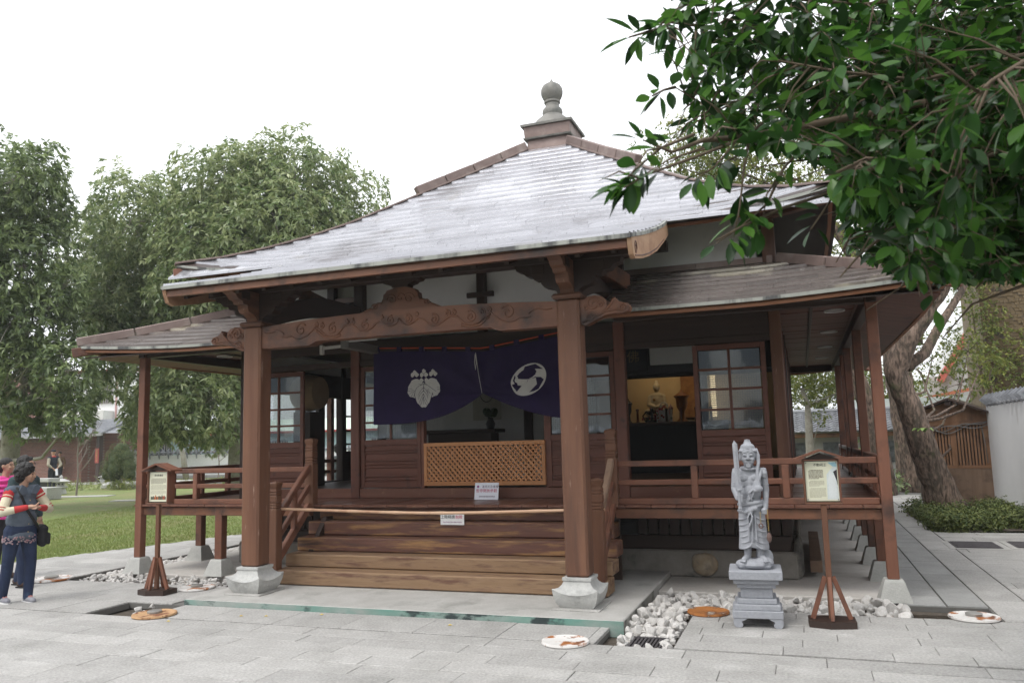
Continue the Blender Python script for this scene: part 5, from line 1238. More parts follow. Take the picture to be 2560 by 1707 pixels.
# feet, ankles
for sx, a in ((-1, -.55), (1, .6)):
    fx = .062*sx; s.caps((fx, -.0, .22), (fx, -.01, .10), .046, .036)
    tx = fx+.085*math.sin(a); ty = -.01-.11*math.cos(a)
    s.caps((fx, -.0, .095), (tx, ty, .078), .034, .026)
    for t in range(4): s.caps((tx+.016*(t-1.5)*math.cos(a), ty+.016*(t-1.5)*math.sin(a), .075), (tx+.016*(t-1.5)*math.cos(a)+.02*math.sin(a), ty+.016*(t-1.5)*math.sin(a)-.022, .07), .0095, .008, 6)
# skirt as elliptical loft with a hem raised in front
lev = [(.165, .150, .098), (.19, .148, .100), (.28, .138, .102), (.38, .132, .100), (.46, .130, .098), (.54, .124, .095), (.60, .112, .088), (.63, .06, .05)]
vs = []; fs = []; n = 28
for z, rx, ry in lev:
    for j in range(n):
        a = 2*PI*j/n; fr = max(0, -math.sin(a))**3; lift = .05*fr*math.cos(a*1)**2*0+(.055*math.exp(-((math.cos(a)-.05)/.3)**2) if math.sin(a) < 0 else 0)*(1 if z < .2 else 0)
        rr = 1+.03*math.sin(7*a+z*6); vs.append((rx*math.cos(a)*rr, ry*math.sin(a)*rr, z+lift))
for i in range(len(lev)-1):
    for j in range(n): fs.append((i*n+j, i*n+(j+1) % n, (i+1)*n+(j+1) % n, (i+1)*n+j))
fs += [tuple(range(n-1, -1, -1)), tuple(range((len(lev)-1)*n, len(lev)*n))]
s.add(vs, fs)
def front(x, z, rx, ry): return -ry*math.sqrt(max(0, 1-(x/rx)**2))
# drape folds
for i in range(6):
    z = .50-i*.052; w = .118+.003*i
    s.tube([(x, front(x, z, .138, .101)-.002, z-.055*(1-((x-(-.125))/.12)**2 if x < -.02 else 0)*.9-.02) for x in np.linspace(-.135, -.015, 9)], [.003]+[.006]*7+[.003], 6)
    s.tube([(x, front(x, z, .138, .101)-.002, z-.06*(1-((x-.125)/.12)**2)-.015) for x in np.linspace(.02, .135, 9)], [.003]+[.006]*7+[.003], 6)
for x in (-.03, 0, .03): s.tube([(x, -.101, .48), (x*1.15, -.107, .34), (x*1.3, -.105, .24)], [.009, .011, .008], 6)
# belt, knot and sash ends
s.tube([(.125*math.cos(a), .098*math.sin(a), .575+.012*math.cos(a)) for a in np.linspace(0, 2*PI, 25)], .020, 8, False)
s.tube([(.128*math.cos(a), .10*math.sin(a), .535+.03*math.cos(a)) for a in np.linspace(PI, 2*PI, 16)], .016, 8)
s.ell((-.01, -.115, .515), (.032, .022, .026)).ell((.035, -.11, .53), (.03, .018, .018)).ell((-.06, -.11, .50), (.04, .018, .018))
s.tube([(-.01, -.12, .51), (.005, -.128, .46), (-.005, -.128, .42), (-.03, -.122, .37)], [.018, .022, .024, .018], 8, sq=.5).tube([(-.015, -.12, .50), (-.04, -.122, .45), (-.035, -.12, .40)], [.014, .018, .014], 8, sq=.5)
# torso
s.ell((0, .005, .66), (.118, .088, .11), 16, 10).ell((0, .005, .76), (.128, .09, .10), 16, 10).ell((0, .01, .84), (.13, .078, .065), 16, 10)
s.ell((-.055, -.055, .80), (.05, .035, .035)).ell((.055, -.055, .80), (.05, .035, .035)).ell((0, -.07, .68), (.06, .03, .06))
s.tube([(.075*math.cos(a), -.02+.06*math.sin(a), .888+.01*math.sin(a)) for a in np.linspace(0, 2*PI, 20)], .012, 6, False)
# sash over the right-hand shoulder down across the chest
s.tube([(.115, -.02, .885), (.10, -.075, .82), (.06, -.098, .73), (.01, -.10, .65), (-.05, -.10, .585)], [.026, .03, .03, .026, .02], 8, sq=.45)
s.tube([(.10, -.075, .74), (.03, -.105, .70), (-.01, -.11, .67), (.015, -.115, .60)], [.016, .022, .020, .010], 8, sq=.5)
s.tube([(.135, 0, .87), (.155, -.02, .83), (.15, -.02, .80)], [.03, .034, .028], 8)
# arms
s.caps((-.14, .01, .845), (-.165, .0, .70), .046, .040).caps((-.165, 0, .70), (-.135, -.10, .625), .038, .028)
s.ell((-.152, .0, .755), (.044, .044, .014)).ell((-.16, 0, .735), (.043, .043, .010))
s.ell((-.112, -.135, .625), (.032, .028, .034))
for i in range(4): s.caps((-.135+.004*i, -.158, .650-i*.017), (-.088, -.162, .647-i*.017), .0105, .0095, 6)
s.caps((-.105, -.13, .655), (-.088, -.155, .662), .011, .009, 6)
s.caps((.145, .01, .845), (.165, .01, .68), .046, .038).caps((.165, .01, .68), (.145, -.06, .535), .036, .026)
s.ell((.158, .01, .735), (.044, .044, .012)).ell((.128, -.085, .51), (.032, .028, .028))
for i in range(4): s.caps((.105+i*.013, -.115, .52), (.108+i*.013, -.112, .488), .0095, .0085, 6)
# neck, head
s.caps((0, 0, .88), (0, -.01, .94), .048, .046).ell((0, -.02, 1.0), (.070, .078, .088), 16, 12).ell((0, -.045, .955), (.052, .05, .038)).ell((0, .01, 1.03), (.080, .08, .075))
s.ell((0, -.012, 1.075), (.066, .065, .04)).lathe([(.03, 0), (.036, .02), (.024, .035), (.028, .045), (.0, .05)], 10, (0, 0, 1.098))
for i in range(11):
    a = PI+PI*i/10; s.caps((.072*math.cos(a), -.012+.070*math.sin(a)*.95, 1.045), (.03*math.cos(a), -.01+.03*math.sin(a), 1.105), .011, .008, 6)
s.tube([(.078*math.cos(a), -.015+.078*math.sin(a), 1.04) for a in np.linspace(PI*1.02, PI*1.98, 15)], .009, 6)
s.tube([(.07, -.01, 1.06), (.088, -.03, 1.0), (.088, -.05, .92), (.085, -.075, .84), (.09, -.085, .78), (.095, -.09, .735)], [.018, .018, .017, .017, .018, .022], 8)
s.ell((.085, -.10, .705), (.052, .038, .034)).ell((.06, -.105, .69), (.035, .03, .024))
for sx in (-1, 1):
    s.ell((sx*.074, -.0, .99), (.012, .022, .042)).ell((sx*.027, -.089, 1.006), (.021, .015, .011)).tube([(sx*.008, -.096, 1.022), (sx*.028, -.094, 1.031), (sx*.052, -.078, 1.022)], .0065, 6).ell((sx*.036, -.082, .968), (.022, .018, .02)).ell((sx*.014, -.105, .972), (.011, .010, .009))
    s.tube([(sx*.02, -.095, .965), (sx*.036, -.092, .95), (sx*.04, -.085, .93)], .006, 5)
s.caps((0, -.095, 1.01), (0, -.108, .975), .010, .014, 8).tube([(-.034, -.082, .938), (-.015, -.098, .945), (0, -.10, .942), (.015, -.098, .945), (.034, -.082, .938)], .0085, 6).tube([(-.026, -.086, .926), (0, -.098, .923), (.026, -.086, .926)], .009, 6).ell((0, -.085, .905), (.026, .02, .018))
for dz in (0, .014): s.tube([(-.045, -.082, 1.045+dz*.8), (0, -.093, 1.048+dz), (.045, -.082, 1.045+dz*.8)], .0045, 5)
o = blob('body', s, .0042, M_BLUEST, sg_, 2, .4, shift=False)
def slim(me):
    n_ = len(me.vertices); a_ = np.zeros(n_*3); me.vertices.foreach_get('co', a_); a_ = a_.reshape(-1, 3)
    a_[:, 0] *= np.interp(a_[:, 2], [0, .12, .2, .45, .6, .70, .86, .93], [.84, .84, .85, .85, .80, .79, .80, .94]); a_[:, 2] *= .955
    me.vertices.foreach_set('co', a_.ravel()); me.update()
slim(o.data)
sw = MB(); bl = [(-.024, 0), (.024, 0), (.022, .03), (.0, .045)]
sw.add([(-.107-.022, -.162, .70), (-.107, -.173, .70), (-.107+.022, -.162, .70), (-.107, -.150, .70), (-.118-.021, -.145, 1.085), (-.118, -.156, 1.085), (-.118+.021, -.145, 1.085), (-.118, -.134, 1.085), (-.123, -.144, 1.12)], [(0, 1, 5, 4), (1, 2, 6, 5), (2, 3, 7, 6), (3, 0, 4, 7), (4, 5, 8), (5, 6, 8), (6, 7, 8), (7, 4, 8), (3, 2, 1, 0)])
sw.tube([(-.104, -.16, .55), (-.104, -.16, .70)], [.014, .014], 8).lathe([(.02, 0), (.024, .012), (.018, .024)], 8, (-.104, -.16, .685)).lathe([(.0, 0), (.018, .006), (.014, .02)], 8, (-.104, -.16, .535)).prism([(-.13, .70), (-.08, .70), (-.072, .74), (-.09, .725), (-.105, .75), (-.12, .725), (-.138, .74)], -.175, -.15, 'y')
so_ = sw.build('sword', M_BLUEST, sg_, shift=False); so_.location = (.014, 0, -.028)
ch = MB(); gold = mat('brass_chain', (.50, .36, .12), (.6, .45, .18), 30, rough=.4, metal=.6, bump=0)
for (xa, za, zb) in ((.092, .50, .40), (.152, .52, .335)):
    k = int((za-zb)/.009)
    for i in range(k):
        z = za-.009*i; ch.tube([(xa+.0045*math.cos(t)*(i % 2), -.128+.0045*math.cos(t)*(1-i % 2), z+.006*math.sin(t)) for t in np.linspace(0, 2*PI, 7)], .0014, 4, False)
ch.build('chain', gold, sg_, shift=False).location = (-.022, 0, -.02)
M_RUSTD = mat('dark_bronze', (.10, .06, .05), (.16, .10, .085), 20, rough=.6, bump=.2)
MB().tube([(.092+.016*math.cos(t), -.128, .385+.018*math.sin(t)) for t in np.linspace(0, 2*PI, 16)], .006, 6, False).build('ring', M_RUSTD, sg_, shift=False).location = (-.022, 0, -.02)
MB().lathe([(.004, 0), (.018, .02), (.022, .045), (.014, .075), (.006, .085)], 12, (.132, -.128, .225)).build('pendant', M_RUSTD, sg_, shift=False)
# ================================================================== INFORMATION SIGNS
M_POST = mat('cream_poster', (.66, .66, .50), (.70, .70, .56), 3, rough=.4, bump=0)
def info_sign(loc, rz, label):
    t = thing('info_sign', loc, label, 'sign', 'roofed wooden information signs', rz); t.scale = (.90, .90, .95)
    B = lambda x0, x1, y0, y1, z0, z1, nm, m, b=.005: MB().box(x0, x1, y0, y1, z0, z1, b).build(nm, m, t, shift=False)
    MB().prism([(-.205, -.10), (-.02, -.165), (.205, -.11), (.205, .13), (.02, .165), (-.205, .13)], .001, .058, 'z').build('base', wood('dark', 'x'), t, shift=False)
    B(-.026, .026, -.024, .024, .058, 1.05, 'post', wood('col', 'z'))
    for a in (0, PI/2, PI, 3*PI/2):
        d = V((math.cos(a), math.sin(a), 0)); r = .165 if a in (0, PI) else .115
        MB().bar(d*r+V((0, 0, .06)), d*.035+V((0, 0, .42)), .042, .03, up=d.cross(V((0, 0, 1)))).build('brace', wood('rail', 'z'), t, shift=False)
    B(-.165, .165, -.035, .095, 1.045, 1.065, 'box_floor', wood('col', 'x')); B(-.165, -.148, -.035, .095, 1.066, 1.44, 'box_side', wood('col', 'z')); B(.148, .165, -.035, .095, 1.066, 1.44, 'box_side', wood('rail', 'z')); B(-.1475, .1475, .0, .09, 1.066, 1.43, 'box_back', wood('dark', 'z'))
    MB().prism([(-.165, 1.441), (.165, 1.441), (0, 1.50)], -.03, .085, 'y').build('gable', wood('dark', 'x'), t, shift=False)
    for s_ in (-1, 1): MB().bar((s_*.0, .03, 1.522), (s_*.262, .03, 1.425), .22, .02, up=(0, 1, 0)).build('roof_board', wood('rail', 'x'), t, shift=False) if False else MB().add([(0, -.08, 1.515), (s_*.245, -.08, 1.432), (s_*.245, .13, 1.432), (0, .13, 1.515), (0, -.08, 1.533), (s_*.248, -.08, 1.450), (s_*.248, .13, 1.450), (0, .13, 1.533)], [(0, 1, 2, 3), (4, 7, 6, 5), (0, 4, 5, 1), (1, 5, 6, 2), (2, 6, 7, 3)]).build('roof_board', wood('rail', 'x'), t, shift=False)
    p = B(-.146, .146, -.012, -.006, 1.075, 1.425, 'poster', M_POST, .001)
    for sx in (-1, 1):
        for z in (1.088, 1.412): MB().tube([(sx*.134, -.0125, z), (sx*.134, -.016, z)], .006, 8).build('screw', flat('screw_grey', (.3, .28, .27), .4), p, shift=False)
    return t, p
INK_T = flat('brown_ink', (.12, .09, .07), .7); INK_F = flat('faded_ink', (.33, .30, .22), .7)
def lines(p, x0, x1, z, n, step, h, m, seed):
    q = random.Random(seed); mb = MB()
    for i in range(n):
        x = x0+(.012 if i == 0 else 0)
        while x < x1-(.06 if i == n-1 else 0):
            w = q.uniform(.006, .028); mb.box(x, min(x+w, x1), -.0128, -.0123, z-i*step, z-i*step+h); x += w+.003
    tag(mb.build('text_lines', m, p, shift=False), kind='stuff')
tR, pR = info_sign((3.985, -.03, 0), .04, 'taller roofed wooden sign with cream poster beside the statue pedestal')
text('不動明王', .030, INK_B, pR, (-.01, -.0128, 1.392), (PI/2, 0, 0))
lines(pR, -.115, .015, 1.345, 8, .0105, .0055, INK_T, 1); lines(pR, -.115, .02, 1.25, 5, .0105, .004, INK_F, 2); lines(pR, -.115, .03, 1.185, 9, .0095, .003, INK_F, 3)
M_PALE = flat('print_pale', (.66, .72, .72), .5, sc=60); M_SKYP = flat('print_blue', (.35, .58, .66), .5)
ph = MB()
ph.add([(x, -.0122, z) for x, z in ((.045, 1.31), (.138, 1.415), (.138, 1.09), (.04, 1.09))], [(0, 3, 2, 1)]); ph.build('photo_ground', M_PALE, pR, shift=False)
MB().add([(x, -.0124, z) for x, z in ((.06, 1.415), (.138, 1.418), (.138, 1.375), (.10, 1.38))], [(0, 3, 2, 1)]).build('photo_sky', M_SKYP, pR, shift=False)
MB().add([(x, -.0125, z) for x, z in ((.104, 1.332), (.138, 1.352), (.138, 1.20), (.129, 1.255))], [(0, 1, 2, 3)]).build('photo_shadow', flat('print_dark', (.04, .035, .04), .5), pR, shift=False)
MB().add([(x, -.0127, z) for x, z in ((.066, 1.30), (.07, 1.335), (.088, 1.338), (.098, 1.31), (.116, 1.295), (.125, 1.255), (.118, 1.23), (.128, 1.15), (.12, 1.10), (.06, 1.10), (.055, 1.16), (.06, 1.22), (.05, 1.26))], [tuple(range(13))]).build('photo_figure', flat('print_white', (.72, .76, .76), .5, sc=80), pR, shift=False)
tL, pL = info_sign((-3.105, -.06, 0), .0, 'smaller looking roofed sign with cream poster left of the steps by the gravel')
text('真言院佛堂', .028, INK_B, pL, (0, -.0128, 1.385), (PI/2, 0, 0))
lines(pL, -.12, .12, 1.345, 6, .0115, .005, INK_T, 4); lines(pL, -.12, .12, 1.268, 6, .0105, .004, INK_F, 5); lines(pL, -.12, .12, 1.198, 4, .0105, .003, INK_F, 6)
q = random.Random(3)
for i in range(14):
    x = -.12+i*.0172; MB().box(x, x+.016, -.0128, -.0123, 1.10, 1.10+q.uniform(.03, .055)).build('photo_patch', flat('print_%d' % i, q.choice(((.35, .08, .04), (.12, .08, .05), (.42, .30, .16), (.5, .16, .05), (.1, .12, .08))), .5), pL, shift=False)
# ================================================================== ROUND COVERS ON THE PAVING
M_RUSTW = mat('flaking_white_paint', (.62, .60, .57), (.70, .68, .66), 8, rough=.7, bump=.3, c3=(.36, .13, .035), p3=(6, .54, .60), c4=(.16, .06, .025), p4=(11, .58, .66))
M_RUST = mat('orange_rust', (.30, .11, .03), (.42, .17, .045), 8, rough=.8, bump=.3, c3=(.12, .05, .025), p3=(5, .5, .62), c4=(.55, .5, .42), p4=(5, .6, .66))
def disc(x, y, r, m, label, knob):
    t = thing('round_cover', (x, y, 0), label, 'cover', 'round iron covers on the paving')
    MB().lathe([(.06, .004), (r, .004), (r+.004, .010), (r, .024), (r*.93, .026), (r*.88, .022), (.07, .026), (.06, .024)], 36, (x, y, 0)).build('ring', m, t, smooth=30)
    if knob: MB().lathe([(0, .022), (r*.33, .022), (r*.34, .045), (r*.30, .05), (0, .05)], 20, (x, y, 0)).build('lid', flat('cap_steel', (.35, .34, .32), .4, metal=.4), t, smooth=30)
    else: MB().lathe([(0, .008), (.062, .008), (.062, .018), (.055, .016), (0, .014)], 16, (x, y, 0)).build('hole', flat('rust_dark', (.07, .03, .015), .9), t)
disc(1.98, -1.10, .187, M_RUSTW, 'round cover half white half rusty with open hole in front of the platform', False)
disc(2.945, .236, .185, M_RUST, 'mostly rusty orange round cover among white rocks behind the pedestal', False)
disc(5.12, .50, .195, M_RUSTW, 'round white and rust cover with steel cap right of the right sign', True)
disc(-2.23, -1.0, .205, mat('rust_speckle', (.45, .26, .13), (.55, .36, .2), 14, rough=.8, bump=.3, c3=(.2, .08, .04), p3=(12, .5, .6)), 'speckled tan round cover with steel cap at the front left of the platform', True)
disc(-5.29, .45, .25, M_RUSTW, 'pale round cover with steel cap at the far left by the women', True)
disc(-2.86, .30, .20, M_RUSTW, 'pale round cover partly hidden behind the left sign', True)
# small litter
R = random.Random(12); M_YL = flat('yellow_leaf', (.55, .40, .05), .6)
for (x, y) in ((-1.35, -.85), (-1.1, -.8), (-.6, -.62), (-1.9, -1.2), (.8, -.75)):
    tag(MB().add([(x, y, .004), (x+.02, y+.012, .012), (x+.045, y+.01, .005), (x+.02, y-.012, .007)], [(0, 1, 2, 3)]).build('fallen_leaf', M_YL), 'tiny yellow leaf fallen on the paving before the platform', 'leaf', 'fallen yellow leaves')
# ================================================================== TREES AND PLANTS
rg = np.random.default_rng(5)
M_LEAF1 = mat('mango_leaf', (.115, .18, .066), (.155, .23, .085), 1.2, rough=.40, bump=0, tone=(.50, .54, .28), trans=.40, spec=.8)
M_LEAF2 = mat('dark_leaf', (.085, .135, .06), (.125, .18, .08), 1.2, rough=.42, bump=0, tone=(.38, .46, .20), trans=.36, spec=.8)
M_LEAF3 = mat('camphor_leaf', (.08, .13, .028), (.12, .18, .04), 1.2, rough=.45, bump=0, tone=(.36, .36, .09), trans=.35)
M_FICUS = mat('ficus_leaf', (.028, .088, .016), (.042, .125, .022), 2.0, rough=.36, bump=0, trans=.36, spec=.35)
M_BARK = mat('rough_bark', (.06, .043, .033), (.25, .18, .14), 20, st=(1, 1, .28), lo=.40, hi=.60, bump=1.0, bsc=24, rough=.95, c3=(.08, .065, .05), p3=(7, .5, .65), st3=(1, 1, .4), c4=(.10, .12, .05), p4=(1.6, .58, .75))
M_BARKG = mat('grey_bark', (.26, .24, .20), (.38, .36, .31), 8, bump=.5, bsc=24, rough=.95, c3=(.15, .14, .11), p3=(6, .55, .7))
M_TWIG = flat('twig_brown', (.16, .12, .085), .9)
def leaf_cloud(name, clumps, dens, L, W, m, parent, k=7, droop=.5, shell=.45, tone_p=2.5, up=.25, seed=1, lab=None):
    g = np.random.default_rng(seed); C = []; O = []
    for (x, y, z, r) in clumps:
        n = max(4, int(dens*r*r)); d = g.normal(size=(n, 3)); d /= np.linalg.norm(d, axis=1)[:, None]; d[:, 2] = d[:, 2]*.95+up*.5
        rr = r*(shell+(1.05-shell)*g.uniform(0, 1, n)**.6)*(1+.18*np.sin(d[:, 0]*5+d[:, 1]*4+x))
        C.append(np.array([x, y, z])+d*rr[:, None]); O.append(d)
    C = np.concatenate(C); O = np.concatenate(O); n = len(C)
    ax = O+np.array([0, 0, up]); ax /= np.linalg.norm(ax, axis=1)[:, None]
    t1 = np.cross(ax, g.normal(size=(n, 3))); t1 /= np.linalg.norm(t1, axis=1)[:, None]; t2 = np.cross(ax, t1)
    C = np.repeat(C, k, 0); ax = np.repeat(ax, k, 0); t1 = np.repeat(t1, k, 0); t2 = np.repeat(t2, k, 0); N = n*k
    a = g.uniform(0, 2*np.pi, N); el = g.uniform(-.1, .9, N)
    d = (t1*np.cos(a)[:, None]+t2*np.sin(a)[:, None])*np.cos(el)[:, None]+ax*np.sin(el)[:, None]; d[:, 2] -= droop*g.uniform(.3, 1.2, N); d /= np.linalg.norm(d, axis=1)[:, None]
    s = np.cross(d, g.normal(size=(N, 3))*.5+np.array([0, 0, 1])); s /= np.linalg.norm(s, axis=1)[:, None]; nn = np.cross(s, d)
    l = L*g.uniform(.65, 1.15, N)[:, None]; w = W*g.uniform(.8, 1.15, N)[:, None]
    v = np.zeros((N, 4, 3)); v[:, 0] = C; v[:, 1] = C+d*l*.5+s*w*.5+nn*w*.12; v[:, 2] = C+d*l-np.array([0, 0, 1])*l*.12*droop; v[:, 3] = C+d*l*.5-s*w*.5+nn*w*.12
    tone = np.clip(np.repeat(g.uniform(0, 1, n)**1.5, k)*.6+g.uniform(0, 1, N)**tone_p*.5, 0, 1)
    o = from_np(name, v.reshape(-1, 3), np.arange(N*4).reshape(-1, 4), m, parent, attr=np.repeat(tone, 4)); return tag(o, kind='stuff')
def tree(name, base, label, trunk, radii, clumps, m, bark, dens, L, W, limbs=(), seed=1, cat='tree', limb_r=.07, **kw):
    t = thing(name, base, label, cat)
    MB().tube(trunk, radii, 14).build('trunk', bark, t, smooth=True)
    lb = MB(); q = random.Random(seed); tp = [V(p) for p in trunk]
    for (x, y, z, r) in clumps:
        c = [p for p in tp if p.z < z-.2] or tp[:1]; s = min(c, key=lambda p: (p-V((x, y, z))).length+.0)
        e = V((x, y, z)); mid = (s+e)/2+V((q.uniform(-.3, .3), q.uniform(-.3, .3), -.1*(e-s).length)); rr = limb_r*(.6+.25*r)
        lb.tube([s, (s+mid)/2+V((0, 0, -.05)), mid, (mid+e)/2, e], [rr*1.3, rr*1.1, rr*.85, rr*.6, rr*.35], 7)
        for i in range(5): d = V((q.gauss(0, 1), q.gauss(0, 1), q.gauss(.3, 1))).normalized()*r*.9; lb.tube([e-d*.1, e+d*.5+V((0, 0, .05)), e+d], [rr*.35, rr*.22, rr*.1], 5)
    for l, r in limbs: lb.tube(l, r, 9)
    lb.build('branches', bark, t, smooth=True)
    leaf_cloud('crown', clumps, dens, L, W, m, t, seed=seed, **kw); return t
BIG = [(-15.02, 11.07, 9.5, 1.7), (-18.33, 12.96, 9.36, 1.5), (-15.72, 13.48, 9.74, 1.8), (-12.63, 12.33, 10.33, 1.7), (-12.27, 13.41, 10.89, 1.7), (-10.94, 13.71, 10.79, 1.9), (-10.2, 14.91, 10.25, 1.7), (-9.79, 15.75, 9.46, 1.1), (-10.68, 12.53, 8.84, 2.0), (-12.15, 11.8, 8.33, 2.0), (-16.17, 13.83, 8.2, 1.9), (-16.48, 12.11, 7.34, 1.8), (-18.38, 12.73, 8.2, 1.2), (-12.65, 11.73, 6.64, 1.9), (-12.35, 13.58, 7.74, 1.8), (-17.12, 13.29, 5.98, 1.7), (-16.52, 11.42, 5.81, 1.2), (-16.51, 14.46, 6.09, 1.5), (-17.81, 14.04, 4.31, 1.3), (-14.11, 11.8, 3.1, 1.6), (-13.18, 12.11, 3.07, 1.7), (-13.94, 14.1, 2.66, 1.3), (-17.51, 14.52, 2.66, 1.0), (-12.66, 13.64, 4.39, 1.5), (-16.32, 11.59, 4.68, 0.9), (-10.41, 14.06, 8.69, 1.8), (-14.6, 12.8, 5.2, 1.5), (-13.6, 13.4, 9.2, 2.0)]
tree('mango_tree', (-13.4, 14.3, 0), 'large rounded leafy tree with drooping leaf tufts behind the left eaves', [(-13.51, 14.42, -.1), (-13.39, 14.23, 1.86), (-13.38, 13.97, 3.8), (-13.12, 13.81, 5.74), (-12.82, 13.57, 8.32)], [.42, .34, .3, .22, .1], [(x, y, z-.75*(z > 7)-.2, r*.9) for x, y, z, r in BIG], M_LEAF1, M_BARKG, 270, .24, .070, seed=3, droop=.7)
LT = [(-15.19, 7.34, 9.04, 1.2), (-14.91, 7.81, 9.38, 0.8), (-16.2, 7.95, 8.3, 1.5), (-15.38, 8.37, 8.31, 0.9), (-15.51, 7.95, 6.89, 1.4), (-14.64, 8.35, 6.22, 0.8), (-15.89, 7.98, 5.4, 1.5), (-15.44, 8.72, 4.91, 1.2), (-15.82, 8.36, 3.91, 1.3), (-14.22, 8.34, 4.03, 0.9), (-16.13, 9.52, 3.1, 1.0), (-14.87, 9.32, 3.48, 0.7), (-17.4, 7.91, 8.68, 2), (-16.88, 7.44, 6.27, 2.2), (-18.49, 8.85, 4.33, 2), (-16.92, 9.3, 3.01, 0.9), (-14.38, 8.66, 2.78, 0.7)]
lim = []; q = random.Random(6)
for i in range(26):
    s = V((q.uniform(-17.5, -15.5), q.uniform(7.9, 9.2), q.uniform(2.6, 3.8))); d = V((q.uniform(.3, 1), q.uniform(-.2, .3), q.uniform(-.1, .9))).normalized()
    lim.append(([s, s+d*.6+V((0, 0, .1)), s+d*1.3+V((q.uniform(-.2, .2), 0, .35)), s+d*1.9+V((0, 0, .3))], [.03, .022, .014, .006]))
tree('left_tree', (-18.7, 10.4, 0), 'tall leafy tree with pale trunk at the left edge of the lawn', [(-18.73, 10.41, -.1), (-18.62, 10.27, 1.43), (-18.48, 10.18, 2.51), (-18.3, 9.6, 3.82), (-17.6, 9.0, 5.61), (-17.0, 8.5, 8.0)], [.36, .27, .26, .22, .16, .08], [(x, y, z-.3, r*.93) for x, y, z, r in LT], M_LEAF2, M_BARKG, 250, .22, .064, lim, seed=4, droop=.5)
tree('young_tree', (-27.5, 27.5, 0), 'slender leaning young tree before the stained white wall', [(-27.5, 27.6, -.1), (-27.6, 27.42, 1.26), (-27.74, 27.25, 2.3), (-27.69, 27.1, 3.4)], [.17, .14, .11, .07], [(-27.7, 27.1, 4.4, 1.5), (-26.5, 27.3, 4.2, 1.1), (-28.9, 27, 4.6, 1.1)], M_LEAF2, M_BARKG, 110, .3, .09, seed=8)
# bare saplings
def bare(x, y, h, seed, label):
    t = thing('bare_sapling', (x, y, 0), label, 'sapling', 'bare saplings on the lawn'); q = random.Random(seed); mb = MB()
    mb.tube([(x, y, 0), (x+.05, y, h*.35), (x-.03, y, h*.7), (x+.02, y, h)], [.04, .032, .024, .01], 7)
    def br(p, d, l, r, k):
        e = p+d*l+V((0, 0, .12*l)); mb.tube([p, (p+e)/2+V((0, 0, -.04*l)), e], [r, r*.75, r*.45], 5)
        if k:
            for i in range(3): br(p+(e-p)*q.uniform(.4, 1), (d+V((q.uniform(-.7, .7), q.uniform(-.7, .7), q.uniform(-.1, .6)))).normalized(), l*.6, r*.5, k-1)
    for i in range(7): a = q.uniform(0, 6.3); br(V((x, y, h*q.uniform(.35, .9))), V((math.cos(a), math.sin(a), .8)).normalized(), h*.36, .018, 2)
    mb.build('trunk', flat('bare_grey', (.22, .19, .16), .9), t)
bare(-22.1, 15.8, 2.2, 1, 'bare grey sapling standing on the lawn beside the pointed lantern'); bare(-24.5, 26.5, 2.4, 2, 'bare sapling before the white wall right of the clipped pine')
# clipped bush
t = thing('topiary_bush', (-23.9, 19.65, 0), 'clipped cloud shaped pine bush on a short trunk on the lawn', 'bush')
MB().tube([(-23.9, 19.65, -.05), (-23.95, 19.65, .5), (-23.85, 19.65, 1.0), (-23.9, 19.65, 1.5)], [.09, .08, .06, .04], 8).build('trunk', M_BARKG, t, smooth=True)
tc = [(-23.9, 19.65, 1.62, .40), (-24.15, 19.6, 1.35, .38), (-23.6, 19.6, 1.32, .36), (-23.9, 19.5, 1.2, .45), (-24.4, 19.55, .95, .34), (-23.4, 19.55, .95, .36), (-23.9, 19.4, .85, .42), (-24.5, 19.5, .62, .28), (-23.3, 19.5, .62, .30), (-24.1, 19.5, .58, .3)]
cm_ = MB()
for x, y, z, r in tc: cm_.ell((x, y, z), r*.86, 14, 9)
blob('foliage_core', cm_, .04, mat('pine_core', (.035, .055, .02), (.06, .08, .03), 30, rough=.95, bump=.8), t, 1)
leaf_cloud('foliage', tc, 3600, .05, .022, mat('pine_green', (.055, .085, .03), (.09, .12, .045), 3, rough=.8, bump=0, tone=(.24, .24, .10), trans=.1), t, k=3, shell=.84, droop=0)
# pond edge shrubs
sh_ = []
q = random.Random(5)
for i in range(46): a = q.uniform(0, 1); sh_.append((-27.5+a*11, 18.2+a*3.5+q.uniform(-.6, .6), .12, q.uniform(.2, .4)))
tag(leaf_cloud('ground_cover', sh_, 420, .16, .03, M_LEAF3, None, k=4, droop=.3, shell=.5), 'low green plants growing along the pond edge beyond the lawn', 'plants')
pe = thing('pond_edging', (-22, 19, 0), 'mottled stone edging around the pond beyond the lawn', 'edging')
for i in range(20): MB().ell((-25.3+i*.62, 20.3+i*.14, .08), (.36, .25, .2), 8, 5).build('edge_stone', M_STONE, pe)
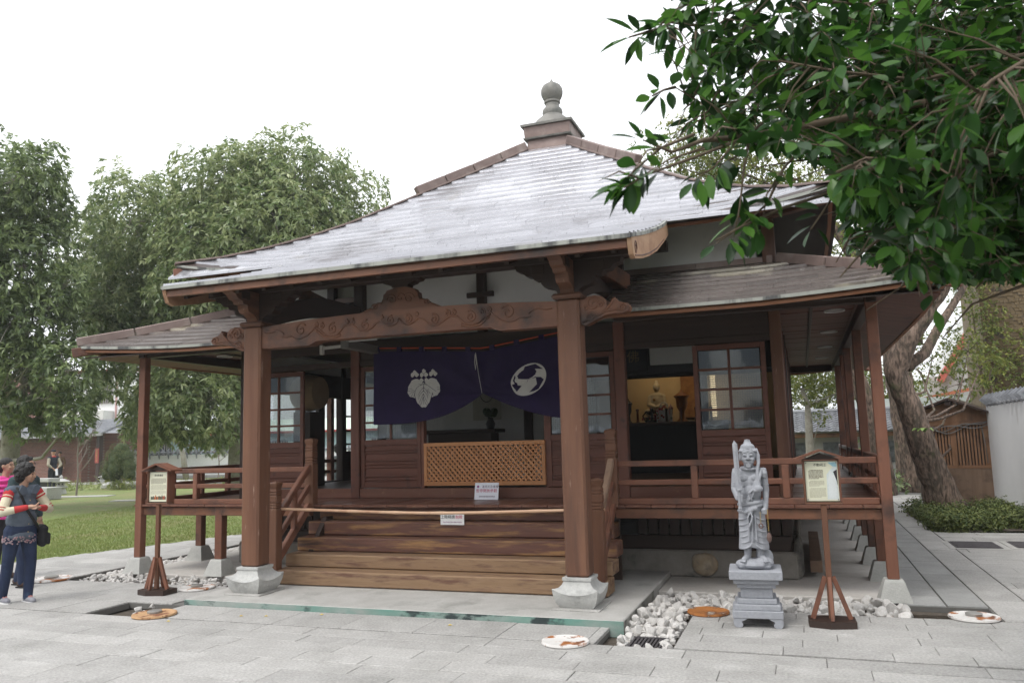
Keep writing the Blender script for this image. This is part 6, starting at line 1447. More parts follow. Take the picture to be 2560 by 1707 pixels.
# right: camphor trees
def knotty(path, rs, seed):
    q = random.Random(seed); P = []; Rr = []
    for i in range(len(path)-1):
        for k in range(4):
            t = k/4; P.append(V(path[i]).lerp(V(path[i+1]), t)+V((q.uniform(-.02, .02), q.uniform(-.02, .02), 0))); Rr.append((rs[i]*(1-t)+rs[i+1]*t)*q.uniform(.95, 1.06))
    P.append(V(path[-1])); Rr.append(rs[-1]); return P, Rr
R3 = [(6.23, 11.02, 3.62, 0.5), (6.63, 12.07, 3.1, 0.7), (7.17, 12.31, 2.56, 0.6), (6.8, 12.71, 2.15, 0.5), (7.48, 11.76, 2.85, 0.5), (7.43, 12.56, 3.27, 0.5), (6.35, 11.89, 2.83, 0.5), (5.54, 11.06, 5.58, 0.8), (6.22, 11.86, 6.15, 1.0), (6.91, 12.13, 5.4, .9), (7.16, 11.58, 4.74, 0.6), (5.2, 9.9, 6.3, .8), (7.3, 9.2, 6.5, 1.2), (6.3, 8.4, 7.0, 1.1)]
p, r = knotty([(6.5, 9.5, -.1), (6.29, 9.33, .66), (6.1, 9.18, 1.32), (5.87, 8.98, 2.14), (5.71, 8.85, 2.69), (5.93, 8.76, 3.22), (6.29, 8.71, 3.71), (6.62, 8.65, 4.26), (6.88, 8.55, 4.94), (6.9, 8.5, 6.2)], [.42, .27, .235, .21, .195, .18, .17, .14, .11, .07], 3); p = [V(a_)+V((-.17, -.05, 0)) for a_ in p]
tree('camphor_tree', (6.45, 9.5, 0), 'crooked thick barked camphor tree leaning beside the wooden shed', p, r, R3, M_LEAF3, M_BARK, 210, .085, .038, [([(5.75, 8.88, 2.75), (6.1, 9.1, 3.0), (6.4, 9.3, 3.5), (6.9, 9.6, 4.2), (7.3, 9.8, 5.0)], [.11, .10, .085, .06, .03])], seed=11, limb_r=.035, k=6, droop=.3)
p, r = knotty([(6.6, 16.3, -.1), (6.5, 16.08, 1.12), (6.41, 15.9, 2.27), (6.3, 15.72, 3.32), (6.27, 15.62, 4.06), (6.35, 15.45, 5.52), (6.3, 15.3, 8)], [.50, .37, .34, .32, .3, .24, .15], 4)
RT = [(1.18, 14.22, 8.93, 1.2), (1.82, 14.41, 9.24, 1.3), (2.65, 14.72, 9.1, 1.3), (3.23, 15.01, 8.54, 1.1), (2.1, 14.59, 8.63, 1.2), (3.83, 15.27, 8.19, 1.2), (4.9, 15.0, 8.0, 1.3), (6.0, 15.2, 8.2, 1.5), (5.4, 14.6, 6.6, 1.0), (7.2, 15.6, 7.2, 1.3)]
tree('camphor_tree', (6.6, 16.3, 0), 'straight mossy camphor trunk standing behind the crooked tree', p, r, RT, M_LEAF3, M_BARK, 230, .13, .05, [([(5.7, 14.8, .0), (5.59, 14.64, 1.46), (5.41, 14.46, 2.36), (5.22, 14.31, 2.97), (4.98, 14.15, 3.57), (4.6, 13.9, 5.5)], [.3, .25, .23, .2, .18, .1]), ([(6.3, 15.6, 4.2), (5.6, 14.6, 5.6), (5.17, 13.85, 6.36), (4.82, 13.66, 6.87), (4.3, 13.5, 7.6)], [.24, .2, .16, .13, .08]), ([(6.3, 12.6, 3.5), (6.27, 12.24, 5.31), (6.3, 12.13, 6.2), (6.32, 12.01, 7.19)], [.26, .24, .22, .2])], seed=12, limb_r=.05, k=6, droop=.3)
# crown of the two shrubs over the far wall, seen past the veranda
ST = [(3.91, 18.08, 3.35, .55), (4.49, 18.27, 3.5, .65), (4.98, 18.48, 3.2, .5), (3.98, 18.18, 2.75, .45), (4.4, 18.3, 2.7, .4), (4.38, 18.43, 2.0, .28)]
tree('thin_tree', (4.0, 18.5, 0), 'thin forked tree growing beyond the right veranda', [(4.0, 18.5, -.1), (4.02, 18.45, .6), (4.06, 18.33, 1.85), (4.06, 18.25, 2.45), (3.93, 18.16, 2.9)], [.13, .12, .11, .08, .05], ST, M_LEAF3, M_BARKG, 520, .10, .045, [([(4.06, 18.25, 2.4), (4.35, 18.25, 2.5), (4.9, 18.5, 2.75)], [.05, .04, .02])], seed=13, limb_r=.03, k=5)
HB = [(3.92, 24.45, 3.71, .9), (4.78, 24.74, 3.84, 1.0), (5.46, 25.05, 3.37, .9), (3.99, 24.62, 2.66, .8), (4.98, 24.98, 2.63, .9), (6.02, 25.25, 3.35, 1.0), (6.71, 25.54, 3.03, .9), (4.45, 24.72, 3.1, .9), (3.0, 24.5, 3.4, 1.0), (2.4, 24.4, 2.8, 1.0), (7.4, 25.3, 3.2, 1.0)]
t = thing('hedge', (5, 24.8, 0), 'dense olive hedge above the tiled gallery seen past the veranda', 'hedge')
MB().tube([(4.6, 24.9, 0), (4.6, 24.9, 2.6)], .12, 8).build('trunk', M_BARKG, t)
leaf_cloud('foliage', HB, 420, .11, .05, M_LEAF3, t, k=5, seed=15)
hv = [(8.34, 16.9, 4.89, .5), (8.9, 17.1, 3.75, .7), (8.25, 16.9, 3.3, .6), (9.1, 17.0, 2.8, .7), (8.75, 17.0, 4.5, .5), (8.0, 16.6, 3.9, .5), (9.5, 17, 3.4, .6), (8.5, 16.8, 5.6, .6)]
t = thing('climbing_shrub', (8.6, 16.9, 0), 'yellow green shrub climbing the brown shingled house wall', 'shrub')
MB().tube([(8.6, 16.9, 0), (8.5, 16.9, 2), (8.4, 16.9, 4.8)], [.05, .04, .02], 6).build('stem', M_TWIG, t); leaf_cloud('foliage', hv, 330, .11, .05, M_LEAF3, t, k=5, seed=16)
# ground cover bed at the foot of the crooked tree
gc_p = [(5.62, 9.6), (5.72, 8.6), (5.82, 6.95), (6.3, 6.85), (7.0, 7.05), (7.28, 7.6), (7.28, 10.6), (6.5, 10.9), (5.7, 10.6)]
sheet('soil_bed', gc_p, .012, M_SOIL)
gcl = []
q = random.Random(7)
while len(gcl) < 120:
    x, y = q.uniform(5.7, 7.25), q.uniform(6.95, 10.5)
    if x < 5.62+(9.5-y)*.02+.12: continue
    if (x-6.45)**2+(y-9.5)**2 < .35: continue
    gcl.append((x, y, .06, q.uniform(.13, .24)))
tag(leaf_cloud('ground_cover', gcl, 3000, .055, .022, mat('bed_green', (.05, .09, .028), (.09, .13, .045), 2, rough=.7, bump=0, tone=(.24, .26, .08), trans=.15), None, k=4, droop=.15, shell=.5, seed=17), 'low dark green ground cover at the foot of the crooked tree', 'plants')
t = thing('stray_bush', (6.2, 12.5, 0), 'dark bush growing between the camphor trunks', 'bush')
MB().tube([(5.5, 14.8, 0), (5.5, 14.8, .8)], .03, 6).build('stem', M_TWIG, t)
leaf_cloud('foliage', [(5.55, 14.6, .3, .4), (5.4, 14.9, .8, .45), (5.9, 15.2, .25, .4), (7.1, 15.2, .5, .5), (7.2, 15.6, 1.1, .5), (7.0, 15.0, .2, .4)], 240, .16, .06, M_LEAF2, t, k=5, seed=18)
t = thing('fern_plant', (5.93, 9.0, 1.9), 'light green fern growing on the trunk of the crooked tree', 'fern')
fm = MB()
for a, l in ((-2.9, .26), (-2.5, .18), (-.4, .16), (-1.9, .2), (-3.3, .2)):
    d = V((math.cos(a), math.sin(a)*.6-.4, .1)).normalized(); s_ = d.cross(V((0, 0, 1))).normalized(); b = V((5.93, 8.72, 1.55))
    P_ = [b+d*l*f+V((0, 0, .10*math.sin(f*2.6)-.05*f)) for f in (0, .35, .7, 1)]; w_ = [.012, .05, .045, .004]
    fm.add([P_[i]+s_*w_[i]*sg2 for i in range(4) for sg2 in (-1, 1)], [(2*i, 2*i+1, 2*i+3, 2*i+2) for i in range(3)])
fm.build('fronds', flat('fern_green', (.22, .33, .09), .5), t)
# pot plant on the shed wall side
t = thing('papaya_shoot', (8.2, 13.0, 0), 'young shoot with palmate leaves rising above the white wall', 'plant')
MB().tube([(7.75, 12.2, 0), (7.75, 12.2, 2.3), (7.72, 12.2, 2.7), (7.8, 12.2, 2.9)], [.02, .018, .015, .01], 6).build('stem', M_TWIG, t)
leaf_cloud('leaves', [(7.8, 12.2, 2.95, .14), (7.66, 12.2, 2.7, .1), (8.0, 12.2, 2.9, .12)], 260, .22, .06, M_LEAF3, t, k=5, droop=.7, seed=19, tone_p=.8)
# ================================================================== FOREGROUND FIG BRANCHES
BR = [[(5.53, -2.19, 3.98), (4.78, -2.85, 3.71), (4.14, -3.67, 3.34), (3.73, -4.33, 3.15), (3.52, -4.71, 3.04), (3.47, -4.83, 2.96)], [(5.43, -2.38, 3.49), (4.72, -3.03, 3.27), (4.21, -3.62, 3.14), (3.79, -4.27, 2.89), (3.61, -4.64, 2.75), (3.53, -4.78, 2.77)], [(5.27, -2.81, 3.12), (4.51, -3.59, 2.89), (4.0, -4.29, 2.76), (3.76, -4.78, 2.56), (3.61, -5.03, 2.43), (3.49, -5.17, 2.35), (3.43, -5.23, 2.3)], [(3.76, -4.78, 2.56), (3.63, -4.97, 2.5), (3.55, -5.1, 2.43), (3.48, -5.18, 2.45)], [(5.18, -3.02, 2.81), (4.46, -3.79, 2.65), (4.07, -4.33, 2.48), (3.85, -4.71, 2.33), (3.72, -4.91, 2.23), (3.65, -4.98, 2.18)], [(5.1, -3.23, 2.57), (4.59, -3.83, 2.47), (4.23, -4.36, 2.32), (4.07, -4.61, 2.17), (4.0, -4.73, 2.08)], [(4.99, -3.57, 2.42), (4.63, -4.0, 2.3), (4.39, -4.29, 2.2), (4.24, -4.54, 2.11), (4.24, -4.59, 2.02)], [(5.01, -3.76, 3.13), (4.62, -4.19, 2.92), (4.31, -4.5, 2.77), (4.04, -4.8, 2.72), (3.87, -4.97, 2.71)], [(4.91, -3.95, 2.65), (4.55, -4.38, 2.52), (4.26, -4.68, 2.41), (4.06, -4.96, 2.35), (3.95, -5.1, 2.3)], [(5.03, -3.64, 2.27), (4.71, -4.07, 2.21), (4.5, -4.35, 2.12), (4.42, -4.47, 2.05)], [(5.17, -3.34, 3.57), (4.59, -3.84, 3.39), (4.17, -4.28, 3.19), (3.82, -4.62, 3.12), (3.62, -4.79, 3.09)], [(4.62, -4.79, 2.59), (4.47, -5.06, 2.55), (4.36, -5.19, 2.46), (4.29, -5.26, 2.38)], [(5.46, -2.08, 2.93), (4.86, -2.63, 3.03), (4.32, -3.13, 2.98), (3.93, -3.58, 2.85), (3.76, -3.84, 2.76)], [(5.5, -1.81, 2.66), (4.98, -2.33, 2.74), (4.62, -2.79, 2.79), (4.3, -3.11, 2.75), (4.06, -3.39, 2.62)]]
FT = thing('fig_tree', (8.2, -2.2, 0), 'overhanging fig tree branches with glossy oval leaves at top right', 'tree')
MB().tube([(8.3, -2.2, -.1), (8.2, -2.2, 1.2), (7.9, -2.3, 2.4), (7.2, -2.4, 3.4), (6.3, -2.4, 4.2)], [.45, .36, .3, .22, .14], 12).build('trunk', M_BARKG, FT, smooth=True)
q = random.Random(31); LV = []     # (point, direction, size)
bmb = MB()
_pu = [-1300, 170, 190, 290, 345, 350, 420, 480, 560, 640, 720, 790, 835, 920, 1020, 1120, 1300, 1800]; _pv = [495, 495, 545, 545, 480, 385, 380, 380, 380, 395, 405, 430, 640, 680, 735, 715, 715, 715]
def inside(p):
    """the pruned envelope of the overhanging boughs: they are cut back above the temple eaves"""
    x, y = scr(p); yy = 853-y
    if yy > np.interp(x, _pu, _pv)-12: return False
    lim = 320 if yy < 150 else (430 if yy < 300 else (200 if yy > 330 else 300)); return x > lim
def twig(P, r0, lv, dens):
    P = [V(p) for p in P]; L = sum((P[i+1]-P[i]).length for i in range(len(P)-1)); m_ = max(3, int(L/.035)); pts_ = []
    for i in range(m_+1):
        t = i/m_*(len(P)-1); a = min(int(t), len(P)-2); pts_.append(P[a].lerp(P[a+1], t-a))
    bmb.tube(P, [r0*(1-.8*i/(len(P)-1)) for i in range(len(P))], 6)
    for i, p in enumerate(pts_):
        t = i/m_
        d = (pts_[min(i+1, m_)]-pts_[max(i-1, 0)]).normalized()
        if lv > 0 and q.random() < dens and t > .05:
            o = V((q.gauss(0, 1), q.gauss(0, 1), q.gauss(-.15, .8))); o = (o-d*o.dot(d)).normalized(); e = (o+d*q.uniform(.3, 1.1)).normalized(); l = q.uniform(.16, .42)*(1.15-.5*t)*(1 if lv > 1 else .55)
            (twig([p, p+e*l*.5+V((0, 0, .01)), p+e*l+V((0, 0, -.03))], r0*.38, lv-1, .16) if inside(p) and inside(p+e*l) else None)
        if lv < 2 and not inside(p): return
        if (lv == 0 or t > .72) and q.random() < .85:
            o = V((q.gauss(0, 1), q.gauss(0, 1), q.gauss(.1, .7))); o = (o-d*o.dot(d)).normalized(); LV.append((p, (o+d*q.uniform(.4, 1.3)+V((0, 0, -.25))).normalized(), q.uniform(.052, .10)))
    for j in range(3): LV.append((pts_[-1], (d+V((q.gauss(0, .5), q.gauss(0, .5), q.gauss(-.1, .4)))).normalized(), q.uniform(.05, .09)))
XB = []
for b in BR:
    if b[0][1] < -4.5: continue
    for k_, off in enumerate(((.22, .35, .10), (.45, .75, .22), (.1, .15, -.22))):
        XB.append([tuple(V(p)+V(off)*(.6+.4*i/len(b))+V((q.uniform(-.08, .08), q.uniform(-.08, .08), q.uniform(-.05, .05)))) for i, p in enumerate(b[:4 if k_ else 3])])
def free_twig(P, n):
    P = [V(a) for a in P]; bmb.tube(P, [.006, .004, .003, .0015][:len(P)], 5)
    for i in range(n):
        t = q.uniform(.15, 1)*(len(P)-1); a = min(int(t), len(P)-2); p = P[a].lerp(P[a+1], t-a); d = (P[a+1]-P[a]).normalized()
        o = V((q.gauss(0, 1), q.gauss(0, 1), q.gauss(0, .7))); o = (o-d*o.dot(d)).normalized(); FREE.append((p, (o+d*q.uniform(.4, 1.2)+V((0, 0, -.2))).normalized(), q.uniform(.07, .11)))
    FREE.append((P[-1], d, .08))
FREE = []
free_twig([(3.76, -4.78, 2.56), (3.74, -4.84, 2.44), (3.72, -4.88, 2.30), (3.70, -4.92, 2.20)], 11)
free_twig([(3.85, -4.71, 2.45), (3.80, -4.78, 2.33), (3.72, -4.91, 2.23), (3.65, -4.98, 2.17)], 10)
free_twig([(4.07, -4.33, 2.55), (4.0, -4.45, 2.40), (3.93, -4.58, 2.28)], 8)
free_twig([(4.24, -4.54, 2.3), (4.26, -4.60, 2.12), (4.27, -4.64, 1.98)], 6)
free_twig([(3.61, -5.03, 2.5), (3.52, -5.12, 2.44), (3.46, -5.2, 2.36), (3.42, -5.25, 2.30)], 12)
free_twig([(3.80, -4.72, 2.62), (3.72, -4.86, 2.52), (3.66, -4.95, 2.42), (3.60, -5.02, 2.36)], 12)
free_twig([(3.95, -4.5, 2.62), (3.86, -4.66, 2.48), (3.80, -4.78, 2.36), (3.78, -4.82, 2.24)], 12)
free_twig([(3.9, -4.3, 2.75), (3.75, -4.5, 2.62), (3.66, -4.66, 2.52), (3.58, -4.76, 2.46)], 10)
free_twig([(3.47, -4.83, 2.96), (3.44, -4.88, 2.93), (3.41, -4.93, 2.90)], 8)
free_twig([(3.53, -4.78, 2.77), (3.50, -4.84, 2.74), (3.47, -4.9, 2.70)], 8)
for b in BR: twig(b, .011, 2, .72)
for b in XB: twig(b, .009, 2, .8)
for b in BR: bmb.tube([b[0], V(b[0]).lerp(V((7.2, -2.4, 3.4)), .5)+V((0, 0, .1)), (7.2, -2.4, 3.4)], [.011, .02, .05], 6)
bmb.build('branches', M_TWIG, FT, smooth=True)
prof = [(0, .0), (.10, .12), (.28, .36), (.5, .46), (.72, .38), (.88, .19), (1.0, 0)]
def leaf_mesh(p, d, l, roll):
    s_ = d.cross(V((0, 0, 1)));
    if s_.length < .05: s_ = d.cross(V((1, 0, 0)))
    s_.normalize(); n_ = s_.cross(d); s_, n_ = s_*math.cos(roll)+n_*math.sin(roll), n_*math.cos(roll)-s_*math.sin(roll)
    st_ = p+d*l*.15; vs = []; w = l*.86
    for f, a in prof:
        c = st_+d*l*f-n_*(.10*l*f*f); vs += [c+s_*a*w*.5+n_*a*w*.11, c, c-s_*a*w*.5+n_*a*w*.11]
    fs = []
    for i in range(len(prof)-1):
        a = 3*i; fs += [(a, a+1, a+4, a+3), (a+1, a+2, a+5, a+4)]
    return vs, fs
leaves = []
for k_, (p, d, l) in enumerate(LV+FREE):
    w = (p-cam_o.location).dot(_f)
    if w < 1.0: continue
    x, y = scr(p)
    if k_ < len(LV) and not inside(p+d*l*.8): continue
    if abs(x) > 1500 or abs(y) > 1050: continue
    leaves.append((l/w, p, d, l))
leaves.sort(key=lambda t: -t[0])
lm = MB(); tone = []
M_FL = [M_FICUS, mat('ficus_leaf_light', (.065, .175, .026), (.10, .225, .036), 2.0, rough=.36, bump=0, trans=.45, spec=.35), mat('ficus_leaf_deep', (.014, .046, .011), (.022, .062, .015), 2.0, rough=.33, bump=0, trans=.25, spec=.35)]
for i, (sz, p, d, l) in enumerate(leaves):
    vs, fs = leaf_mesh(p, d, l, q.gauss(0, .5))
    if i < 298: MB().add(vs, fs).build('leaf', q.choice(M_FL), FT, smooth=True)
    else: lm.add(vs, fs, q.choice((0, 0, 1, 1, 2, 2)))
leaf_cloud('crown', [(5.2, -5.0, 4.7, 1.0), (6.2, -4.2, 5.0, 1.3), (7.0, -5.6, 4.3, 1.5), (6.0, -6.6, 4.3, 1.2), (7.6, -3.2, 4.9, 1.6), (4.8, -6.7, 4.5, .9), (8.2, -6.2, 3.3, 1.4), (8.4, -4.2, 3.2, 1.4), (5.2, -3.4, 5.3, 1.1), (6.8, -1.6, 5.6, 1.3), (7.0, -7.8, 3.8, 1.3), (5.8, -8.3, 4.6, 1.2)], 330, .11, .05, M_FICUS, FT, k=6, shell=.3, seed=41, droop=.3)
print('FIG leaves', len(leaves))
tag(lm.build('leaves', M_FL, FT, smooth=True), kind='stuff')
# ================================================================== PEOPLE
M_SKIN = mat('skin', (.40, .23, .155), (.45, .27, .19), 6, rough=.5, bump=.03)
M_HAIR = mat('black_hair', (.010, .009, .009), (.022, .019, .018), 60, rough=.5, bump=.6, bsc=90)
def cloth(nm, a, b=None, **k): return mat(nm, a, b or tuple(x*1.35 for x in a), k.pop('sc', 7), rough=.85, bump=k.pop('bump', .35), bsc=k.pop('bsc', 14), **k)
def person(loc, rz, H, label, arms, top_m, trou_m, shoe_m, head_yaw=0, head_tilt=0, hair='short', sleeve_m=None, stance=(.07, .07, 0, 0), vox=.009, cap=None, collar=None, hem=.86, stout=1.0, group=None, cuff_m=None):
    """faces -Y before rz; arms: (elbow, wrist, palm direction) for the right (-x) and the left (+x) side, in a 1.7 m frame"""
    t = thing('person', loc, label, 'person', group, rz); k = H/1.7
    S = lambda p: V((p[0]*k, p[1]*k, p[2]*k))
    hm = Matrix.Translation((0, .01, 1.50)) @ Matrix.Rotation(head_yaw, 4, 'Z') @ Matrix.Rotation(head_tilt, 4, 'X') @ Matrix.Translation((0, -.01, -1.50))
    hp = lambda p: S(hm @ V(p))
    H3 = Matrix.Rotation(head_yaw, 3, 'Z')
    e = lambda mb, c, r, M=None: mb.ell(S(c), tuple(x*k for x in r), 14, 9, M)
    eh = lambda mb, c, r: mb.ell(hp(c), tuple(x*k for x in r), 14, 10, H3)
    c = lambda mb, p, q, a, b, n=10: mb.caps(S(p), S(q), a*k, b*k, n)
    ls, rs, ly, ry = stance
    legs = [((-.09, 0, .90), (-rs-.01, -.03+ry*.55, .50), (-rs, ry, .09)), ((.09, 0, .90), (ls+.01, -.03+ly*.55, .50), (ls, ly, .09))]
    sh = [(-.165, .015, 1.385), (.165, .015, 1.385)]
    b = MB()
    e(b, (0, 0, .94), (.15*stout, .105*stout, .11)); e(b, (0, .0, 1.09), (.13*stout, .095*stout, .13)); e(b, (0, .01, 1.27), (.15, .10, .15))
    c(b, sh[0], sh[1], .055, .055); c(b, (0, .015, 1.40), (0, -.005, 1.53), .052, .050)
    eh(b, (0, -.005, 1.605), (.074, .090, .100)); eh(b, (0, -.045, 1.545), (.055, .055, .055)); eh(b, (0, -.07, 1.515), (.026, .022, .02))
    b.caps(hp((0, -.093, 1.605)), hp((0, -.108, 1.572)), .009*k, .014*k, 8); eh(b, (-.035, -.075, 1.567), (.024, .02, .022)); eh(b, (.035, -.075, 1.567), (.024, .02, .022))
    b.tube([hp((-.04, -.084, 1.622)), hp((0, -.094, 1.620)), hp((.04, -.084, 1.622))], [.006*k, .009*k, .006*k], 6)
    eh(b, (0, -.092, 1.540), (.022, .010, .006)); eh(b, (0, -.090, 1.531), (.019, .010, .006))
    for s in (-1, 1): eh(b, (s*.076, .005, 1.585), (.010, .018, .03))
    for (h, kn, an) in legs: c(b, h, kn, .082*stout, .055); c(b, kn, an, .052, .036)
    for i, (el, wr, pd_) in enumerate(arms):
        c(b, sh[i], el, .046, .038); c(b, el, wr, .036, .024)
        d = V(pd_).normalized(); pc = V(wr)+d*.05; sd_ = d.cross(V((0, 0, 1)) if abs(d.z) < .8 else V((0, 1, 0))).normalized()
        nn = sd_.cross(d)
        b.caps(S(V(wr)), S(pc), .024*k, .028*k, 8); b.caps(S(pc+sd_*.016), S(pc-sd_*.016), .024*k, .024*k, 8)
        for f, (o_, l_) in enumerate(((-.030, .060), (-.010, .070), (.010, .066), (.030, .052))):
            f0 = pc+d*.022+sd_*o_; f1 = f0+d*l_*.55-nn*.008*(1 if i else -1); f2 = f1+(d*.6-nn*.7*(1 if i else -1)).normalized()*l_*.5
            b.caps(S(f0), S(f1), .0098*k, .009*k, 7); b.caps(S(f1), S(f2), .009*k, .008*k, 7)
        f0 = V(wr)+d*.03+sd_*.022*(-1 if i else 1); f1 = f0+(d*.7+sd_*.7*(-1 if i else 1)).normalized()*.035; b.caps(S(f0), S(f1), .012*k, .010*k, 7); b.caps(S(f1), S(f1+d*.028), .010*k, .009*k, 7)
    bd = blob('body', b, vox*.8, M_SKIN, t, 2, .4, shift=False)
    ey = MB()
    for s in (-1, 1): ey.ell(hp((s*.030, -.0835, 1.603)), (.013*k, .006*k, .0055*k), 8, 5, H3); ey.tube([hp((s*.014, -.092, 1.624)), hp((s*.032, -.090, 1.629)), hp((s*.05, -.078, 1.622))], .0035*k, 5)
    ey.build('eyes', M_BLACK, bd, shift=False)
    MB().ell(hp((0, -.1, 1.5365)), (.021*k, .005*k, .006*k), 8, 5, H3).build('lips', flat('lip_red', (.35, .11, .09), .5), bd, shift=False)
    j = MB()
    e(j, (0, .0, hem+.07), (.175*stout, .13*stout, .085)); e(j, (0, 0, 1.02), (.165*stout, .125*stout, .16)); e(j, (0, .005, 1.2), (.168*stout**.5, .125, .16)); e(j, (0, .012, 1.32), (.168, .115, .11)); c(j, sh[0], sh[1], .07, .07)
    if sleeve_m is None:
        for i, (el, wr, _) in enumerate(arms): c(j, sh[i], el, .066, .058); c(j, el, V(el).lerp(V(wr), .93), .056, .042)
    blob('jacket' if sleeve_m is None else 'vest', j, vox, top_m, t, 3, shift=False)
    if sleeve_m is not None:
        for i, (el, wr, _) in enumerate(arms):
            sl = MB(); c(sl, sh[i], el, .062, .056); c(sl, el, V(el).lerp(V(wr), .5), .054, .046); so = blob('sleeve', sl, vox, sleeve_m, t, 2, shift=False)
            if cuff_m:
                cf = MB(); c(cf, V(el).lerp(V(wr), .5), V(el).lerp(V(wr), .95), .046, .036); blob('cuff', cf, vox*.9, cuff_m, so, 2, shift=False)
                st_ = MB(); A, B = V(sh[i]), V(el)
                for f, w in ((.30, .016), (.82, .007), (.93, .010)):
                    p = A.lerp(B, f); q_ = A.lerp(B, f+w/.25); rr = (.0635-.006*f)*k; st_.tube([S(p), S(q_)], rr*1.04, 14, True)
                c(st_, A.lerp(B, .02), A.lerp(B, .22), .064, .063)
                st_.build('sleeve_stripes', cuff_m, so, smooth=40, shift=False)
    tr = MB(); e(tr, (0, .0, .92), (.158*stout, .118*stout, .11))
    for (h, kn, an) in legs: c(tr, h, kn, .098*stout, .070); c(tr, kn, V(an)+V((0, 0, -.02)), .070, .056)
    blob('trousers', tr, vox, trou_m, t, 3, shift=False)
    for i, (h, kn, an) in enumerate(legs):
        s_ = MB(); a = V(an); s_.caps(S((a.x, a.y+.03, .05)), S((a.x, a.y-.12, .035)), .045*k, .036*k); s_.ell(S((a.x, a.y, .07)), (.042*k, .05*k, .05*k))
        so = blob('shoe', s_, vox*.8, shoe_m, t, 2, shift=False)
        MB().prism([((a.x+x)*k, (a.y+y)*k) for x, y in ((-.035, .07), (.035, .07), (.045, -.03), (.04, -.12), (.015, -.158), (-.015, -.158), (-.04, -.12), (-.045, -.03))], .001, .018*k, 'z').build('sole', M_WHITE if shoe_m.name.startswith('grey') else M_BLACK, so, shift=False)
    hr_ = MB(); q = random.Random(3)
    if hair == 'curly':
        eh(hr_, (0, .02, 1.63), (.105, .11, .10)); eh(hr_, (0, .05, 1.57), (.10, .085, .11))
        for i in range(150):
            a, el = q.uniform(0, 2*PI), q.uniform(-.6, 1.5); d = V((math.cos(a)*math.cos(el), math.sin(a)*math.cos(el), math.sin(el)))
            if d.y < -.35 and d.z < .55: continue
            p = V((d.x*.108, .022+d.y*.112, 1.615+d.z*.112)); r_ = q.uniform(.014, .024); eh(hr_, p, (r_, r_, r_))
    elif hair == 'long':
        eh(hr_, (0, .012, 1.635), (.084, .098, .082)); eh(hr_, (0, .05, 1.58), (.08, .065, .09)); hr_.tube([hp((0, .09, 1.60)), hp((0, .13, 1.52)), hp((.01, .15, 1.40)), hp((.02, .15, 1.28))], [.045*k, .04*k, .035*k, .012*k], 10)
    elif hair == 'short':
        eh(hr_, (0, .014, 1.637), (.084, .100, .080)); eh(hr_, (0, .045, 1.59), (.08, .062, .085))
        for i in range(60):
            a = q.uniform(0, 2*PI); el = q.uniform(0, 1.5); d = V((math.cos(a)*math.cos(el), math.sin(a)*math.cos(el), math.sin(el)))
            if d.y < -.5 and d.z < .6: continue
            r_ = q.uniform(.012, .02); eh(hr_, (d.x*.082, .014+d.y*.097, 1.635+d.z*.078), (r_, r_, r_))
    if hr_.v: blob('hair', hr_, vox*.75, M_HAIR, t, 1, .4, shift=False)
    if cap:
        cp = MB(); eh(cp, (0, .005, 1.66), (.086, .10, .062)); cp.prism([(hp((x, y, 0)).x, hp((x, y, 0)).y) for x, y in ((-.07, -.07), (-.05, -.16), (.05, -.16), (.07, -.07))], 1.645*k, 1.657*k, 'z')
        blob('cap', cp, vox*.75, cap, t, 1, shift=False)
    if collar: MB().tube([S((.078*math.cos(a), .008+.075*math.sin(a), 1.425+.015*math.sin(a))) for a in np.linspace(0, 2*PI, 16)], .024*k, 8, False).build('collar', collar, t, smooth=True, shift=False)
    return t, k
M_DENIM = cloth('dark_denim', (.075, .095, .125), (.12, .145, .18), c3=(.13, .15, .18), p3=(3, .58, .75), bsc=60, bump=.2)
M_JEAN = cloth('blue_jeans', (.012, .020, .050), (.025, .040, .085), sc=3, c3=(.07, .12, .20), p3=(2.4, .56, .75), bsc=9, bump=.5)
M_CREAM = cloth('cream_knit', (.58, .52, .36), (.66, .61, .47), bsc=90, bump=.3); M_REDK = cloth('red_knit', (.42, .025, .03), (.5, .05, .05), bsc=90, bump=.3)
M_SHOEG = cloth('grey_shoe', (.20, .20, .23), (.30, .30, .33)); M_BRN = cloth('brown_shoe', (.05, .03, .025))
M_PINK = cloth('pink_down', (.75, .05, .30), (.85, .10, .40), sc=5, bsc=5)
w1, k1 = person((-4.345, -.81, 0), rad(82), 1.48, 'woman in sleeveless denim vest over red and cream striped sleeves, hands clasped', [((-.30, -.08, 1.14), (-.075, -.225, 1.20), (.85, -.45, .15)), ((.30, -.08, 1.14), (.075, -.235, 1.185), (-.85, -.45, .20))], M_DENIM, M_JEAN, M_SHOEG, head_yaw=rad(38), head_tilt=rad(6), hair='curly', sleeve_m=M_CREAM, cuff_m=M_REDK, stance=(.10, .10, -.10, .10), vox=.008, hem=.76, stout=1.12)
S1 = lambda p: V(p)*k1
w1.rotation_euler = (rad(3.5), 0, rad(82))
hb = MB(); q = random.Random(4)
for i in range(120):
    a = 2*PI*i/120; z = .755+q.uniform(-.012, .075); hb.ell(S1((.196*math.cos(a)*1.0, .147*math.sin(a), z)), .011*k1, 5, 4)
hb.build('floral_hem', mat('floral_print', (.45, .34, .34), (.14, .15, .19), 40, rough=.9, bump=0, c3=(.4, .2, .22), p3=(50, .5, .6)), w1, shift=False)['kind'] = 'stuff'
bt = MB()
for z in (.88, .98, 1.08, 1.27): bt.ell(S1((.02, -.128 if z < 1.2 else -.118, z)), (.009*k1, .006*k1, .009*k1), 8, 5)
bt.build('buttons', flat('brass_button', (.4, .3, .15), .4), w1, shift=False)
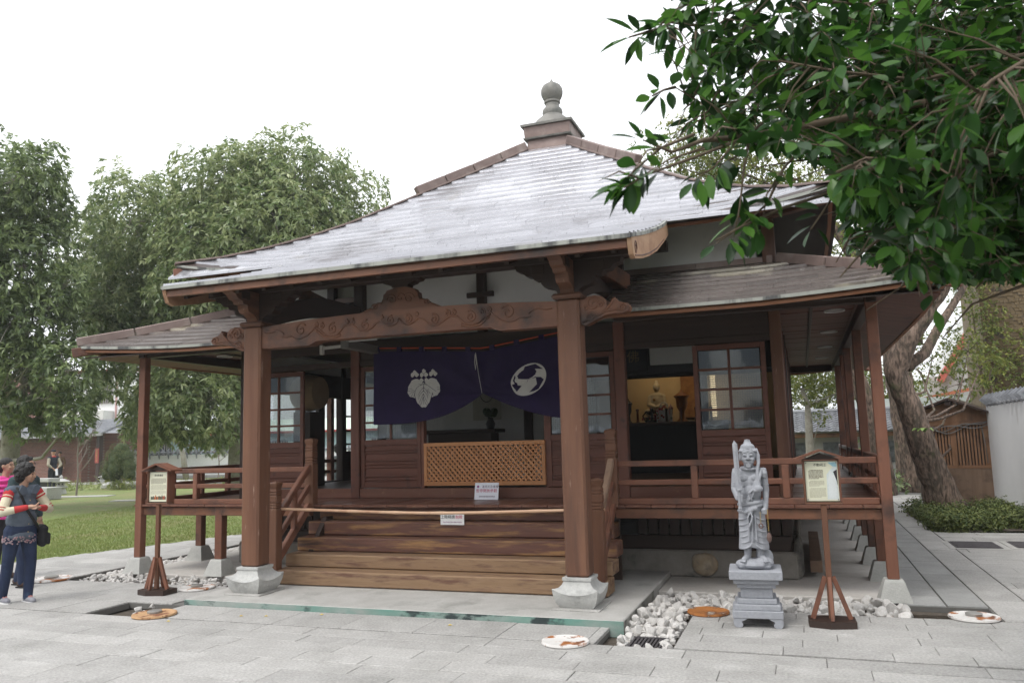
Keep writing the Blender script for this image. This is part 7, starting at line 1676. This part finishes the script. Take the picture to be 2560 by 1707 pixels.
MB().tube([S1((-.10, .05, 1.455)), S1((-.115, -.06, 1.42)), S1((-.10, -.12, 1.34)), S1((-.02, -.142, 1.15)), S1((.10, -.145, .98)), S1((.19, -.10, .88))], .018*k1, 8, sq=.4).build('bag_strap', M_BLACK, w1, shift=False)
for s in (-1, 1): MB().prism([(S1((s*x, 0, 0)).x, S1((0, 0, z)).z) for x, z in ((.02, 1.36), (.05, 1.44), (.10, 1.47), (.13, 1.40), (.09, 1.34))], -.128*k1, -.112*k1, 'y').build('collar_flap', M_DENIM, w1, shift=False)
lc = MB()
for sx, y in ((-.10, .10), (.10, -.10)):
    for i in range(4): lc.tube([S1((sx-.025, y-.03-i*.022, .088-i*.010)), S1((sx, y-.03-i*.022, .100-i*.011)), S1((sx+.025, y-.03-i*.022, .088-i*.010))], .006*k1, 5)
lc.build('laces', flat('pink_lace', (.65, .28, .25), .7), w1, shift=False)
bg_ = MB(); c0 = V((-4.30, -.81, 0))+Matrix.Rotation(rad(82), 3, 'Z') @ (V((.235, -.06, .80))*k1)
bgm = Matrix.Translation(c0) @ Matrix.Rotation(rad(150), 4, 'Z')
bag = tag(blob('shoulder_bag', MB().box(-.10, .10, -.045, .045, -.12, .10, .03, bgm).box(-.085, .085, -.075, -.04, -.10, .03, .02, bgm).box(-.105, .105, -.05, .05, .03, .12, .03, bgm), .008, cloth('black_nylon', (.012, .012, .014), bsc=20), None, 2), 'black nylon shoulder bag hanging at the denim vest woman\'s hip', 'bag')
DN = [((-.23, .02, 1.12), (-.22, -.05, .90), (0, -.1, -1)), ((.23, .02, 1.12), (.22, -.05, .90), (0, -.1, -1))]
w2, k2 = person((-6.09, .38, 0), rad(100), 1.55, 'woman in bright pink puffer jacket with long dark hair behind the others', DN, M_PINK, cloth('black_trousers', (.02, .02, .025)), M_BRN, head_yaw=rad(10), hair='long', vox=.011, stout=1.1, stance=(.08, .08, -.05, .05))
pr_ = MB()
for i in range(8):
    z = .86+i*.075; pr_.tube([V((.178*math.cos(a)*(1 if z < 1.25 else .98), .128*math.sin(a)+.005, z))*k2 for a in np.linspace(0, 2*PI, 22)], .022*k2, 7, False)
pr_.build('quilting', M_PINK, w2, smooth=True, shift=False)
w3, k3 = person((-5.27, .0, 0), rad(95), 1.565, 'woman with short dark hair and glasses walking behind the denim vest woman', DN, cloth('dark_teal_jacket', (.03, .05, .055)), M_JEAN, M_BRN, head_yaw=rad(14), hair='short', vox=.011, stout=1.05, stance=(.09, .09, .14, -.12))
gl = MB(); hmw = Matrix.Rotation(rad(14), 3, 'Z')
for s in (-1, 1): gl.tube([(hmw @ V((s*.033+.024*math.cos(a), -.098, 1.603+.018*math.sin(a))))*k3 for a in np.linspace(0, 2*PI, 14)], .0028, 5, False).tube([(hmw @ V((s*.056, -.096, 1.606)))*k3, (hmw @ V((s*.078, .0, 1.60)))*k3], .0025, 5)
gl.tube([(hmw @ V((-.01, -.1, 1.606)))*k3, (hmw @ V((.01, -.1, 1.606)))*k3], .0025, 5).build('glasses', M_BLACK, w3, shift=False)
BK = [((-.24, .12, 1.12), (-.05, .20, .95), (.6, .2, -.5)), ((.24, .12, 1.12), (.05, .20, .95), (-.6, .2, -.5))]
m1, _k = person((-24.75, 17.0, 0), rad(-105), 1.74, 'man in navy vest and dark cap with hands behind his back on the far lawn', BK, cloth('navy_vest', (.02, .024, .035)), cloth('dark_trousers', (.012, .014, .018)), M_BRN, hair=None, cap=cloth('dark_cap', (.015, .017, .025)), sleeve_m=cloth('khaki_shirt', (.32, .29, .23)), collar=cloth('red_collar', (.45, .04, .04)), vox=.016)
tag(MB().tube([(-24.40, 16.87, .98), (-24.32, 16.83, .72)], .045, 10).build('water_bottle', flat('white_plastic', (.7, .7, .75), .3)), 'white bottle in the hands of the man in the navy vest', 'bottle')
person((-33.9, 25.2, 0), rad(40), 1.66, 'person in a brown jacket standing by the wooden cabinet far left', [((-.26, -.05, 1.12), (-.12, -.2, 1.0), (.6, -.5, 0)), ((.25, .05, 1.12), (.22, -.02, .9), (0, -.1, -1))], cloth('brown_jacket', (.16, .10, .06)), cloth('dark_trousers2', (.015, .016, .02)), M_BRN, hair='short', vox=.016)
person((-5.46, 7.5, 0), rad(150), 1.62, 'person in a red cap and dark jacket seen through the left doorway', DN, cloth('charcoal_jacket', (.04, .05, .05)), cloth('dark_trousers3', (.02, .02, .025)), M_BRN, hair='short', cap=cloth('red_cap', (.5, .02, .03)), vox=.014)
# ================================================================== THIN HAZE
M_HAZE = bpy.data.materials.new('haze_air'); M_HAZE.use_nodes = True; _n = M_HAZE.node_tree; _n.nodes.clear()
_o = _n.nodes.new('ShaderNodeOutputMaterial'); _v = _n.nodes.new('ShaderNodeVolumePrincipled'); _v.inputs['Color'].default_value = (.93, .95, .97, 1); _v.inputs['Density'].default_value = .0010
_n.links.new(_v.outputs[0], _o.inputs['Volume'])
tag(MB().box(-265, 265, -125, 265, -1.2, 14.5).build('haze', M_HAZE), kind='stuff')
scn.cycles.volume_bounces = 0
